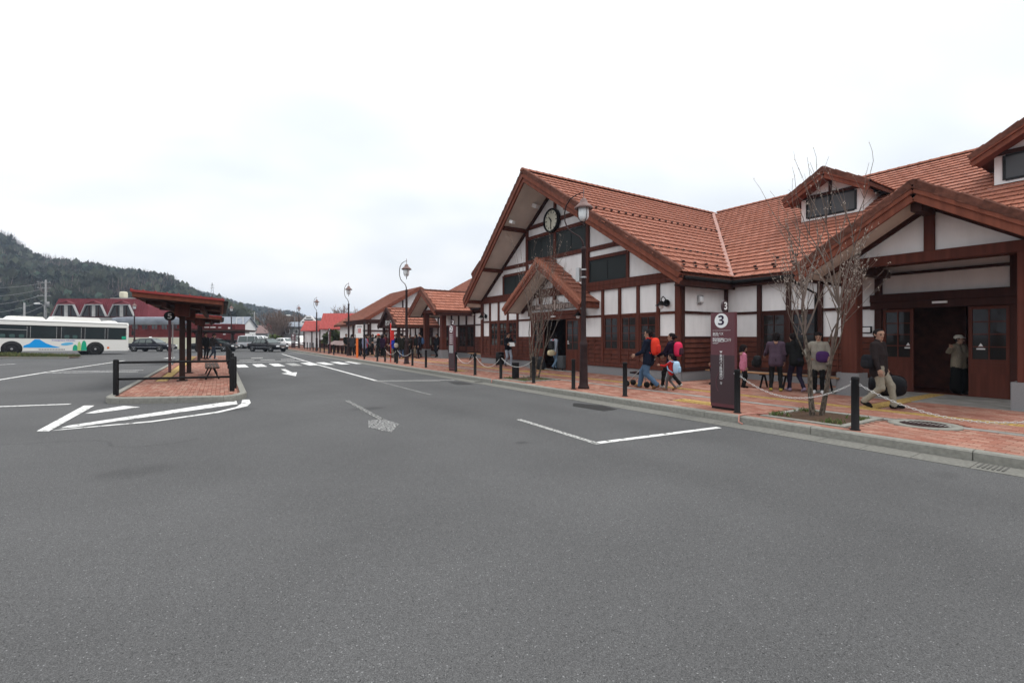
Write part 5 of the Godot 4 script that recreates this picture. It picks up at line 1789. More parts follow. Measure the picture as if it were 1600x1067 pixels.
func head_shape(style: String, cell: float) -> Dictionary:
	var key := style + str(cell)
	if heads.has(key): return heads[key]
	# ids: 0 skin, 1 hair, 2 dark, 3 lips, 4 hat
	var b := [
		[Vector3(0, 0.035, 0.02), Vector3(0, 0.035, -0.035), 0.076, 0.078, 0],
		[Vector3(0, -0.015, 0.035), Vector3(0, -0.068, 0.042), 0.058, 0.043, 0],
		[Vector3(-0.032, -0.052, 0.015), Vector3(0, -0.088, 0.048), 0.03, 0.026, 0],
		[Vector3(0.032, -0.052, 0.015), Vector3(0, -0.088, 0.048), 0.03, 0.026, 0],
		[Vector3(0, 0.008, 0.09), Vector3(0, -0.03, 0.104), 0.008, 0.013, 0],
		[Vector3(-0.03, 0.024, 0.077), Vector3(0.03, 0.024, 0.077), 0.013, 0.013, 0],
		[Vector3(-0.076, -0.012, -0.008), Vector3(-0.08, 0.015, -0.012), 0.012, 0.015, 0],
		[Vector3(0.076, -0.012, -0.008), Vector3(0.08, 0.015, -0.012), 0.012, 0.015, 0],
		[Vector3(0, -0.07, -0.012), Vector3(0, -0.17, -0.022), 0.052, 0.056, 0],
		[Vector3(0, 0.06, -0.003), Vector3(0, 0.05, -0.045), 0.081, 0.083, 1],
		[Vector3(0, 0.0, -0.05), Vector3(0, -0.03, -0.05), 0.072, 0.055, 1],
		[Vector3(-0.058, 0.045, 0.01), Vector3(-0.062, 0.02, -0.03), 0.03, 0.03, 1],
		[Vector3(0.058, 0.045, 0.01), Vector3(0.062, 0.02, -0.03), 0.03, 0.03, 1],
	]
	match style:
		"bun": b.append([Vector3(0, 0.02, -0.13), Vector3(0, 0.01, -0.15), 0.036, 0.034, 1])
		"bob": b.append_array([[Vector3(-0.072, 0.03, -0.01), Vector3(-0.07, -0.07, -0.015), 0.032, 0.034, 1], [Vector3(0.072, 0.03, -0.01), Vector3(0.07, -0.07, -0.015), 0.032, 0.034, 1], [Vector3(0, 0.0, -0.06), Vector3(0, -0.09, -0.06), 0.075, 0.06, 1], [Vector3(-0.04, 0.07, 0.055), Vector3(0.04, 0.07, 0.055), 0.03, 0.03, 1]])
		"cap": b.append_array([[Vector3(0, 0.068, 0.005), Vector3(0, 0.062, -0.04), 0.087, 0.088, 4], [Vector3(-0.045, 0.062, 0.10), Vector3(0.045, 0.062, 0.10), 0.012, 0.012, 4], [Vector3(-0.03, 0.058, 0.13), Vector3(0.03, 0.058, 0.13), 0.01, 0.01, 4]])
		"hood": b.append_array([[Vector3(0, 0.055, -0.02), Vector3(0, 0.0, -0.045), 0.1, 0.1, 4], [Vector3(0, -0.06, -0.05), Vector3(0, -0.14, -0.05), 0.09, 0.1, 4]])
	var s := skin_of(b, cell, 0.018)
	for q in s.v.size():
		var p: Vector3 = s.v[q]
		if s.c[q] == 0 and p.z > 0.06:
			var ax := absf(p.x)
			if ax > 0.018 and ax < 0.046 and p.y > -0.004 and p.y < 0.011: s.c[q] = 2
			elif ax > 0.014 and ax < 0.05 and p.y > 0.02 and p.y < 0.03: s.c[q] = 1
			elif ax < 0.025 and p.y > -0.066 and p.y < -0.054: s.c[q] = 3
	heads[key] = s
	return s

func hand_shape(pose: String, cell: float) -> Dictionary:
	var key := pose + str(cell)
	if hands.has(key): return hands[key]
	var b := [[Vector3(0, 0.03, 0), Vector3(0, -0.03, 0), 0.026, 0.022, 0], [Vector3(0, -0.02, 0.0), Vector3(0, -0.088, 0.0), 0.018, 0.017, 0], [Vector3(0, -0.025, -0.018), Vector3(0, -0.085, -0.029), 0.016, 0.014, 0], [Vector3(0, -0.025, 0.018), Vector3(0, -0.085, 0.029), 0.017, 0.014, 0]]
	for f in 4:
		var z: float = -0.031 + f * 0.0207
		var L: float = [0.058, 0.072, 0.078, 0.07][f]
		var a := Vector3(0, -0.088, z)
		if pose == "grip":
			b.append_array([[a, Vector3(-0.012, -0.122, z), 0.0092, 0.0085, 0], [Vector3(-0.012, -0.122, z), Vector3(-0.042, -0.12, z), 0.0085, 0.008, 0], [Vector3(-0.042, -0.12, z), Vector3(-0.045, -0.095, z), 0.008, 0.0075, 0]])
		else:
			var c := a + Vector3(-0.008, -L * 0.48, (f - 1.5) * 0.003)
			var d := c + Vector3(-0.016, -L * 0.32, (f - 1.5) * 0.002)
			b.append_array([[a, c, 0.0092, 0.0085, 0], [c, d, 0.0085, 0.008, 0], [d, d + Vector3(-0.014, -L * 0.2, 0), 0.008, 0.007, 0]])
	var tip := Vector3(-0.04, -0.095, 0.036) if pose == "grip" else Vector3(-0.018, -0.092, 0.066)
	b.append_array([[Vector3(-0.002, -0.028, 0.026), Vector3(-0.012, -0.062, 0.05), 0.014, 0.0105, 0], [Vector3(-0.012, -0.062, 0.05), tip, 0.0105, 0.0085, 0]])
	hands[key] = skin_of(b, cell, 0.006)
	return hands[key]

func bend(a: Vector3, c: Vector3, l1, l2, pole: Vector3) -> Vector3:
	var d := c - a
	var L := minf(d.length(), l1 + l2 - 0.002)
	var x = (l1 * l1 - l2 * l2 + L * L) / (2.0 * L)
	var h := sqrt(maxf(l1 * l1 - x * x, 0.0))
	var n := d.normalized()
	var p := (pole - n * pole.dot(n)).normalized()
	return a + n * x + p * h

# a standing, walking or sitting person, facing local +z; o holds the pose and the colours
func person(label: String, at: Vector3, turn: float, H: float, o: Dictionary, group := "") -> MeshInstance3D:
	var S := H / 1.72
	var cell: float = o.get("cell", 0.018)
	var top: Color = o.top
	# ids: 0 top, 1 trousers, 2 shoes, 3 skin, 4 under layer, 5 cuffs and trims
	var cols := [top, o.pants, o.get("shoe", Color(0.02, 0.018, 0.016)), o.get("skin", Color(0.42, 0.25, 0.18)), o.get("under", top), o.get("trim", top)]
	var bulk: float = o.get("bulk", 1.0)
	var stride: float = o.get("stride", 0.0)
	var lean: float = o.get("lean", 0.0)
	var tw: float = o.get("twist", 0.0)
	var b := []
	var sit: bool = o.get("sit", false)
	var hip_y := 0.5 if sit else sqrt(maxf(0.835 * 0.835 - stride * stride / 4.0, 0.3)) + 0.075
	var hip := Vector3(0, hip_y, 0)
	var lead: float = o.get("lead", 1.0)
	for s in [-1.0, 1.0]:
		var j := hip + Vector3(s * 0.085, 0, 0)
		var fz: float = s * lead * stride / 2.0
		var ank := Vector3(s * (0.085 + o.get("apart", 0.0)), 0.075, fz)
		var toe := Vector3(s * 0.02, -0.045, 0.15)
		if sit: ank = Vector3(s * 0.1, 0.075, 0.42)
		elif stride > 0.15 and fz < 0.0:
			ank += Vector3(0, 0.06, 0.02)
			toe = Vector3(s * 0.015, -0.095, 0.12)
		elif stride > 0.15: toe = Vector3(s * 0.03, -0.02, 0.155)
		var knee := bend(j, ank, 0.43, 0.42, Vector3(s * 0.08, 0, 1))
		var loose: float = o.get("loose", 1.0)
		b.append([j, knee, 0.092 * bulk, 0.064 * loose, 1])
		b.append([knee, ank + Vector3(0, 0.02, 0), 0.062 * loose, 0.05 * loose, 1])
		b.append([ank + Vector3(0, -0.02, -0.03), ank + toe * 0.6, 0.043, 0.038, 2])
		b.append([ank + toe * 0.6, ank + toe, 0.038, 0.03, 2])
		if o.get("skirt", false): b.append([j, knee.lerp(ank, 0.75) + Vector3(s * 0.03, 0, 0), 0.11, 0.14, 1])
	b.append([hip + Vector3(-0.065, 0.02, -0.01), hip + Vector3(0.065, 0.02, -0.01), 0.1 * bulk, 0.1 * bulk, 1])
	var U := Transform3D(Basis(Vector3.UP, tw) * Basis(Vector3.RIGHT, lean), hip)
	var up := func(x, y, z): return U * Vector3(x, y, z)
	for s in [-1.0, 1.0]:
		b.append([up.call(s * 0.05, 0.1, 0.0), up.call(s * 0.055, 0.26, 0.01), 0.112 * bulk, 0.108 * bulk, 0])
		b.append([up.call(s * 0.06, 0.26, 0.01), up.call(s * 0.085, 0.43, 0.0), 0.108 * bulk, 0.10 * bulk, 0])
		b.append([up.call(s * 0.05, 0.5, -0.01), up.call(s * 0.155, 0.475, -0.01), 0.055, 0.062 * bulk, 0])
	var coat: float = o.get("coat", 0.06)
	for s in [-1.0, 1.0]:
		b.append([up.call(s * 0.06, 0.1, -0.005), up.call(s * 0.075, -coat, 0.0), 0.116 * bulk, 0.112 * bulk + coat * 0.05, 0])
	b.append([up.call(0, 0.5, -0.015), up.call(0, 0.56, -0.005), 0.062, 0.056, o.get("collar", 0)])
	b.append([up.call(0, 0.52, -0.005), up.call(0, 0.62, 0.012), 0.05, 0.05, 3])
	var hand_at := []
	for s in [-1.0, 1.0]:
		var arm: Array = o.get("la" if s > 0 else "ra", [0.0, 0.12, 0.2, 0.0])
		var sh: Vector3 = Vector3(s * 0.178, 0.465, -0.005)
		var dir := func(p, out): return Vector3(s * sin(out), -cos(out) * cos(p), cos(out) * sin(p))
		var el: Vector3 = sh + dir.call(arm[0], arm[1]) * 0.285
		var fd: Vector3 = dir.call(arm[0] + arm[2], arm[3])
		var wr: Vector3 = el + fd * 0.235
		b.append([U * sh, U * el, 0.064 * bulk, 0.052 * bulk, 0])
		b.append([U * el, U * (wr - fd * 0.015), 0.052 * bulk, 0.04, 0])
		hand_at.append([U * wr, (U.basis * fd).normalized(), s])
	var scaled := []
	for q in b: scaled.append([q[0] * S, q[1] * S, q[2] * S, q[3] * S, q[4]])
	var acc := {"v": PackedVector3Array(), "n": PackedVector3Array(), "c": PackedColorArray(), "i": PackedInt32Array()}
	join_skin(acc, skin_of(scaled, cell, 0.03 * S), Transform3D(), cols, 0.012 if cell < 0.025 else 0.0, 3)
	# head and hands, each from a finer grid of its own
	var hb: Basis = Basis(Vector3.UP, tw + o.get("look", 0.0)) * Basis(Vector3.RIGHT, lean * 0.5 + o.get("nod", 0.0))
	var hs := S * (1.0 if H > 1.4 else 1.28)
	var ht := Transform3D(hb.scaled(Vector3.ONE * hs), (U * Vector3(0, 0.675, 0.012)) * S + Vector3(0, (hs - S) * 0.1, 0))
	var hair: Color = o.get("hair", Color(0.016, 0.013, 0.012))
	join_skin(acc, head_shape(o.get("style", "short"), 0.0065 if cell < 0.025 else 0.014), ht, [cols[3], hair, Color(0.03, 0.02, 0.02), cols[3] * Color(0.75, 0.45, 0.45), o.get("hat", hair)])
	for q in hand_at:
		var y: Vector3 = -q[1]
		var z: Vector3 = (U.basis * Vector3(0, 0, 1))
		if absf(z.dot(y)) > 0.8: z = U.basis * Vector3(0, 1, 0)
		z = (z - y * z.dot(y)).normalized()
		var x := y.cross(z)
		var bs := Basis(x * q[2], y, z).scaled(Vector3.ONE * S)
		bs = Basis(x * q[2] * S, y * S, z * S)
		join_skin(acc, hand_shape(o.get("lh" if q[2] > 0 else "rh", "relaxed"), 0.0055 if cell < 0.025 else 0.011), Transform3D(bs, q[0] * S), [cols[3]])
	var arr := []
	arr.resize(Mesh.ARRAY_MAX)
	arr[Mesh.ARRAY_VERTEX] = acc.v
	arr[Mesh.ARRAY_NORMAL] = acc.n
	arr[Mesh.ARRAY_COLOR] = acc.c
	arr[Mesh.ARRAY_INDEX] = acc.i
	var am := ArrayMesh.new()
	am.add_surface_from_arrays(Mesh.PRIMITIVE_TRIANGLES, arr)
	var m := node_of(numbered("person"), am, M.figure)
	add_child(m)
	m.position = at
	m.rotation.y = turn
	# where the hands hold things, in the world
	m.set_meta("hands", [m.transform * (hand_at[0][0] * S + hand_at[0][1] * 0.09 * S), m.transform * (hand_at[1][0] * S + hand_at[1][1] * 0.09 * S)])
	return tag(m, label, "person", group)

# a soft bag: body, pocket, strap
func bag(called: String, label: String, category: String, t: Transform3D, size: Vector3, c: Color, pocket: Color, straps := true):
	var g := thing(called, label, category, t.origin)
	g.transform = t
	var st := ST(true)
	blob(st, Transform3D(), size, 0.68, 18, 12)
	var key := "cloth_%s" % c.to_html(false)
	if not M.has(key): mat(key, c.linear_to_srgb(), 0.8).metallic_specular = 0.18
	put("bag_body", st, M[key], g)
	key = "cloth_%s" % pocket.to_html(false)
	if not M.has(key): mat(key, pocket.linear_to_srgb(), 0.8).metallic_specular = 0.18
	st = ST(true)
	blob(st, Transform3D(Basis(), Vector3(0, -size.y * 0.14, -size.z * 0.42)), Vector3(size.x * 0.72, size.y * 0.5, size.z * 0.45), 0.5)
	put("pocket", st, M[key], g)
	if straps:
		for s in [-1.0, 1.0]:
			st = ST(true)
			tube(st, [Vector3(s * size.x * 0.3, size.y * 0.42, size.z * 0.3), Vector3(s * size.x * 0.38, size.y * 0.5, size.z * 0.9), Vector3(s * size.x * 0.42, size.y * 0.25, size.z * 1.4), Vector3(s * size.x * 0.44, -size.y * 0.15, size.z * 1.2), Vector3(s * size.x * 0.36, -size.y * 0.4, size.z * 0.4)], [0.02], 5)
			put("strap", st, M[key], g)
	return g

func suitcase(label: String, at: Vector3, turn, tilt, c: Color, h := 0.62):
	var g := thing("suitcase", label, "suitcase", at)
	g.transform = Transform3D(Basis(Vector3.UP, turn) * Basis(Vector3.RIGHT, tilt), at)
	var key := "case_%s" % c.to_html(false)
	if not M.has(key): mat(key, c.linear_to_srgb(), 0.5)
	var st := ST(true)
	blob(st, Transform3D(Basis(), Vector3(0, 0.06 + h / 2, 0)), Vector3(0.42, h, 0.26), 0.28, 20, 12)
	put("case_body", st, M[key], g)
	for s in [-0.15, 0.15]:
		st = ST(true)
		lathe(st, Transform3D(Basis(Vector3.FORWARD, PI / 2), Vector3(s, 0.035, -0.08)), [[0, -0.015], [0.035, -0.015], [0.035, 0.015], [0, 0.015]], 10)
		put("wheel", st, M.rubber, g)
	st = ST(true)
	tube(st, [Vector3(-0.1, h, -0.08), Vector3(-0.1, h + 0.4, -0.08), Vector3(0.1, h + 0.4, -0.08), Vector3(0.1, h, -0.08)], [0.009], 6)
	put("handle", st, M.black_metal, g)
	st = ST()
	lb(st, Vector3(0, 0.06 + h * 0.45, 0.135), Vector3(0.3, h * 0.5, 0.02))
	put("pocket", st, M.rubber, g)
	return g

func back_at(p: Node3D, y, back, x := 0.0) -> Transform3D:
	return p.transform * Transform3D(Basis(), Vector3(x, y, -back))

func people():
	var skin := Color(0.43, 0.26, 0.19)
	# the man striding past the near porch, towards the right
	var w: float = yaw_to(0.72, -0.70)
	var p := person("man in a dark brown padded jacket and beige trousers striding past the near porch", P(11.85, 0.15, 4.2), yaw_to(0.25, -1.0), 1.70, {"top": Color(0.035, 0.027, 0.024), "pants": Color(0.34, 0.31, 0.25), "shoe": Color(0.015, 0.014, 0.014), "skin": skin, "stride": 0.5, "lead": 1.0, "bulk": 1.12, "loose": 1.1, "coat": 0.1, "la": [0.0, 0.26, 0.1, 0.2], "ra": [0.15, 0.22, 0.2, 0.1], "twist": -0.3, "look": -0.5, "lh": "grip", "rh": "relaxed", "cell": 0.015})
	var hd: Array = p.get_meta("hands")
	var cs := thing("instrument_case", "black rounded instrument case carried by the man in the brown jacket", "case", hd[1])
	cs.rotation.y = p.rotation.y
	var st := ST(true)
	blob(st, Transform3D(Basis(), Vector3(0.05, -0.27, 0.0)), Vector3(0.18, 0.46, 0.66), 0.6, 18, 12)
	put("case_body", st, M.car_black, cs)
	st = ST(true)
	tube(st, [Vector3(0.02, -0.07, -0.1), Vector3(0, 0.0, -0.05), Vector3(0, 0.0, 0.05), Vector3(0.02, -0.07, 0.1)], [0.012], 6)
	put("handle", st, M.black_metal, cs)
	bag("shoulder_bag", "black shoulder bag on the back of the man in the brown jacket", "bag", p.transform * Transform3D(Basis(Vector3.UP, 0.9), Vector3(-0.22, 0.98, -0.17)), Vector3(0.24, 0.3, 0.13), Color(0.014, 0.014, 0.017), Color(0.02, 0.02, 0.023), false)
	# family in the middle
	var f: float = yaw_to(-0.30, 0.95)
	p = person("man in navy jacket and blue jeans with a red rucksack before the gable windows", P(10.72, 0.15, 9.35), f, 1.76, {"top": Color(0.014, 0.016, 0.035), "pants": Color(0.09, 0.15, 0.24), "shoe": Color(0.2, 0.1, 0.05), "skin": skin, "stride": 0.6, "lead": -1.0, "bulk": 1.1, "loose": 1.22, "coat": 0.1, "la": [0.25, 0.2, 0.9, 0.0], "ra": [0.1, 0.2, 0.7, 0.0], "look": 0.2, "cell": 0.016})
	bag("rucksack", "bright red rucksack on the back of the man in jeans", "rucksack", back_at(p, 1.22, 0.2), Vector3(0.34, 0.5, 0.2), Color(0.62, 0.045, 0.025), Color(0.5, 0.03, 0.02))
	p = person("woman in a dark purple jacket with her hair in a bun and a pink rucksack", P(11.35, 0.15, 9.05), f - 0.1, 1.64, {"top": Color(0.022, 0.012, 0.03), "pants": Color(0.02, 0.018, 0.018), "shoe": Color(0.6, 0.58, 0.55), "skin": skin, "style": "bun", "stride": 0.5, "lead": 1.0, "coat": 0.12, "la": [0.5, 0.15, 0.6, 0.0], "ra": [0.55, 0.15, 0.5, 0.0], "look": 0.35, "lh": "grip", "rh": "grip", "cell": 0.016})
	bag("rucksack", "pink and black rucksack on the back of the woman with the bun", "rucksack", back_at(p, 1.14, 0.2), Vector3(0.3, 0.42, 0.2), Color(0.6, 0.03, 0.09), Color(0.05, 0.02, 0.03))
	p = person("small child in a red top with a pale blue rucksack beside the parents", P(10.95, 0.15, 8.75), f + 0.1, 1.0, {"top": Color(0.5, 0.03, 0.03), "pants": Color(0.13, 0.12, 0.12), "shoe": Color(0.25, 0.12, 0.07), "skin": skin, "style": "short", "stride": 0.4, "lead": 1.0, "coat": 0.05, "la": [0.9, 0.2, 0.8, 0.1], "ra": [0.1, 0.2, 0.4, 0.0], "cell": 0.012})
	bag("rucksack", "pale blue rucksack on the small child's back", "rucksack", back_at(p, 0.64, 0.15), Vector3(0.27, 0.36, 0.17), Color(0.36, 0.52, 0.68), Color(0.28, 0.44, 0.6))
	# push chair in front of the woman
	var pc := thing("pushchair", "dark folding pushchair pushed along between the man and the woman", "pushchair", P(11.05, 0.15, 9.95), f)
	for s in [-1.0, 1.0]:
		st = ST(true)
		tube(st, [Vector3(s * 0.22, 1.0, -0.5), Vector3(s * 0.22, 0.62, -0.2), Vector3(s * 0.22, 0.1, 0.34)], [0.013], 6)
		tube(st, [Vector3(s * 0.22, 0.6, -0.15), Vector3(s * 0.22, 0.1, -0.3)], [0.012], 6)
		put("frame", st, M.galvanised, pc)
		for z in [-0.3, 0.34]:
			st = ST(true)
			tube(st, [Vector3(s * 0.22 - 0.02, 0.09, z), Vector3(s * 0.22 + 0.02, 0.09, z)], [0.09], 14)
			put("wheel", st, M.rubber, pc)
	st = ST()
	slab(st, [Vector3(-0.2, 0.82, -0.32), Vector3(0.2, 0.82, -0.32), Vector3(0.2, 0.4, -0.08), Vector3(-0.2, 0.4, -0.08)], Vector3(0, -0.04, 0.02))
	slab(st, [Vector3(-0.2, 0.4, -0.08), Vector3(0.2, 0.4, -0.08), Vector3(0.2, 0.44, 0.25), Vector3(-0.2, 0.44, 0.25)], Vector3(0, -0.04, 0))
	put("seat", st, M.car_black, pc)
	st = ST(true)
	tube(st, [Vector3(-0.22, 1.0, -0.5), Vector3(0.22, 1.0, -0.5)], [0.016], 6)
	put("handle", st, M.rubber, pc)
	# by the benches behind the big 3 pillar
	p = person("woman in a mauve cardigan and black trousers seen from behind at the bench", P(13.2, 0.15, 7.05), yaw_to(0.85, 0.45), 1.62, {"top": Color(0.095, 0.066, 0.092), "pants": Color(0.016, 0.016, 0.018), "shoe": Color(0.45, 0.35, 0.08), "skin": skin, "style": "bob", "apart": 0.04, "la": [0.5, 0.25, 0.6, 0.2], "ra": [0.1, 0.15, 0.3, 0.0], "coat": 0.08, "lh": "grip", "nod": 0.25})
	bag("hand_bag", "black travel bag hanging from the mauve woman's arm", "bag", Transform3D(Basis(Vector3.UP, 0.5), P(13.15, 0.95, 7.55)), Vector3(0.46, 0.34, 0.22), Color(0.012, 0.012, 0.013), Color(0.02, 0.02, 0.02), false)
	person("person in black leaning forward beside the mauve woman at the bench", P(13.4, 0.15, 6.6), yaw_to(0.6, 0.8), 1.66, {"top": Color(0.012, 0.013, 0.013), "pants": Color(0.02, 0.018, 0.035), "shoe": Color(0.32, 0.25, 0.34), "skin": skin, "stride": 0.45, "lean": 0.32, "la": [0.5, 0.1, 0.5, 0.0], "ra": [0.4, 0.1, 0.5, 0.0], "coat": 0.04})
	p = person("woman in a light grey-beige jacket and black trousers behind the young tree", P(13.6, 0.15, 6.15), yaw_to(-0.75, -0.3), 1.62, {"top": Color(0.29, 0.265, 0.22), "pants": Color(0.014, 0.014, 0.014), "shoe": Color(0.62, 0.61, 0.6), "skin": skin, "style": "bob", "bulk": 1.1, "coat": 0.18, "la": [0.1, 0.3, 1.1, 0.0], "ra": [0.0, 0.55, 1.0, -0.5], "nod": 0.35})
	bag("hand_bag", "purple and brown shoulder bag held by the woman in the beige jacket", "bag", p.transform * Transform3D(Basis(), Vector3(0.1, 0.98, 0.24)), Vector3(0.3, 0.3, 0.14), Color(0.05, 0.02, 0.08), Color(0.13, 0.08, 0.04), false)
	person("girl in a pink top with dark hair beside the big 3 pillar", P(13.3, 0.15, 8.05), yaw_to(0.6, -0.5), 1.22, {"top": Color(0.62, 0.22, 0.32), "pants": Color(0.015, 0.014, 0.015), "skin": skin, "style": "bob", "coat": 0.1, "nod": 0.3, "cell": 0.016})
	person("person in black sitting on the bench, half hidden by the big 3 pillar", P(13.85, 0.15, 9.1), yaw_to(-1, -0.1), 1.62, {"top": Color(0.013, 0.014, 0.016), "pants": Color(0.014, 0.014, 0.014), "skin": skin, "style": "bob", "sit": true, "la": [0.5, 0.1, 0.9, 0.0], "ra": [0.5, 0.1, 0.9, 0.0]})
	bag("hand_bag", "red bag on the bench beside the big 3 pillar", "bag", Transform3D(Basis(), P(13.55, 0.78, 9.15)), Vector3(0.26, 0.3, 0.2), Color(0.45, 0.03, 0.02), Color(0.35, 0.02, 0.02), false)
	# woman at the near door
	person("woman in a beige jacket, white cap and long black skirt at the near entrance door", P(16.55, 0.15, 4.1), yaw_to(-0.5, -0.9), 1.54, {"top": Color(0.27, 0.23, 0.175), "pants": Color(0.008, 0.008, 0.011), "skin": skin, "style": "cap", "hat": Color(0.6, 0.57, 0.5), "skirt": true, "bulk": 1.15, "coat": 0.08, "ra": [0.6, 0.95, 1.7, 0.5], "la": [0.5, 0.0, 1.3, -0.5], "look": 0.5})
	# left of the main door
	p = person("man in a white shirt and black waistcoat reading a leaflet, left of the main door", P(12.9, 0.15, 20.3), yaw_to(-0.1, -1.0), 1.72, {"top": Color(0.014, 0.014, 0.018), "pants": Color(0.36, 0.40, 0.47), "shoe": Color(0.06, 0.045, 0.04), "skin": skin, "stride": 0.35, "la": [0.35, 0.15, 1.3, -0.1], "ra": [0.35, 0.15, 1.3, -0.1], "nod": 0.25, "coat": 0.02, "look": 0.4, "cell": 0.02})
	hd = p.get_meta("hands")
	st = ST()
	obox(st, Transform3D(p.basis * Basis(Vector3.RIGHT, -0.5), (hd[0] + hd[1]) / 2), Vector3(0.3, 0.22, 0.004))
	tag(put("leaflet", st, M.white_paint), "open white leaflet in the waistcoated man's hands", "leaflet")
	suitcase("black suitcase standing behind the waistcoated man", P(12.75, 0.15, 20.85), 0.3, 0.0, Color(0.014, 0.014, 0.015), 0.66)
	p = person("person in a pale blue jacket with a black rucksack going in at the main door", P(13.35, 0.15, 17.1), yaw_to(0.95, 0.1), 1.68, {"top": Color(0.34, 0.37, 0.43), "pants": Color(0.16, 0.24, 0.34), "skin": skin, "style": "bob", "stride": 0.4, "la": [0.1, 0.12, 0.2, 0.0], "ra": [-0.3, 0.12, 0.2, 0.0], "collar": 4, "under": Color(0.5, 0.04, 0.05), "cell": 0.02})
	bag("rucksack", "black rucksack on the person in pale blue at the main door", "rucksack", back_at(p, 1.12, 0.18), Vector3(0.3, 0.4, 0.16), Color(0.02, 0.02, 0.022), Color(0.03, 0.03, 0.03))
	suitcase("dark grey suitcase tilted behind the person in pale blue", P(12.85, 0.15, 17.35), yaw_to(0.9, 0.3), -0.5, Color(0.035, 0.04, 0.045), 0.6)
	person("person in a dark coat just inside the main door", P(14.3, 0.15, 17.0), yaw_to(1, 0.1), 1.7, {"top": Color(0.03, 0.032, 0.04), "pants": Color(0.02, 0.02, 0.02), "skin": skin, "coat": 0.3, "cell": 0.024, "stride": 0.3})
	suitcase("grey suitcase upright in the main doorway", P(13.5, 0.15, 16.75), yaw_to(1, 0), 0.0, Color(0.07, 0.075, 0.08), 0.6)
	bag("hand_bag", "cream shopping bag on top of the cases at the main door", "bag", Transform3D(Basis(), P(13.1, 0.92, 17.0)), Vector3(0.4, 0.26, 0.16), Color(0.6, 0.52, 0.33), Color(0.55, 0.47, 0.3), false)
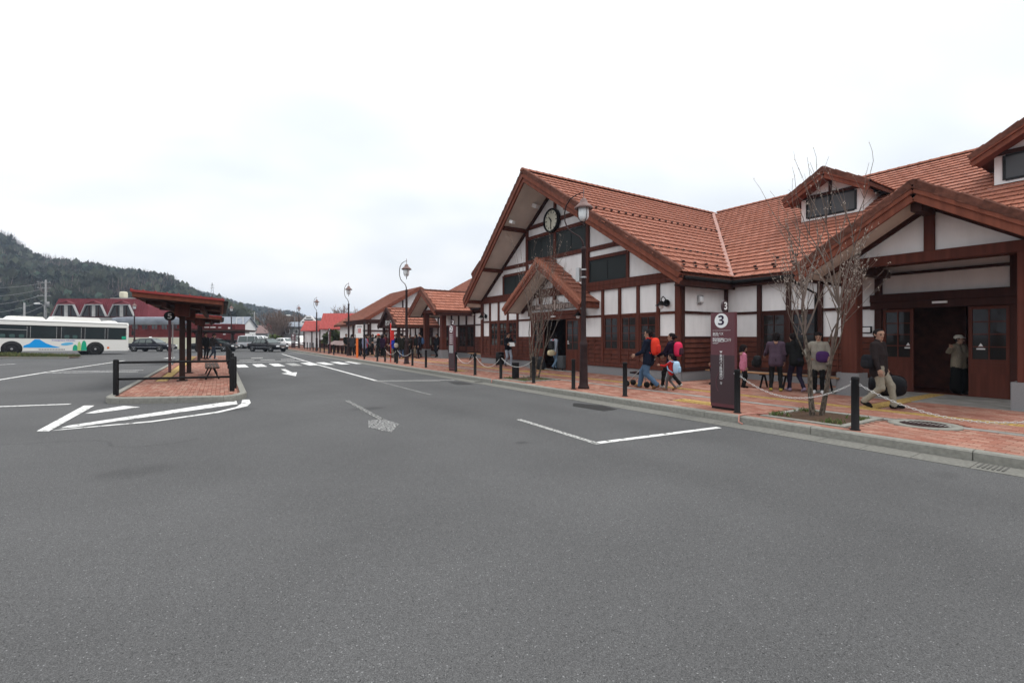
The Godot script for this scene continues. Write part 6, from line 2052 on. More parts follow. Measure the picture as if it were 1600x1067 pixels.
	# the crowd by the far porch and the bus queue
	var crowd := [
		[14.2, 32.0, -0.9, -0.3, 1.72, "man in a black suit with a light scarf between the far porch pillars", Color(0.012, 0.013, 0.016), Color(0.016, 0.016, 0.02), "short"],
		[12.5, 31.0, -0.8, 0.5, 1.78, "man in a dark blue coat with a blue rucksack before the far porch", Color(0.016, 0.019, 0.03), Color(0.016, 0.016, 0.02), "short"],
		[12.9, 32.8, -1.0, 0.0, 1.66, "person in black and tan trousers left of the blue rucksack", Color(0.014, 0.014, 0.014), Color(0.3, 0.24, 0.17), "bob"],
		[12.3, 33.4, -1.0, -0.2, 1.6, "short person in black with a pale scarf behind the second lamp post", Color(0.02, 0.02, 0.02), Color(0.03, 0.03, 0.03), "bob"],
		[11.4, 31.6, 0.2, 1.0, 1.74, "person in a black jacket with a white hood and blue jeans, seen from behind", Color(0.02, 0.02, 0.018), Color(0.07, 0.11, 0.2), "short"],
		[11.3, 33.0, -1.0, 0.3, 1.68, "man in a bright blue jacket and grey trousers by the red banner", Color(0.02, 0.06, 0.45), Color(0.2, 0.19, 0.15), "short"],
		[11.9, 35.2, -0.9, -0.5, 1.72, "tall person in black at the end of the bus queue", Color(0.013, 0.013, 0.013), Color(0.02, 0.02, 0.02), "short"],
		[11.6, 36.4, -1.0, 0.2, 1.7, "person in a dark plum coat in the bus queue", Color(0.06, 0.018, 0.04), Color(0.018, 0.018, 0.02), "bob"],
		[11.0, 36.0, 0.8, 0.6, 1.62, "person in a white and green top in the bus queue", Color(0.45, 0.55, 0.48), Color(0.3, 0.3, 0.24), "bob"],
		[10.8, 35.4, 0.6, -0.7, 1.6, "person carrying a lime green bag in the bus queue", Color(0.38, 0.35, 0.35), Color(0.25, 0.24, 0.2), "bob"],
		[10.3, 36.4, -0.2, 1.0, 1.6, "person in a red and white top in the bus queue", Color(0.5, 0.06, 0.1), Color(0.03, 0.035, 0.06), "bob"],
		[10.0, 35.6, 1.0, 0.4, 1.64, "person in a blue and white checked shirt in the bus queue", Color(0.28, 0.3, 0.42), Color(0.025, 0.03, 0.06), "short"],
		[10.1, 37.3, -1.0, 0.0, 1.7, "person in a bright orange-red cap and dark coat in the bus queue", Color(0.02, 0.02, 0.022), Color(0.02, 0.02, 0.025), "cap"],
		[9.8, 36.2, 0.4, 1.0, 1.66, "person in a black jacket right behind the steel post", Color(0.016, 0.016, 0.02), Color(0.02, 0.02, 0.03), "short"],
		[12.4, 38.2, -1.0, -0.3, 1.72, "person in a maroon jacket at the back of the bus queue", Color(0.14, 0.02, 0.03), Color(0.02, 0.02, 0.02), "short"],
		[11.3, 38.6, -1.0, 0.5, 1.68, "person in a grey coat at the back of the bus queue", Color(0.1, 0.1, 0.1), Color(0.02, 0.02, 0.02), "bob"],
		[9.9, 40.6, 0.2, -1.0, 1.74, "man in black left of the orange bus stop sign", Color(0.014, 0.014, 0.014), Color(0.016, 0.016, 0.016), "short"],
		[10.6, 41.6, 0.9, -0.5, 1.66, "person in a black coat and pale trousers by the notice boards", Color(0.016, 0.016, 0.018), Color(0.3, 0.29, 0.26), "bob"],
		[12.0, 34.4, -1.0, 0.4, 1.7, "man in a black parka behind the red banner", Color(0.012, 0.012, 0.013), Color(0.016, 0.016, 0.018), "short"],
		[12.6, 35.0, -0.7, -0.6, 1.64, "person in a dark green jacket behind the red banner", Color(0.02, 0.035, 0.022), Color(0.016, 0.016, 0.018), "bob"],
		[12.8, 36.6, -1.0, 0.1, 1.74, "tall person in a black coat under the shop porch", Color(0.013, 0.013, 0.014), Color(0.016, 0.016, 0.018), "short"],
		[11.7, 37.4, 0.3, -1.0, 1.66, "person in a navy coat in the middle of the bus queue", Color(0.014, 0.016, 0.03), Color(0.016, 0.016, 0.018), "bob"],
		[10.8, 38.0, -1.0, 0.3, 1.7, "person in a brown coat in the middle of the bus queue", Color(0.05, 0.03, 0.02), Color(0.016, 0.016, 0.018), "short"],
		[10.3, 38.9, 0.7, -0.7, 1.62, "person in a black hooded top near the orange sign", Color(0.012, 0.012, 0.012), Color(0.03, 0.03, 0.035), "bob"],
		[11.8, 39.6, -0.8, -0.3, 1.72, "person in charcoal at the far end of the bus queue", Color(0.02, 0.02, 0.022), Color(0.016, 0.016, 0.018), "short"],
		[12.6, 40.4, -1.0, 0.2, 1.68, "person in black under the slatted awning", Color(0.012, 0.012, 0.013), Color(0.02, 0.02, 0.02), "bob"],
		[9.7, 37.9, 0.2, 1.0, 1.7, "person in a black and white coat near the orange sign", Color(0.05, 0.05, 0.055), Color(0.014, 0.014, 0.016), "short"],
		[10.6, 34.2, -1.0, 0.2, 1.7, "person in black with a white cap brim near the crossing end of the queue", Color(0.014, 0.014, 0.015), Color(0.02, 0.02, 0.025), "cap"],
		[11.0, 34.6, 0.5, 0.9, 1.62, "person in a dark violet jacket seen from behind in the queue", Color(0.04, 0.02, 0.05), Color(0.02, 0.02, 0.022), "bob"],
		[10.6, 37.0, -0.8, 0.6, 1.72, "man in a dark olive jacket in the thick of the queue", Color(0.03, 0.03, 0.018), Color(0.02, 0.02, 0.022), "short"],
		[12.2, 36.0, -0.9, 0.1, 1.66, "person in a black jacket and pale cap in the thick of the queue", Color(0.013, 0.013, 0.014), Color(0.02, 0.02, 0.022), "short"],
		[13.0, 34.2, -1.0, -0.4, 1.7, "man in a dark brown coat beside the left pillar of the far porch", Color(0.035, 0.025, 0.02), Color(0.02, 0.02, 0.022), "short"],
		[10.9, 39.9, -0.6, 0.8, 1.68, "person in black and a red scarf at the tail of the queue", Color(0.016, 0.014, 0.014), Color(0.02, 0.02, 0.022), "bob"],
		[11.2, 42.6, -0.6, -0.8, 1.7, "far person in dark grey by the notice boards", Color(0.04, 0.04, 0.045), Color(0.02, 0.02, 0.02), "short"],
	]
	rng.seed = 404
	for q in crowd:
		var o := {"top": q[6], "pants": q[7], "style": q[8], "skin": skin, "cell": 0.034, "stride": rng.randf_range(0.0, 0.3), "la": [rng.randf_range(-0.1, 0.5), 0.14, rng.randf_range(0.2, 1.2), 0.0], "ra": [rng.randf_range(-0.2, 0.4), 0.14, rng.randf_range(0.2, 1.0), 0.0], "nod": rng.randf_range(0.0, 0.3), "coat": rng.randf_range(0.05, 0.2), "hat": Color(0.75, 0.07, 0.03)}
		if "white hood" in q[5]:
			o.collar = 4
			o.under = Color(0.7, 0.69, 0.66)
		if "scarf" in q[5]:
			o.collar = 4
			o.under = Color(0.5, 0.47, 0.4)
		p = person(q[5], P(q[0], 0.15, q[1]), yaw_to(q[2], q[3]), q[4], o, "people by the far porch and in the bus queue")
		if "blue rucksack before" in q[5]:
			bag("rucksack", "blue rucksack on the man before the far porch", "rucksack", back_at(p, 1.2, 0.19), Vector3(0.3, 0.45, 0.18), Color(0.05, 0.1, 0.2), Color(0.03, 0.06, 0.13))
		if "lime" in q[5]:
			bag("hand_bag", "lime green bag in the bus queue", "bag", p.transform * Transform3D(Basis(), Vector3(0.3, 0.82, 0.05)), Vector3(0.34, 0.36, 0.2), Color(0.38, 0.45, 0.04), Color(0.3, 0.38, 0.03), false)
	bag("hand_bag", "pale shoulder bag on the person with the white hood", "bag", Transform3D(Basis(), P(11.1, 1.05, 31.8)), Vector3(0.3, 0.32, 0.16), Color(0.42, 0.38, 0.33), Color(0.36, 0.3, 0.25), false)
	# waiting on the island
	person("man in a dark jacket and black cap leaning by the second shelter on the island", P(0.45, 0.15, 37.0), yaw_to(0.8, -0.5), 1.72, {"top": Color(0.03, 0.027, 0.024), "pants": Color(0.035, 0.04, 0.06), "style": "cap", "hat": Color(0.012, 0.012, 0.012), "lean": 0.18, "stride": 0.25, "cell": 0.03, "la": [0.5, 0.1, 0.8, 0.0], "shoe": Color(0.5, 0.5, 0.5)})
	person("person in black standing close behind the capped man on the island", P(0.1, 0.15, 37.8), yaw_to(0.6, -0.8), 1.74, {"top": Color(0.013, 0.013, 0.013), "pants": Color(0.015, 0.015, 0.017), "cell": 0.03})

# a point seen at picture column px (of 1600) and D metres along the view axis
func far_at(px, D, h := 0.0) -> Vector3:
	var X: float = (px - 800.0) / 745.0 * D
	return P(D * SA + X * CA, h, D * CA - X * SA)

func far_thing(called: String, label: String, category: String, px, D, h := 0.0, turn := 0.0, group := "") -> Node3D:
	# local +x runs to the right of the picture, +z towards the camera
	return thing(called, label, category, far_at(px, D, h), yaw_to(-SA, -CA) + turn, group)

func crown_mesh(sd: int, kind: int) -> ArrayMesh:
	rng.seed = sd
	var st := ST()
	var n: int = [110, 90, 80][kind]
	for i in n:
		var v := Vector3(rng.randfn(), rng.randfn(), rng.randfn()).normalized()
		var r := 0.55 + 0.45 * rng.randf()
		var c := Vector3(v.x * 0.5, 0.55 + v.y * 0.45, v.z * 0.5) * r
		if kind == 0: c = Vector3(v.x * 0.45 * (1.15 - c.y), c.y, v.z * 0.45 * (1.15 - c.y))
		if kind == 1: c.y = 0.6 + v.y * 0.36 * r
		c.y = maxf(c.y, 0.03)
		var s := rng.randf_range(0.10, 0.2)
		if kind == 2:
			var d := (c - Vector3(0, 0.1, 0)).normalized() * rng.randf_range(0.15, 0.32)
			var w := Vector3(d.z, 0.0, -d.x).normalized() * 0.014
			tri(st, c - w, c + d, c + w)
			tri(st, c * Vector3(0.3, 0.6, 0.3) - w, c, c * Vector3(0.3, 0.6, 0.3) + w)
		else:
			var a := Vector3(rng.randfn(), rng.randfn() * 0.5, rng.randfn()).normalized() * s
			var b := (a.cross(v) + v * 0.3).normalized() * s
			quad(st, c - a * 0.7, c - b * 0.7, c + a, c + b)
	if kind == 2:
		for k in 3: bar(st, Vector3(0, 0, 0), Vector3(cos(k * 2.1) * 0.1, 0.7, sin(k * 2.1) * 0.1), 0.035, 0.035, Vector3.RIGHT)
	return mesh_of(st)

func hill(label: String, D: float, prof: Array, count: int, sd: int, near: float):
	var n := FastNoiseLite.new()
	n.seed = sd
	n.frequency = 0.012
	var top := func(px):
		for i in prof.size() - 1:
			if px <= prof[i + 1][0]: return lerpf(prof[i][1], prof[i + 1][1], (px - prof[i][0]) / (prof[i + 1][0] - prof[i][0])) - 5.0
		return 0.0
	var tree_h := 10.0
	var at := func(px, f):
		var dist: float = lerpf(D * near, D, f)
		var H: float = maxf(0.0, float(top.call(px)) * D / 745.0 + 1.65 - tree_h * 0.75)
		var k = smoothstep(0.0, 1.0, f) * 0.45 + f * 0.55 if f < 1.0 else 1.0 - (f - 1.0) * 1.3
		var p := far_at(px, dist)
		p.y = H * k + (n.get_noise_2d(p.x, p.z) * 9.0 * sin(PI * clampf(f, 0.0, 1.0)) if H > 4.0 else 0.0) - (0.5 if f <= 0.0 else 0.0)
		return p
	var st := ST(true)
	var p0: float = prof[0][0]
	var p1: float = prof[-1][0]
	var cols := 60
	var rows := 14
	for i in cols:
		for j in rows:
			var a := lerpf(p0, p1, float(i) / cols)
			var b := lerpf(p0, p1, float(i + 1) / cols)
			var f := 1.35 * j / rows
			var g := 1.35 * (j + 1) / rows
			quad(st, at.call(a, f), at.call(a, g), at.call(b, g), at.call(b, f))
	var h := put("hill", st, M.hill_ground)
	tag(h, label, "", "", "structure")
	rng.seed = sd * 7
	var where := [[], [], []]
	var tint := [[], [], []]
	for i in count:
		var px := rng.randf_range(p0, p1)
		var f := sqrt(rng.randf()) * 1.05
		var p: Vector3 = at.call(px, f)
		if p.y < 0.3: continue
		var pick := n.get_noise_2d(p.x * 1.5 + 300, p.z * 1.5) + rng.randf_range(-0.3, 0.3)
		var kind := 0 if pick > 0.02 else 1
		var bare := pick < -0.2 or (f > 0.9 and rng.randf() < 0.75)
		if bare: kind = 2
		var s := tree_h * rng.randf_range(0.75, 1.3)
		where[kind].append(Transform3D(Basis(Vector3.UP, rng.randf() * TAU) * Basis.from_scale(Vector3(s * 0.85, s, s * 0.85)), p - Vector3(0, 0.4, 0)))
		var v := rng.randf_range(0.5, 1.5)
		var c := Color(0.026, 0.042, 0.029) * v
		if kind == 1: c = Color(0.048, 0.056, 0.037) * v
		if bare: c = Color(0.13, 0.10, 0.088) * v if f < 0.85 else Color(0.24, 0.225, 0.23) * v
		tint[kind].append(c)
	for k in 3:
		var o := many("forest" if k < 2 else "bare_woodland", crown_mesh(sd + k, k), M.plants, null, where[k], tint[k])
		o.name = numbered("forest" if k < 2 else "bare_woodland")
		tag(o, ["dark conifers covering %s", "broader green trees covering %s", "bare grey trees scattered over %s"][k] % label.replace("wooded ", "the "))

func gable_house(h: Node3D, w, dep, eave, ridge, wall: String, roof: String, over := 0.4):
	# ridge along local x
	var st := ST()
	prism(st, PackedVector2Array([Vector2(-dep / 2, 0), Vector2(dep / 2, 0), Vector2(dep / 2, eave), Vector2(0, ridge - 0.1), Vector2(-dep / 2, eave)]), Transform3D(Basis(Vector3.UP, PI / 2), Vector3(-w / 2, 0, 0)), w)
	put("wall", st, M[wall], h)
	st = ST()
	for s in [-1.0, 1.0]:
		var k: float = (ridge - eave) / (dep / 2)
		slab(st, [Vector3(-w / 2 - over, ridge + 0.05, 0), Vector3(-w / 2 - over, eave - over * k, s * (dep / 2 + over)), Vector3(w / 2 + over, eave - over * k, s * (dep / 2 + over)), Vector3(w / 2 + over, ridge + 0.05, 0)], Vector3(0, -0.15, 0))
	return put("roof", st, M[roof], h)

func house_window(h: Node3D, c: Vector3, w, t, frame := "white_paint", pane := "pane"):
	var st := ST()
	for s in [-1.0, 1.0]:
		lb(st, c + Vector3(s * w / 2, 0, 0), Vector3(0.08, t + 0.08, 0.1))
		lb(st, c + Vector3(0, s * t / 2, 0), Vector3(w - 0.08, 0.08, 0.1))
	lb(st, c, Vector3(0.05, t - 0.08, 0.08))
	var f := put("window", st, M[frame], h)
	st = ST()
	lb(st, c + Vector3(0, 0, -0.01), Vector3(w, t, 0.06))
	put("pane", st, M[pane], f)

func wire(a: Vector3, b: Vector3, sag, label: String):
	var pts := []
	for i in 13:
		var t := i / 12.0
		pts.append(a.lerp(b, t) - Vector3(0, sag * 4 * t * (1 - t), 0))
	var st := ST(true)
	tube(st, pts, [0.035], 4)
	tag(put("overhead_wire", st, M.pole_grey), label, "wire", "overhead wires strung left of the hotel")

func utility_pole(label: String, px, D, H, arms := true):
	var u := far_thing("utility_pole", label, "utility pole", px, D, 0.0, 0.3, "utility poles beyond the square")
	var st := ST(true)
	tube(st, [Vector3.ZERO, Vector3(0, H, 0)], [0.22, 0.15], 8)
	put("pole", st, M.pole_grey, u)
	if arms:
		for h in [0.5, 1.6, 3.1]:
			st = ST()
			lb(st, Vector3(-0.3, H - h, 0), Vector3(2.2, 0.12, 0.12))
			for x in [-1.2, -0.5, 0.6]: lb(st, Vector3(x, H - h + 0.15, 0), Vector3(0.1, 0.2, 0.1))
			put("cross_arm", st, M.pole_grey, u)
		st = ST(true)
		tube(st, [Vector3(0.35, H - 5.2, 0.1), Vector3(0.35, H - 4.2, 0.1)], [0.28], 10)
		put("transformer", st, M.pole_grey, u)
	return u

func far():
	mat("hill_ground", lin(0.05, 0.055, 0.04), 0.95)
	hill("wooded hill at the left beyond the hotel", 330.0, [[-700, 150], [-400, 190], [-150, 182], [0, 158], [15, 152], [45, 126], [70, 120], [100, 116], [160, 105], [225, 96], [262, 90], [290, 74], [330, 52], [380, 25], [430, 0]], 9000, 3, 0.42)
	hill("wooded far ridge sloping down to the right", 620.0, [[150, 110], [240, 95], [290, 80], [340, 64], [370, 55], [420, 43], [470, 32], [520, 22], [600, 8], [680, 0]], 5000, 9, 0.5)
	# ---- the wine-red hotel with mansard windows
	var h := far_thing("hotel", "low hotel with a wine-red mansard roof and white trapezoid windows behind the bus", "hotel", 159, 78)
	var st := ST()
	bar(st, Vector3(-8.0, 2.5, -4), Vector3(7.4, 2.5, -4), 8.0, 5.0)
	put("wall", st, M.pale_wall, h)
	st = ST()
	slab(st, [Vector3(-8.1, 7.95, -1.0), Vector3(-8.1, 7.95, -8), Vector3(6.6, 7.95, -8), Vector3(6.6, 7.95, -1.0)], Vector3(0, -0.1, 0))
	slab(st, [Vector3(-8.1, 7.9, -1.0), Vector3(6.6, 7.9, -1.0), Vector3(7.7, 4.9, 0.25), Vector3(-8.4, 4.9, 0.25)], Vector3(0, -0.1, -0.2))
	slab(st, [Vector3(6.6, 7.9, -1.0), Vector3(6.6, 7.9, -8.0), Vector3(7.7, 4.9, -8.2), Vector3(7.7, 4.9, 0.25)], Vector3(-0.2, -0.1, 0))
	slab(st, [Vector3(-8.1, 7.9, -8.0), Vector3(-8.1, 7.9, -1.0), Vector3(-8.4, 4.9, 0.25), Vector3(-8.4, 4.9, -8.2)], Vector3(0.2, -0.1, 0))
	var rf := put("roof", st, M.wine_roof, h)
	for k in 41:
		st = ST()
		var x := -7.9 + k * 0.355
		bar(st, Vector3(x, 7.93, -0.99), Vector3(x * 1.04, 4.95, 0.27), 0.04, 0.05, Vector3.RIGHT)
		put("seam", st, M.wine_roof, rf)
	for x in [-5.65, -1.15, 3.4]:
		st = ST()
		for e in [[Vector2(-2.1, 4.95), Vector2(-1.25, 6.85)], [Vector2(-1.35, 6.85), Vector2(1.35, 6.85)], [Vector2(1.25, 6.85), Vector2(2.1, 4.95)]]:
			bar(st, Vector3(x + e[0].x, e[0].y, 0.35), Vector3(x + e[1].x, e[1].y, 0.35), 0.35, 0.13, Vector3.UP if absf(e[0].y - e[1].y) < 0.1 else Vector3.RIGHT)
		var w := put("window", st, M.dull_white, h)
		st = ST()
		prism(st, PackedVector2Array([Vector2(-2.0, 4.95), Vector2(2.0, 4.95), Vector2(1.2, 6.8), Vector2(-1.2, 6.8)]), Transform3D(Basis(), Vector3(x, 0, 0.2)), 0.06)
		put("pane", st, M.pane, w)
		for q in [-0.75, 0.0, 0.75]:
			st = ST()
			lb(st, Vector3(x + q, 5.85, 0.3), Vector3(0.1 if q else 0.55, 1.85, 0.08))
			put("mullion", st, M.timber_dark if q else M.pale_wall, w)
		st = ST()
		bar(st, Vector3(x - 1.4, 6.98, 0.2), Vector3(x, 7.45, 0.0), 0.5, 0.06)
		bar(st, Vector3(x, 7.45, 0.0), Vector3(x + 1.4, 6.98, 0.2), 0.5, 0.06)
		put("window_hood", st, M.wine_roof, w)
	st = ST()
	bar(st, Vector3(-0.4, 8.05, -3), Vector3(3.2, 8.05, -3), 2.0, 0.2)
	put("roof_slab", st, M.pale_wall, h)
	st = ST(true)
	blob(st, Transform3D(Basis(), Vector3(1.05, 8.75, -3)), Vector3(0.95, 1.1, 0.95), 0.4)
	put("water_tank", st, M.cream, h)
	h = far_thing("annex", "small plain white building right of the wine-red hotel", "building", 239, 84)
	gable_house(h, 2.6, 4.0, 5.2, 5.6, "pale_wall", "pale_wall", 0.1)
	house_window(h, Vector3(0.5, 3.9, 2.03), 0.5, 0.6)
	# ---- railway carriage on its platform
	h = far_thing("railway_carriage", "dark red railway carriage with a grey roof behind the bus and the shelter", "railway carriage", 252, 67, 1.5)
	st = ST()
	bar(st, Vector3(-6.2, 1.15, 0), Vector3(5.0, 1.15, 0), 2.6, 2.1, Vector3.UP, 0.05)
	put("body", st, M.train_red, h)
	st = ST(true)
	blob(st, Transform3D(Basis(), Vector3(-0.6, 2.3, 0)), Vector3(11.6, 1.2, 3.0), 0.35, 20, 8)
	put("roof", st, M.grey_roof, h)
	for i in 8:
		house_window(h, Vector3(-5.4 + i * 1.35, 1.5, 1.32), 0.85, 0.7, "train_red", "grey_pane" if i in [2, 4, 5] else "pane")
	st = ST()
	bar(st, Vector3(-6.5, -0.75, 1.0), Vector3(5.5, -0.75, 1.0), 4.4, 1.5)
	tag(wput_top("platform", st, M.cream, h), "pale stone platform wall under the dark red carriage", "platform")
	var rl := far_thing("platform_railing", "dark red railing of thin upright bars along the carriage platform", "railing", 252, 64.5, 1.5)
	st = ST()
	for hh in [0.1, 1.0]: bar(st, Vector3(-5.9, hh, 0), Vector3(5.0, hh, 0), 0.07, 0.07)
	put("rail", st, M.train_red, rl)
	for i in 70:
		st = ST()
		lb(st, Vector3(-5.85 + i * 0.155, 0.55, 0), Vector3(0.03, 0.9, 0.03))
		put("bar", st, M.train_red, rl)
	h = far_thing("goods_wagon", "maroon railway wagon standing beyond the second shelter", "railway wagon", 345, 70)
	st = ST()
	bar(st, Vector3(-2.7, 2.35, 0), Vector3(2.8, 2.35, 0), 2.6, 2.3, Vector3.UP, 0.06)
	put("body", st, M.train_red, h)
	st = ST()
	bar(st, Vector3(-2.6, 1.0, 0), Vector3(2.7, 1.0, 0), 1.8, 0.35)
	put("underframe", st, M.rubber, h)
	for x in [-1.9, -1.0, 1.2, 2.1]:
		st = ST(true)
		tube(st, [Vector3(x, 0.62, 0.7), Vector3(x, 0.62, 0.95)], [0.42], 14)
		put("wheel", st, M.rubber, h)
	for q in [[-1.3, 3.0, 0.7, 0.12], [-0.4, 3.0, 0.75, 0.12], [0.6, 2.98, 0.4, 0.1], [1.95, 2.9, 0.3, 0.22], [0.0, 1.75, 0.08, 0.25], [1.25, 2.0, 0.36, 0.12]]:
		st = ST()
		lb(st, Vector3(q[0], q[1], 1.31), Vector3(q[2], q[3], 0.02))
		put("marking", st, M.white_paint, h)
	# ---- houses
	h = far_thing("white_house", "white house with a pale gabled roof behind the maroon wagon", "house", 368, 98)
	gable_house(h, 5.4, 5.0, 4.0, 5.7, "white_paint", "grey_roof")
	for x in [-1.5, 1.2]: house_window(h, Vector3(x, 3.0, 2.53), 1.1, 0.9)
	st = ST()
	for x in [1.4, 2.7]: lb(st, Vector3(x, 4.6, 2.2), Vector3(0.1, 1.8, 0.1))
	bar(st, Vector3(1.4, 5.5, 2.2), Vector3(2.7, 5.5, 2.2), 0.1, 0.1)
	put("roof_frame", st, M.white_paint, h)
	h = far_thing("grey_house", "small two-storey grey-pink house with an outside stair", "house", 463, 100)
	gable_house(h, 3.4, 4.0, 3.9, 4.7, "pole_grey", "grey_roof")
	for x in [-0.9, 0.8]: house_window(h, Vector3(x, 2.7, 2.03), 0.8, 0.8)
	st = ST()
	bar(st, Vector3(-3.8, 0.3, 2.2), Vector3(-1.4, 2.4, 2.2), 0.8, 0.12)
	put("stair", st, M.rubber, h)
	for i in 3:
		h = far_thing("far_house", ["brown far house between the canopy and the bare trees", "far house with a pale roof beyond the taxi", "low far house behind the white cars"][i], "house", [405, 432, 448][i], [150, 170, 140][i], 0.0, 0.2 * i)
		gable_house(h, 8.0, 6.0, 3.0, 5.2, "pole_grey", ["lamp_hood", "grey_roof", "brown_metal"][i])
	# ---- shop with the red metal roof, its annex and the louvred white gable
	h = far_thing("red_roof_shop", "shop with a bright red sheet-metal roof beyond the station", "shop", 527, 64, 0.15)
	st = ST()
	bar(st, Vector3(-2.5, 1.25, -2.4), Vector3(4.5, 1.25, -2.4), 4.6, 2.5)
	put("wall", st, M.plaster, h)
	st = ST()
	slab(st, [Vector3(-2.9, 4.75, -2.4), Vector3(4.9, 4.75, -2.4), Vector3(4.6, 2.55, 0.5), Vector3(-2.3, 2.55, 0.5)], Vector3(0, -0.1, 0))
	slab(st, [Vector3(-2.9, 4.75, -2.4), Vector3(4.9, 4.75, -2.4), Vector3(4.6, 2.55, -5.3), Vector3(-2.3, 2.55, -5.3)], Vector3(0, -0.1, 0))
	rf = put("roof", st, M.red_metal, h)
	for i in 22:
		st = ST()
		bar(st, Vector3(-2.85 + i * 0.36, 4.77, -2.38), Vector3(-2.3 + i * 0.325, 2.58, 0.5), 0.04, 0.05, Vector3.RIGHT)
		put("seam", st, M.red_metal, rf)
	for x in [-2.4, -0.6, 1.2, 3.0]:
		st = ST()
		bar(st, Vector3(x, 0, -0.06), Vector3(x, 2.5, -0.06), 0.16, 0.1, Vector3.RIGHT)
		put("post", st, M.timber_dark, h)
	st = ST()
	bar(st, Vector3(-2.5, 0.55, -0.05), Vector3(4.5, 0.55, -0.05), 0.1, 1.1)
	put("wainscot", st, M.timber_dark, h)
	st = ST(true)
	lathe(st, Transform3D(Basis(Vector3.RIGHT, PI / 2) * Basis.from_scale(Vector3(0.7, 1, 1.2)), Vector3(-0.9, 1.75, 0.02)), [[0.0, 0.05], [0.3, 0.05], [0.3, 0.0]], 16)
	put("round_sign", st, M.rake_wood, h)
	h = far_thing("red_roof_lean_to", "lower red-roofed lean-to left of the red-roofed shop", "shop", 484, 66, 0.15)
	st = ST()
	bar(st, Vector3(-1.0, 1.1, -1.5), Vector3(1.2, 1.1, -1.5), 2.6, 2.2)
	put("wall", st, M.plaster, h)
	st = ST()
	slab(st, [Vector3(-1.3, 3.75, -1.4), Vector3(1.5, 3.75, -1.4), Vector3(1.5, 2.35, 0.3), Vector3(-1.2, 2.35, 0.3)], Vector3(0, -0.1, 0))
	put("roof", st, M.red_metal, h)
	for x in [-0.9, 0.2]:
		st = ST()
		bar(st, Vector3(x, 0, -0.1), Vector3(x, 2.2, -0.1), 0.14, 0.1, Vector3.RIGHT)
		put("post", st, M.timber_dark, h)
	h = far_thing("louvred_gable", "white gabled sign board with dark louvres above the lean-to", "sign board", 483, 69, 3.4)
	st = ST()
	prism(st, PackedVector2Array([Vector2(-1.15, 0), Vector2(1.1, 0), Vector2(1.1, 0.45), Vector2(0.35, 1.25), Vector2(-0.35, 1.25), Vector2(-1.15, 0.45)]), Transform3D(), 0.3)
	put("board", st, M.white_paint, h)
	for q in [[0.35, 1.9], [0.68, 1.25], [0.98, 0.7]]:
		st = ST()
		lb(st, Vector3(0, q[0], 0.31), Vector3(q[1], 0.13, 0.04))
		put("louvre", st, M.rubber, h)
	# ---- long-roofed hall beyond the station
	h = thing("long_roof_hall", "half-timbered hall with one long tiled roof beyond the far porch", "hall", P(20.4, 0.15, 55.0))
	st = ST()
	prism(st, PackedVector2Array([Vector2(13.9, 0.15), Vector2(27.0, 0.15), Vector2(27.0, 3.2), Vector2(20.47, 7.05), Vector2(13.9, 3.2)]), Transform3D(Basis(), P(0, 0, 60)), 8.8)
	wput("wall", st, M.plaster, h)
	st = ST()
	slab(st, [P(20.47, 7.3, 50.6), P(20.47, 7.3, 60.6), P(13.3, 3.0, 60.6), P(13.3, 3.0, 50.6)], Vector3(0, -0.2, 0))
	slab(st, [P(20.47, 7.3, 50.6), P(20.47, 7.3, 60.6), P(27.6, 3.0, 60.6), P(27.6, 3.0, 50.6)], Vector3(0, -0.2, 0))
	rf = wput("roof", st, M.tile_deck, h)
	var k := sqrt(7.17 * 7.17 + 4.3 * 4.3)
	tile_slope(rf, P(13.3, 3.0, 0), P(0, 0, 1), P(7.17, 4.3, 0) / k, [[50.6, 0], [60.6, 0], [60.6, k], [50.6, k]], 0.01, 0.4, 0.36)
	st = ST()
	for s in [-1.0, 1.0]: bar(st, P(20.47, 7.12, 50.55), P(20.47 + s * 7.15, 2.83, 50.55), 0.1, 0.34)
	wput("bargeboard", st, M.rake_wood, h)
	for x in [15.0, 16.8, 18.6, 20.47, 22.3]:
		st = ST()
		bar(st, P(x, 0.3, 51.15), P(x, 3.2 + (x - 13.9) * 0.585 if x < 20.5 else 6.0, 51.15), 0.2, 0.12, Vector3.RIGHT)
		wput("post", st, M.timber_dark, h)
	for q in [[13.84, 13.9, 51.0, 59.9], [13.84, 27.0, 51.14, 51.2]]:
		st = ST()
		bx(st, q[0], q[1], 0.15, 1.5, q[2], q[3])
		wput("wainscot", st, M.siding, h)
	for hh in [2.3, 3.15, 4.6]:
		st = ST()
		var x0 = 13.9 if hh < 3.2 else 13.9 + (hh - 3.2) / 0.585
		bar(st, P(x0, hh, 51.16), P(26.0 if hh < 3.2 else 24.6, hh, 51.16), 0.1, 0.14)
		wput("beam", st, M.timber_dark, h)
	# slatted awning before it, over the queue
	h = thing("slatted_awning", "dark pergola awning with pale slats over the bus queue", "awning", P(13.0, 0.15, 44.0))
	for d in [41.5, 46.5]:
		for x in [12.0, 15.5]:
			st = ST()
			bar(st, P(x, 0.15, d), P(x, 2.75, d), 0.16, 0.16, Vector3.RIGHT)
			wput("post", st, M.timber_dark, h)
	for x in [11.6, 15.7]:
		st = ST()
		bar(st, P(x, 2.85, 40.5), P(x, 2.85, 47.5), 0.12, 0.26)
		wput("beam", st, M.timber_dark, h)
	for i in 18:
		st = ST()
		bar(st, P(11.3, 3.05, 40.6 + i * 0.4), P(16.0, 3.05, 40.6 + i * 0.4), 0.1, 0.14)
		wput("slat", st, M.timber_dark, h)
	# shop porch with white lettering between the far porch and the queue
	h = thing("shop_porch", "dark little gabled shop porch with white lettering beyond the far entrance porch", "porch", P(14.3, 0.15, 38.2))
	st = ST()
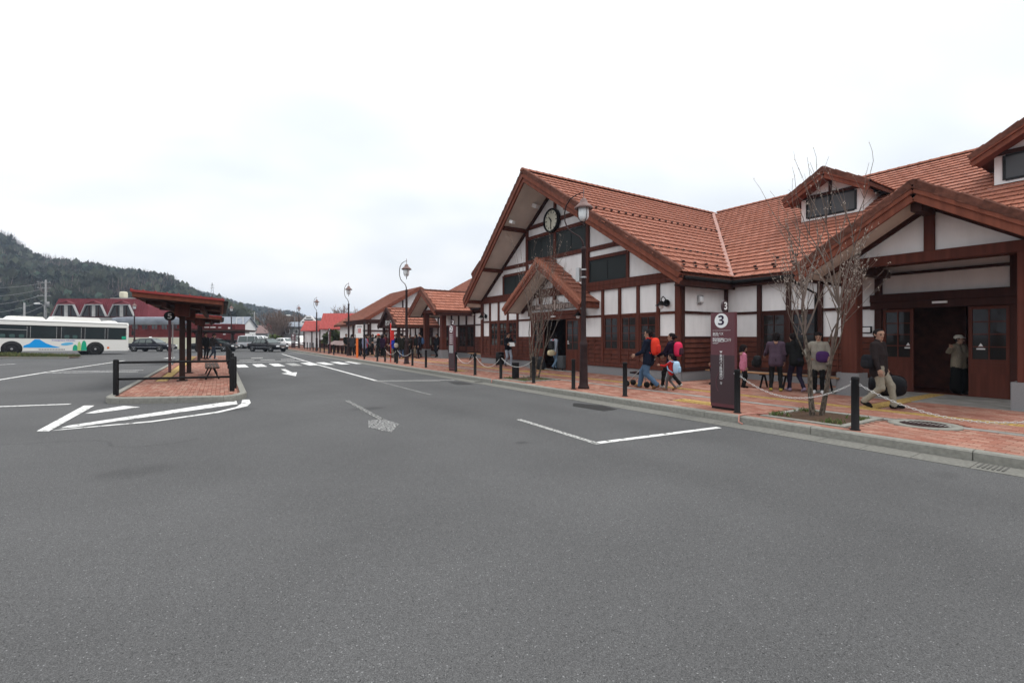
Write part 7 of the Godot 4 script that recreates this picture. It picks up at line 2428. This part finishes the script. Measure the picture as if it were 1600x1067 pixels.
	for s in [-1.0, 1.0]: slab(st, [P(12.6, 4.0, 38.2), P(12.6, 2.55, 38.2 + s * 2.2), P(17.8, 2.55, 38.2 + s * 2.2), P(17.8, 4.0, 38.2)], Vector3(0, -0.18, 0))
	rf = wput("roof", st, M.tile_deck, h)
	k = sqrt(2.2 * 2.2 + 1.45 * 1.45)
	for s in [-1.0, 1.0]: tile_slope(rf, P(0, 2.55, 38.2 + s * 2.2), Vector3(1, 0, 0), P(0, 1.45, -s * 2.2) / k, [[12.55, 0], [17.8, 0], [17.8, k], [12.55, k]])
	st = ST()
	for s in [-1.0, 1.0]: bar(st, P(12.5, 3.92, 38.2), P(12.5, 2.42, 38.2 + s * 2.25), 0.1, 0.3)
	wput("bargeboard", st, M.timber_dark, h)
	st = ST()
	prism(st, PackedVector2Array([Vector2(-1.9, 2.4), Vector2(1.9, 2.4), Vector2(0, 3.75)]), Transform3D(Basis(Vector3.UP, PI / 2), P(12.7, 0, 38.2)), 0.1)
	wput("gable_board", st, M.timber_dark, h)
	st = ST()
	glyphs(st, "西口バス", Transform3D(Basis(Vector3.UP, -PI / 2), P(12.66, 3.0, 38.95)), 0.4, Vector2(0.42, 0))
	wput("lettering", st, M.white_paint, h)
	for s in [-1.0, 1.0]:
		st = ST()
		bar(st, P(12.9, 0.15, 38.2 + s * 1.8), P(12.9, 2.5, 38.2 + s * 1.8), 0.22, 0.22, Vector3.RIGHT)
		wput("post", st, M.timber_dark, h)
	flush_tiles(tile_mesh(0.34, 0.3), 0)
	# ---- poles, wires, mast
	utility_pole("tall grey utility pole with cross arms left of the hotel", 70.5, 92, 12.6)
	utility_pole("short plain grey pole left of the tall utility pole", 37, 88, 7.9, false)
	utility_pole("far utility pole over the canopy behind the taxi", 397, 130, 8.4)
	for i in 5:
		wire(far_at(70.5, 92, 12.0 - i * 1.1) + Vector3(-0.3, 0, 0), far_at(-160, 78, 11.5 - i * 1.2), 1.4 + 0.4 * i, "overhead wire from the tall pole off to the left, %s from the top" % ["first", "second", "third", "fourth", "fifth"][i])
	h = far_thing("road_light", "white road light on an arm beside the tall utility pole", "street light", 58, 88)
	st = ST(true)
	tube(st, [Vector3(1.2, 0, 0), Vector3(1.2, 7.4, 0), Vector3(0.4, 7.8, 0)], [0.07], 6)
	put("pole", st, M.pole_grey, h)
	st = ST(true)
	blob(st, Transform3D(Basis(), Vector3(-0.1, 7.75, 0)), Vector3(1.2, 0.28, 0.4), 0.7)
	put("lamp", st, M.white_paint, h)
	h = far_thing("road_light", "white road light before the bare trees", "street light", 449, 95)
	st = ST(true)
	tube(st, [Vector3(1.4, 0, 0), Vector3(1.4, 5.6, 0), Vector3(0.6, 5.9, 0)], [0.06], 6)
	put("pole", st, M.pole_grey, h)
	st = ST(true)
	blob(st, Transform3D(Basis(), Vector3(0.1, 5.88, 0)), Vector3(1.0, 0.24, 0.4), 0.7)
	put("lamp", st, M.white_paint, h)
	h = far_thing("power_mast", "thin lattice mast on the skyline of the hill", "mast", 331, 340, 27.0)
	st = ST()
	for s in [-1.0, 1.0]: bar(st, Vector3(s * 1.6, 0, 0), Vector3(s * 0.2, 13.0, 0), 0.16, 0.16, Vector3.RIGHT)
	for i in 6: bar(st, Vector3(-1.6 + i * 0.23, i * 2.1, 0), Vector3(1.4 - i * 0.23, i * 2.1 + 2.0, 0), 0.12, 0.12, Vector3.RIGHT)
	for y in [9.5, 11.3]: bar(st, Vector3(-1.6, y, 0), Vector3(1.6, y, 0), 0.14, 0.14)
	put("lattice", st, M.pole_grey, h)
	h = far_thing("square_sign", "square red sign with white figures before the bare trees", "sign", 420, 100)
	st = ST(true)
	tube(st, [Vector3.ZERO, Vector3(0, 3.4, -0.1)], [0.06], 6)
	put("pole", st, M.pole_grey, h)
	st = ST()
	lb(st, Vector3(0, 3.8, 0), Vector3(0.95, 1.1, 0.1))
	put("board", st, M.sign_red, h)
	st = ST()
	for q in [[0, 4.1, 0.5], [0.05, 3.85, 0.36], [0, 3.55, 0.55]]: lb(st, Vector3(q[0], q[1], 0.06), Vector3(q[2], 0.1, 0.02))
	put("marking", st, M.white_paint, h)
	# ---- bare trees past the square, two clumps of evergreens
	var sp := [[428, 92, 7.6], [440, 97, 7.2], [452, 104, 7.4], [461, 112, 7.6], [471, 118, 7.8], [486, 125, 7.8], [434, 120, 8.8], [478, 150, 9.0]]
	for i in sp.size():
		var q = sp[i]
		var L: float = q[2] * 0.42
		bare_tree("bare_tree", "bare brown tree beyond the taxis, %s from the left of its row" % ["first", "second", "third", "fourth", "fifth", "sixth", "seventh", "eighth"][i], far_at(q[0], q[1]), [[Vector3(0, 0, 0), Vector3(0.05, 1, 0), L, 0.2], [Vector3(0.2, 0.3, 0), Vector3(0.3, 1, 0.2), L * 0.9, 0.14], [Vector3(-0.2, 0.3, 0), Vector3(-0.3, 1, -0.1), L * 0.9, 0.14]], [9, 7, 5], 0.6, 50 + i, true, "bare trees beyond the square")
	bare_tree("bare_tree", "spreading bare tree behind the red metal roof", far_at(543, 74), [[Vector3.ZERO, Vector3(0.0, 1, 0), 2.6, 0.22], [Vector3(0, 1.2, 0), Vector3(0.8, 1, 0.3), 2.6, 0.12], [Vector3(0, 1.2, 0), Vector3(-0.8, 1, -0.2), 2.6, 0.12]], [9, 7, 5], 0.85, 71, true, "bare trees beyond the square")
	for q in [[426, 78, 2.2, "yellow-green rounded bush behind the black taxi"], [391, 76, 2.0, "green bush under the dark flat canopy"], [519, 60, 3.0, "dark ivy-clad bush at the corner of the red-roofed shop"]]:
		h = far_thing("bush", q[3], "bush", q[0], q[1])
		st = ST()
		tube(st, [Vector3.ZERO, Vector3(0, q[2] * 0.6, 0)], [0.08], 5)
		put("stem", st, M.bark, h)
		var where := []
		var tint := []
		rng.seed = int(q[0])
		for i in 5:
			where.append(Transform3D(Basis(Vector3.UP, rng.randf() * TAU).scaled(Vector3.ONE * q[2] * rng.randf_range(0.6, 0.95)), Vector3(rng.randfn(0, 0.5), 0, rng.randfn(0, 0.4))))
			tint.append(Color(0.07, 0.09, 0.03) * rng.randf_range(0.7, 1.3))
		many("foliage", crown_mesh(int(q[0]), 1), M.plants, h, where, tint)

func wput_top(called: String, st: SurfaceTool, m: Material, like: Node3D) -> MeshInstance3D:
	var o := put(called, st, m)
	o.transform = like.transform
	return o

func loft(st, rings: Array):
	for i in rings.size() - 1:
		var n: int = rings[i].size()
		for k in n:
			var l := (k + 1) % n
			quad(st, rings[i][k], rings[i][l], rings[i + 1][l], rings[i + 1][k])
	for e in [0, rings.size() - 1]:
		var c := Vector3.ZERO
		for p in rings[e]: c += p
		c /= rings[e].size()
		for k in rings[e].size():
			tri(st, c, rings[e][k], rings[e][(k + 1) % rings[e].size()])

func mirror_ring(half: Array, z) -> Array:
	var r := []
	for p in half: r.append(Vector3(p[0], p[1], z))
	for i in range(half.size() - 1, -1, -1):
		if half[i][0] > 0.001: r.append(Vector3(-half[i][0], half[i][1], z))
	return r

func wheel(v: Node3D, x, y, z, r, w := 0.2, rim := "rim"):
	var s := signf(x)
	var st := ST(true)
	var t := Transform3D(Basis(Vector3(0, 0, 1), Vector3(s, 0, 0), Vector3(0, 1, 0)), Vector3(x, y, z))
	lathe(st, t, [[0.0, -w], [r * 0.96, -w], [r, -w * 0.85], [r, -w * 0.1], [r * 0.95, 0.0], [r * 0.68, 0.005], [r * 0.66, -0.03]], 24)
	var wh := put("wheel", st, M.rubber, v)
	st = ST(true)
	lathe(st, t, [[r * 0.67, -0.03], [r * 0.6, -0.005], [r * 0.35, -0.035], [r * 0.2, -0.005], [0.0, 0.0]], 20)
	put("rim", st, M[rim], wh)

# a saloon or van facing local +z
func car(label: String, at: Vector3, turn, paint: String, kind := "saloon", group := "", taxi := false) -> Node3D:
	var v := thing("taxi" if taxi else "parked_car", label, "taxi" if taxi else "car", at, turn, group)
	var van := kind == "van"
	var secs: Array = [[-2.3, 0.7, 0.45, 0.82], [-2.22, 0.80, 0.28, 0.92], [-1.5, 0.85, 0.24, 0.95], [0.0, 0.86, 0.22, 0.95], [0.9, 0.86, 0.22, 0.93], [1.6, 0.84, 0.24, 0.86], [2.15, 0.80, 0.27, 0.76], [2.32, 0.66, 0.4, 0.66]]
	if van: secs = [[-1.75, 0.68, 0.4, 0.9], [-1.7, 0.74, 0.26, 0.95], [0.9, 0.75, 0.24, 0.95], [1.55, 0.74, 0.26, 0.88], [1.7, 0.66, 0.36, 0.72]]
	var rings := []
	for s in secs:
		var w: float = s[1]
		rings.append(mirror_ring([[0.0, s[2]], [w * 0.9, s[2]], [w, s[2] + 0.14], [w * 1.01, lerpf(s[2], s[3], 0.6)], [w * 0.97, s[3] - 0.05], [w * 0.88, s[3]], [0.0, s[3] + 0.025]], s[0]))
	var st := ST(true)
	loft(st, rings)
	var body := put("body", st, M[paint], v)
	# cabin
	var cab: Array = [[-1.72, 0.95, 0.78], [-1.2, 1.40, 0.64], [-0.9, 1.45, 0.62], [0.1, 1.45, 0.62], [0.4, 1.40, 0.63], [1.05, 0.93, 0.76]]
	if van: cab = [[-1.72, 0.95, 0.72], [-1.6, 1.72, 0.63], [-1.3, 1.8, 0.61], [0.5, 1.8, 0.61], [0.85, 1.68, 0.62], [1.42, 0.92, 0.7]]
	rings = []
	for s in cab:
		rings.append(mirror_ring([[0.0, 0.88], [0.8 if not van else 0.73, 0.88], [s[2] + (0.02 if s[1] > 1.0 else 0.0), maxf(s[1] - 0.05, 0.9)], [s[2] - 0.08, s[1]], [0.0, s[1] + 0.02]], s[0]))
	st = ST(true)
	loft(st, rings)
	put("cabin", st, M[paint], v)
	var hi: float = cab[2][1] - 0.09
	var lo := 0.97
	var xo := 0.012
	var side := func(z0, z1, z2, z3):
		for s in [-1.0, 1.0]:
			var q := ST()
			var xl: float = (0.79 if not van else 0.725) * s + xo * s
			var xh: float = (cab[2][2] + 0.035) * s + xo * s
			slab(q, [Vector3(xl, lo, z0), Vector3(xh, hi, z1), Vector3(xh, hi, z2), Vector3(xl, lo, z3)], Vector3(-s * 0.01, 0, 0))
			put("window", q, M.taxi_glass, v)
	if van:
		side.call(-1.55, -1.45, -0.5, -0.5)
		side.call(-0.42, -0.42, 0.45, 0.45)
		side.call(0.52, 0.52, 0.72, 1.1)
	else:
		side.call(-1.42, -1.1, -0.88, -0.95)
		side.call(-0.88, -0.82, -0.2, -0.2)
		side.call(-0.12, -0.12, 0.28, 0.72)
	var f0: Array = cab[-1]
	var f1: Array = cab[-2]
	st = ST()
	slab(st, [Vector3(-f0[2] + 0.06, f0[1] + 0.05, f0[0] - 0.02), Vector3(-f1[2] + 0.08, f1[1] - 0.02, f1[0] + 0.05), Vector3(f1[2] - 0.08, f1[1] - 0.02, f1[0] + 0.05), Vector3(f0[2] - 0.06, f0[1] + 0.05, f0[0] - 0.02)], Vector3(0, -0.008, -0.01))
	put("windscreen", st, M.taxi_glass, v)
	f0 = cab[0]; f1 = cab[1]
	st = ST()
	slab(st, [Vector3(-f0[2] + 0.06, f0[1] + 0.06, f0[0] + 0.03), Vector3(-f1[2] + 0.08, f1[1] - 0.03, f1[0] - 0.06), Vector3(f1[2] - 0.08, f1[1] - 0.03, f1[0] - 0.06), Vector3(f0[2] - 0.06, f0[1] + 0.06, f0[0] + 0.03)], Vector3(0, 0.0, -0.012))
	put("rear_window", st, M.taxi_glass, v)
	var zf: float = 1.42 if not van else 1.1
	var zr: float = -1.38 if not van else -1.2
	for s in [-1.0, 1.0]:
		for z in [zf, zr]:
			st = ST(true)
			lathe(st, Transform3D(Basis(Vector3(0, 0, 1), Vector3(s, 0, 0), Vector3(0, 1, 0)), Vector3(s * (0.855 if not van else 0.745), 0.33, z)), [[0.0, 0.0], [0.37, 0.0], [0.38, -0.1]], 20)
			put("wheel_arch", st, M.rubber, v)
			wheel(v, s * (0.865 if not van else 0.755), 0.31, z, 0.31, 0.2)
		st = ST(true)
		blob(st, Transform3D(Basis(), Vector3(s * 0.58, 0.62, secs[-1][0] - 0.07)), Vector3(0.36, 0.16, 0.2), 0.5)
		put("headlight", st, M.lamp_glass, v)
		st = ST()
		lb(st, Vector3(s * 0.6, 0.78, secs[0][0] + 0.02), Vector3(0.3, 0.14, 0.06))
		put("tail_light", st, M.sign_red, v)
		st = ST(true)
		blob(st, Transform3D(Basis(), Vector3(s * 0.93, 1.0, 0.75 if not van else 1.15)), Vector3(0.16, 0.12, 0.1), 0.6)
		put("mirror", st, M[paint], v)
		st = ST()
		for z in [0.12, -0.72]: lb(st, Vector3(s * (0.872 if not van else 0.765), 0.82, z), Vector3(0.02, 0.03, 0.16))
		put("door_handle", st, M.chrome, v)
	st = ST()
	lb(st, Vector3(0, 0.58, secs[-1][0] - 0.01), Vector3(0.7, 0.14, 0.05))
	put("grille", st, M.chrome if taxi else M.rubber, v)
	st = ST()
	lb(st, Vector3(0, 0.42, secs[-1][0] + 0.01), Vector3(0.34, 0.16, 0.02))
	put("number_plate", st, M.white_paint, v)
	st = ST(true)
	blob(st, Transform3D(Basis(), Vector3(0, 0.36, secs[-1][0] - 0.06)), Vector3(1.4, 0.18, 0.26), 0.4)
	put("bumper", st, M[paint], v)
	if taxi:
		st = ST(true)
		blob(st, Transform3D(Basis(), Vector3(0, 1.55, -0.2)), Vector3(0.34, 0.2, 0.2), 0.6)
		put("roof_sign", st, M.white_paint, v)
		st = ST()
		for s in [-1.0, 1.0]: lb(st, Vector3(s * 0.873, 0.5, 0.0), Vector3(0.02, 0.03, 3.2))
		put("trim_strip", st, M.chrome, v)
	return v

func bus():
	# local: +z forward, -x the side that faces the camera
	var fwd := Vector2(0.91, 0.415).normalized()
	var yaw := yaw_to(fwd.x, fwd.y)
	var b := thing("bus", "white route bus with a blue mountain and green trees on its side", "bus", Vector3.ZERO, 0.0)
	var t := Transform3D(Basis(Vector3.UP, yaw) * Basis(Vector3.RIGHT, 0.022), P(-6.1, 0, 58.5))
	t.origin += t.basis * Vector3(1.22, 0, -5.25)
	t.origin.y = 0.1
	b.transform = t
	var side := -1.22
	var rings := []
	for s in [[-5.25, 0.96], [-5.15, 1.0], [5.0, 1.0], [5.2, 0.97], [5.27, 0.9]]:
		var w: float = 1.22 * s[1]
		rings.append(mirror_ring([[0.0, 0.32], [w, 0.32], [w * 1.0, 2.45], [w * 0.985, 2.75], [w * 0.94, 2.9], [w * 0.85, 2.96], [0.0, 3.0]], s[0]))
	var st := ST(true)
	st.set_smooth_group(-1)
	loft(st, rings)
	put("body", st, M.bus_white, b)
	# dark window band and its panes
	st = ST()
	for s in [-1.0, 1.0]: lb(st, Vector3(s * 1.225, 1.93, 0.0), Vector3(0.012, 1.12, 10.1))
	put("window_band", st, M.rubber, b)
	var cuts := [-5.0, -3.6, -1.75, -1.6, 0.1, 0.35, 1.75, 1.95, 3.45, 3.6, 5.05]
	for i in [0, 1, 3, 5, 7, 9]:
		for s in [-1.0, 1.0]:
			var z0: float = cuts[i] + 0.05
			var z1: float = cuts[i + 1] - 0.05
			st = ST()
			lb(st, Vector3(s * 1.232, 1.9, (z0 + z1) / 2), Vector3(0.008, 0.96, z1 - z0))
			var w := put("window", st, M.car_glass, b)
			if i < 9:
				st = ST()
				lb(st, Vector3(s * 1.238, 2.08, (z0 + z1) / 2), Vector3(0.008, 0.035, z1 - z0))
				put("window_bar", st, M.dull_white if i < 3 else M.rubber, w)
			st = ST()
			for e in [z0 - 0.02, z1 + 0.02]: lb(st, Vector3(s * 1.236, 1.9, e), Vector3(0.008, 0.98, 0.035))
			put("window_frame", st, M.pole_grey, w)
			if i in [0, 1, 5]:
				for k in int((z1 - z0) / 0.55):
					st = ST(true)
					blob(st, Transform3D(Basis(), Vector3(s * 1.2365, 1.56, z0 + 0.35 + k * 0.55)), Vector3(0.006, 0.3, 0.34), 0.5, 10, 6)
					put("seat_back", st, M.seat_green, w)
	st = ST()
	slab(st, [Vector3(-1.02, 1.1, 5.285), Vector3(-0.98, 2.5, 5.285), Vector3(0.98, 2.5, 5.285), Vector3(1.02, 1.1, 5.285)], Vector3(0, 0, -0.02))
	put("windscreen", st, M.car_glass, b)
	st = ST()
	lb(st, Vector3(0, 2.68, 5.235), Vector3(1.7, 0.26, 0.08))
	put("destination_panel", st, M.rubber, b)
	# roof gear
	st = ST()
	var rp := func(z0, z1, w, h):
		slab(st, [Vector3(-w, 2.99 + h, z0 + 0.25), Vector3(w, 2.99 + h, z0 + 0.25), Vector3(w, 2.99 + h, z1 - 0.25), Vector3(-w, 2.99 + h, z1 - 0.25)], Vector3(0, -h, 0))
		for s in [-1.0, 1.0]:
			slab(st, [Vector3(s * w, 2.99 + h, z0 + 0.25), Vector3(s * w, 2.99 + h, z1 - 0.25), Vector3(s * (w + 0.12), 2.93, z1), Vector3(s * (w + 0.12), 2.93, z0)], Vector3(-s * 0.05, 0, 0))
			quad(st, Vector3(-w, 2.99 + h, (z1 - 0.25) if s > 0 else (z0 + 0.25)), Vector3(w, 2.99 + h, (z1 - 0.25) if s > 0 else (z0 + 0.25)), Vector3(w + 0.12, 2.93, z1 if s > 0 else z0), Vector3(-w - 0.12, 2.93, z1 if s > 0 else z0))
	rp.call(-2.9, -0.5, 0.8, 0.24)
	rp.call(-0.2, 3.3, 0.85, 0.36)
	rp.call(3.5, 4.6, 0.6, 0.14)
	put("roof_unit", st, M.bus_white, b)
	st = ST()
	for s in [-1.0, 1.0]: bar(st, Vector3(s * 1.2, 2.83, -5.1), Vector3(s * 1.2, 2.83, 5.1), 0.03, 0.05)
	put("rain_rail", st, M.pole_grey, b)
	# wheels
	for s in [-1.0, 1.0]:
		for z in [-2.65, 2.75]:
			st = ST(true)
			lathe(st, Transform3D(Basis(Vector3(0, 0, 1), Vector3(s, 0, 0), Vector3(0, 1, 0)), Vector3(s * 1.222, 0.5, z)), [[0.0, 0.004], [0.64, 0.004], [0.65, -0.1]], 28)
			put("wheel_arch", st, M.rubber, b)
			wheel(b, s * 1.23, 0.48, z, 0.49, 0.28)
		st = ST(true)
		blob(st, Transform3D(Basis(), Vector3(s * 0.85, 0.72, 5.24)), Vector3(0.5, 0.3, 0.14), 0.6)
		put("headlight", st, M.lamp_glass, b)
		st = ST(true)
		tube(st, [Vector3(s * 1.15, 2.6, 5.2), Vector3(s * 1.3, 2.45, 5.5), Vector3(s * 1.32, 2.2, 5.5)], [0.03], 6)
		blob(st, Transform3D(Basis(), Vector3(s * 1.32, 2.0, 5.5)), Vector3(0.2, 0.42, 0.14), 0.5)
		put("mirror", st, M.rubber, b)
	st = ST(true)
	blob(st, Transform3D(Basis(), Vector3(0, 0.45, 5.24)), Vector3(2.3, 0.3, 0.24), 0.3)
	put("bumper", st, M.bus_white, b)
	# flat prints on the side that shows: x runs forward to the right of the picture
	var face := Transform3D(Basis(Vector3(0, 0, 1), Vector3(0, 1, 0), Vector3(-1, 0, 0)), Vector3(side - 0.008, 0, 0))
	mat("print_blue", lin(0.01, 0.30, 0.72), 0.45)
	mat("print_sky", lin(0.12, 0.42, 0.66), 0.45)
	mat("print_green", lin(0.01, 0.33, 0.19), 0.45)
	mat("print_lime", lin(0.36, 0.52, 0.2), 0.45)
	mat("print_purple", lin(0.25, 0.22, 0.5), 0.5)
	var paint := func(called, poly, m):
		var q := ST()
		prism(q, PackedVector2Array(poly), face, 0.004)
		put(called, q, M[m], b)
	paint.call("mountain_print", [Vector2(-1.98, 0.6), Vector2(-1.95, 0.76), Vector2(-1.62, 0.93), Vector2(-1.3, 1.3), Vector2(-1.0, 1.3), Vector2(-0.6, 0.98), Vector2(-0.15, 0.76), Vector2(0.3, 0.63), Vector2(0.28, 0.59)], "print_blue")
	var ell := []
	for i in 14: ell.append(Vector2(2.05 + 0.42 * cos(TAU * i / 14.0) - 0.05 * sin(TAU * i / 14.0), 0.87 + 0.12 * sin(TAU * i / 14.0) + 0.07 * cos(TAU * i / 14.0)))
	for e in [[-0.28, 0.42, 0.5, "print_sky"]]:
		var q := []
		for p in ell: q.append(p + Vector2(-1.27, 0.06))
		paint.call("ellipse_print", q, "print_sky")
	var cone := func(x, w, h):
		var q := [Vector2(x - w, 0.35), Vector2(x + w, 0.35)]
		for i in 9:
			var k := i / 8.0
			q.append(Vector2(x + w * cos(PI * k) * (1.0 if k in [0.0, 1.0] else 0.98), 0.37 + h * pow(sin(PI * k), 0.7)))
		return q
	paint.call("tree_print", cone.call(1.33, 0.17, 0.5), "print_green")
	paint.call("tree_print", cone.call(1.93, 0.2, 0.88), "print_green")
	paint.call("tree_print", cone.call(1.6, 0.13, 0.78), "print_lime")
	st = ST()
	var txt := text_mesh("Evergreen Shuttle", 0.17, 0.004, "Droid Serif")
	var o := node_of("lettering", txt, M.print_purple)
	b.add_child(o, true)
	o.transform = Transform3D(face.basis, Vector3(side - 0.012, 1.24, 0.55))
	st = ST()
	var x := -1.0
	while x < 0.6:
		obox(st, face * Transform3D(Basis(), Vector3(x, 0.44, 0.006)), Vector3(0.06, 0.07, 0.004))
		x += 0.1
	put("small_print", st, M.navy_ink, b)
	st = ST()
	obox(st, face * Transform3D(Basis(), Vector3(4.86, 1.55, 0.012)), Vector3(0.34, 0.26, 0.004))
	put("sticker", st, M.print_green, b)
	st = ST()
	obox(st, face * Transform3D(Basis(), Vector3(3.68, 0.6, 0.006)), Vector3(0.16, 0.18, 0.004))
	put("side_marker", st, M.orange, b)

func vehicles():
	bus()
	# dry grass verge in front of the bus's rear wheel
	var st := ST(true)
	var c := far_at(10, 37)
	var u := P(CA, 0, -SA)
	var w := P(SA, 0, CA)
	for i in 20:
		for j in 6:
			var f := func(a, b): return c + u * (lerpf(-9.0, 5.5, a / 20.0)) + w * (lerpf(-1.2, 1.6, b / 6.0) * (1.0 - pow(absf(a / 10.0 - 1.0), 4) * 0.7)) + Vector3(0, 0.05 + 0.22 * sin(PI * b / 6.0) * sin(PI * a / 20.0), 0)
			quad(st, f.call(i, j), f.call(i, j + 1), f.call(i + 1, j + 1), f.call(i + 1, j))
	var vg := put("verge", st, M.soil)
	tag(vg, "low grassy mound in the roadway before the rear of the bus", "", "", "structure")
	st = ST()
	for q in [-1.35]: bar(st, c + u * -9.0 + w * q + Vector3(0, 0.06, 0), c + u * 6.0 + w * q + Vector3(0, 0.06, 0), 0.2, 0.16)
	structure("verge_kerb", st, M.concrete, "pale kerb of the grassy mound before the bus")
	var where := []
	var tint := []
	rng.seed = 55
	for i in 2600:
		var a := rng.randf_range(1.0, 19.0)
		var b := rng.randf_range(0.8, 5.2)
		where.append(Transform3D(Basis.from_euler(Vector3(rng.randf_range(-0.5, 0.5), rng.randf() * TAU, rng.randf_range(-0.5, 0.5))).scaled(Vector3.ONE * rng.randf_range(1.0, 2.2)), c + u * lerpf(-9.0, 5.5, a / 20.0) + w * lerpf(-1.2, 1.6, b / 6.0) + Vector3(0, 0.05 + 0.2 * sin(PI * b / 6.0) * sin(PI * a / 20.0), 0)))
		tint.append(Color(0.13, 0.125, 0.05).lerp(Color(0.06, 0.09, 0.03), rng.randf()))
	var bl := ST()
	tri(bl, Vector3(-0.02, 0, 0), Vector3(0, 0.14, 0.03), Vector3(0.02, 0, 0))
	tri(bl, Vector3(0, 0, -0.02), Vector3(0.05, 0.1, 0.0), Vector3(0, 0, 0.02))
	tag(many("grass", mesh_of(bl), M.plants, null, where, tint), "rough dry grass on the mound before the bus")
	var right := yaw_to(CA, -SA)
	car("black taxi driving out in the open, its front turned slightly to the camera", far_at(418, 52.5), right + 0.42, "car_black", "saloon", "black taxis at the far side of the square", true).rotation.y = yaw_to(CA, -SA) - 0.42
	car("dark taxi with a white roof sign half hidden by the front of the bus", far_at(237, 53), right, "car_navy", "saloon", "black taxis at the far side of the square", true)
	car("dark taxi seen behind the posts of the bus shelters", far_at(336, 53), right, "car_black", "saloon", "black taxis at the far side of the square", true)
	car("white car parked behind the nose of the black taxi", far_at(446, 72), right - 0.5, "car_white", "saloon", "parked cars beyond the taxis")
	car("silver-white car parked by the small far bus stop pillar", far_at(471, 84), right - 0.9, "car_white", "van", "parked cars beyond the taxis")
	car("pale blue little van behind the tail of the black taxi", far_at(394, 66), right + 0.2, "car_silver", "van", "parked cars beyond the taxis")
	car("white little van under the dark flat canopy", far_at(405, 78), right, "car_white", "van", "parked cars beyond the taxis")
	car("white car parked right of the maroon wagon", far_at(376, 76), right + 0.7, "car_white", "saloon", "parked cars beyond the taxis")
	car("silver car parked under the maroon wagon's right end", far_at(362, 73), right + 0.2, "car_silver", "saloon", "parked cars beyond the taxis")

func _ready():
	set_up()
	materials()
	ground()
	station()
	street()
	far()
	vehicles()
	people()
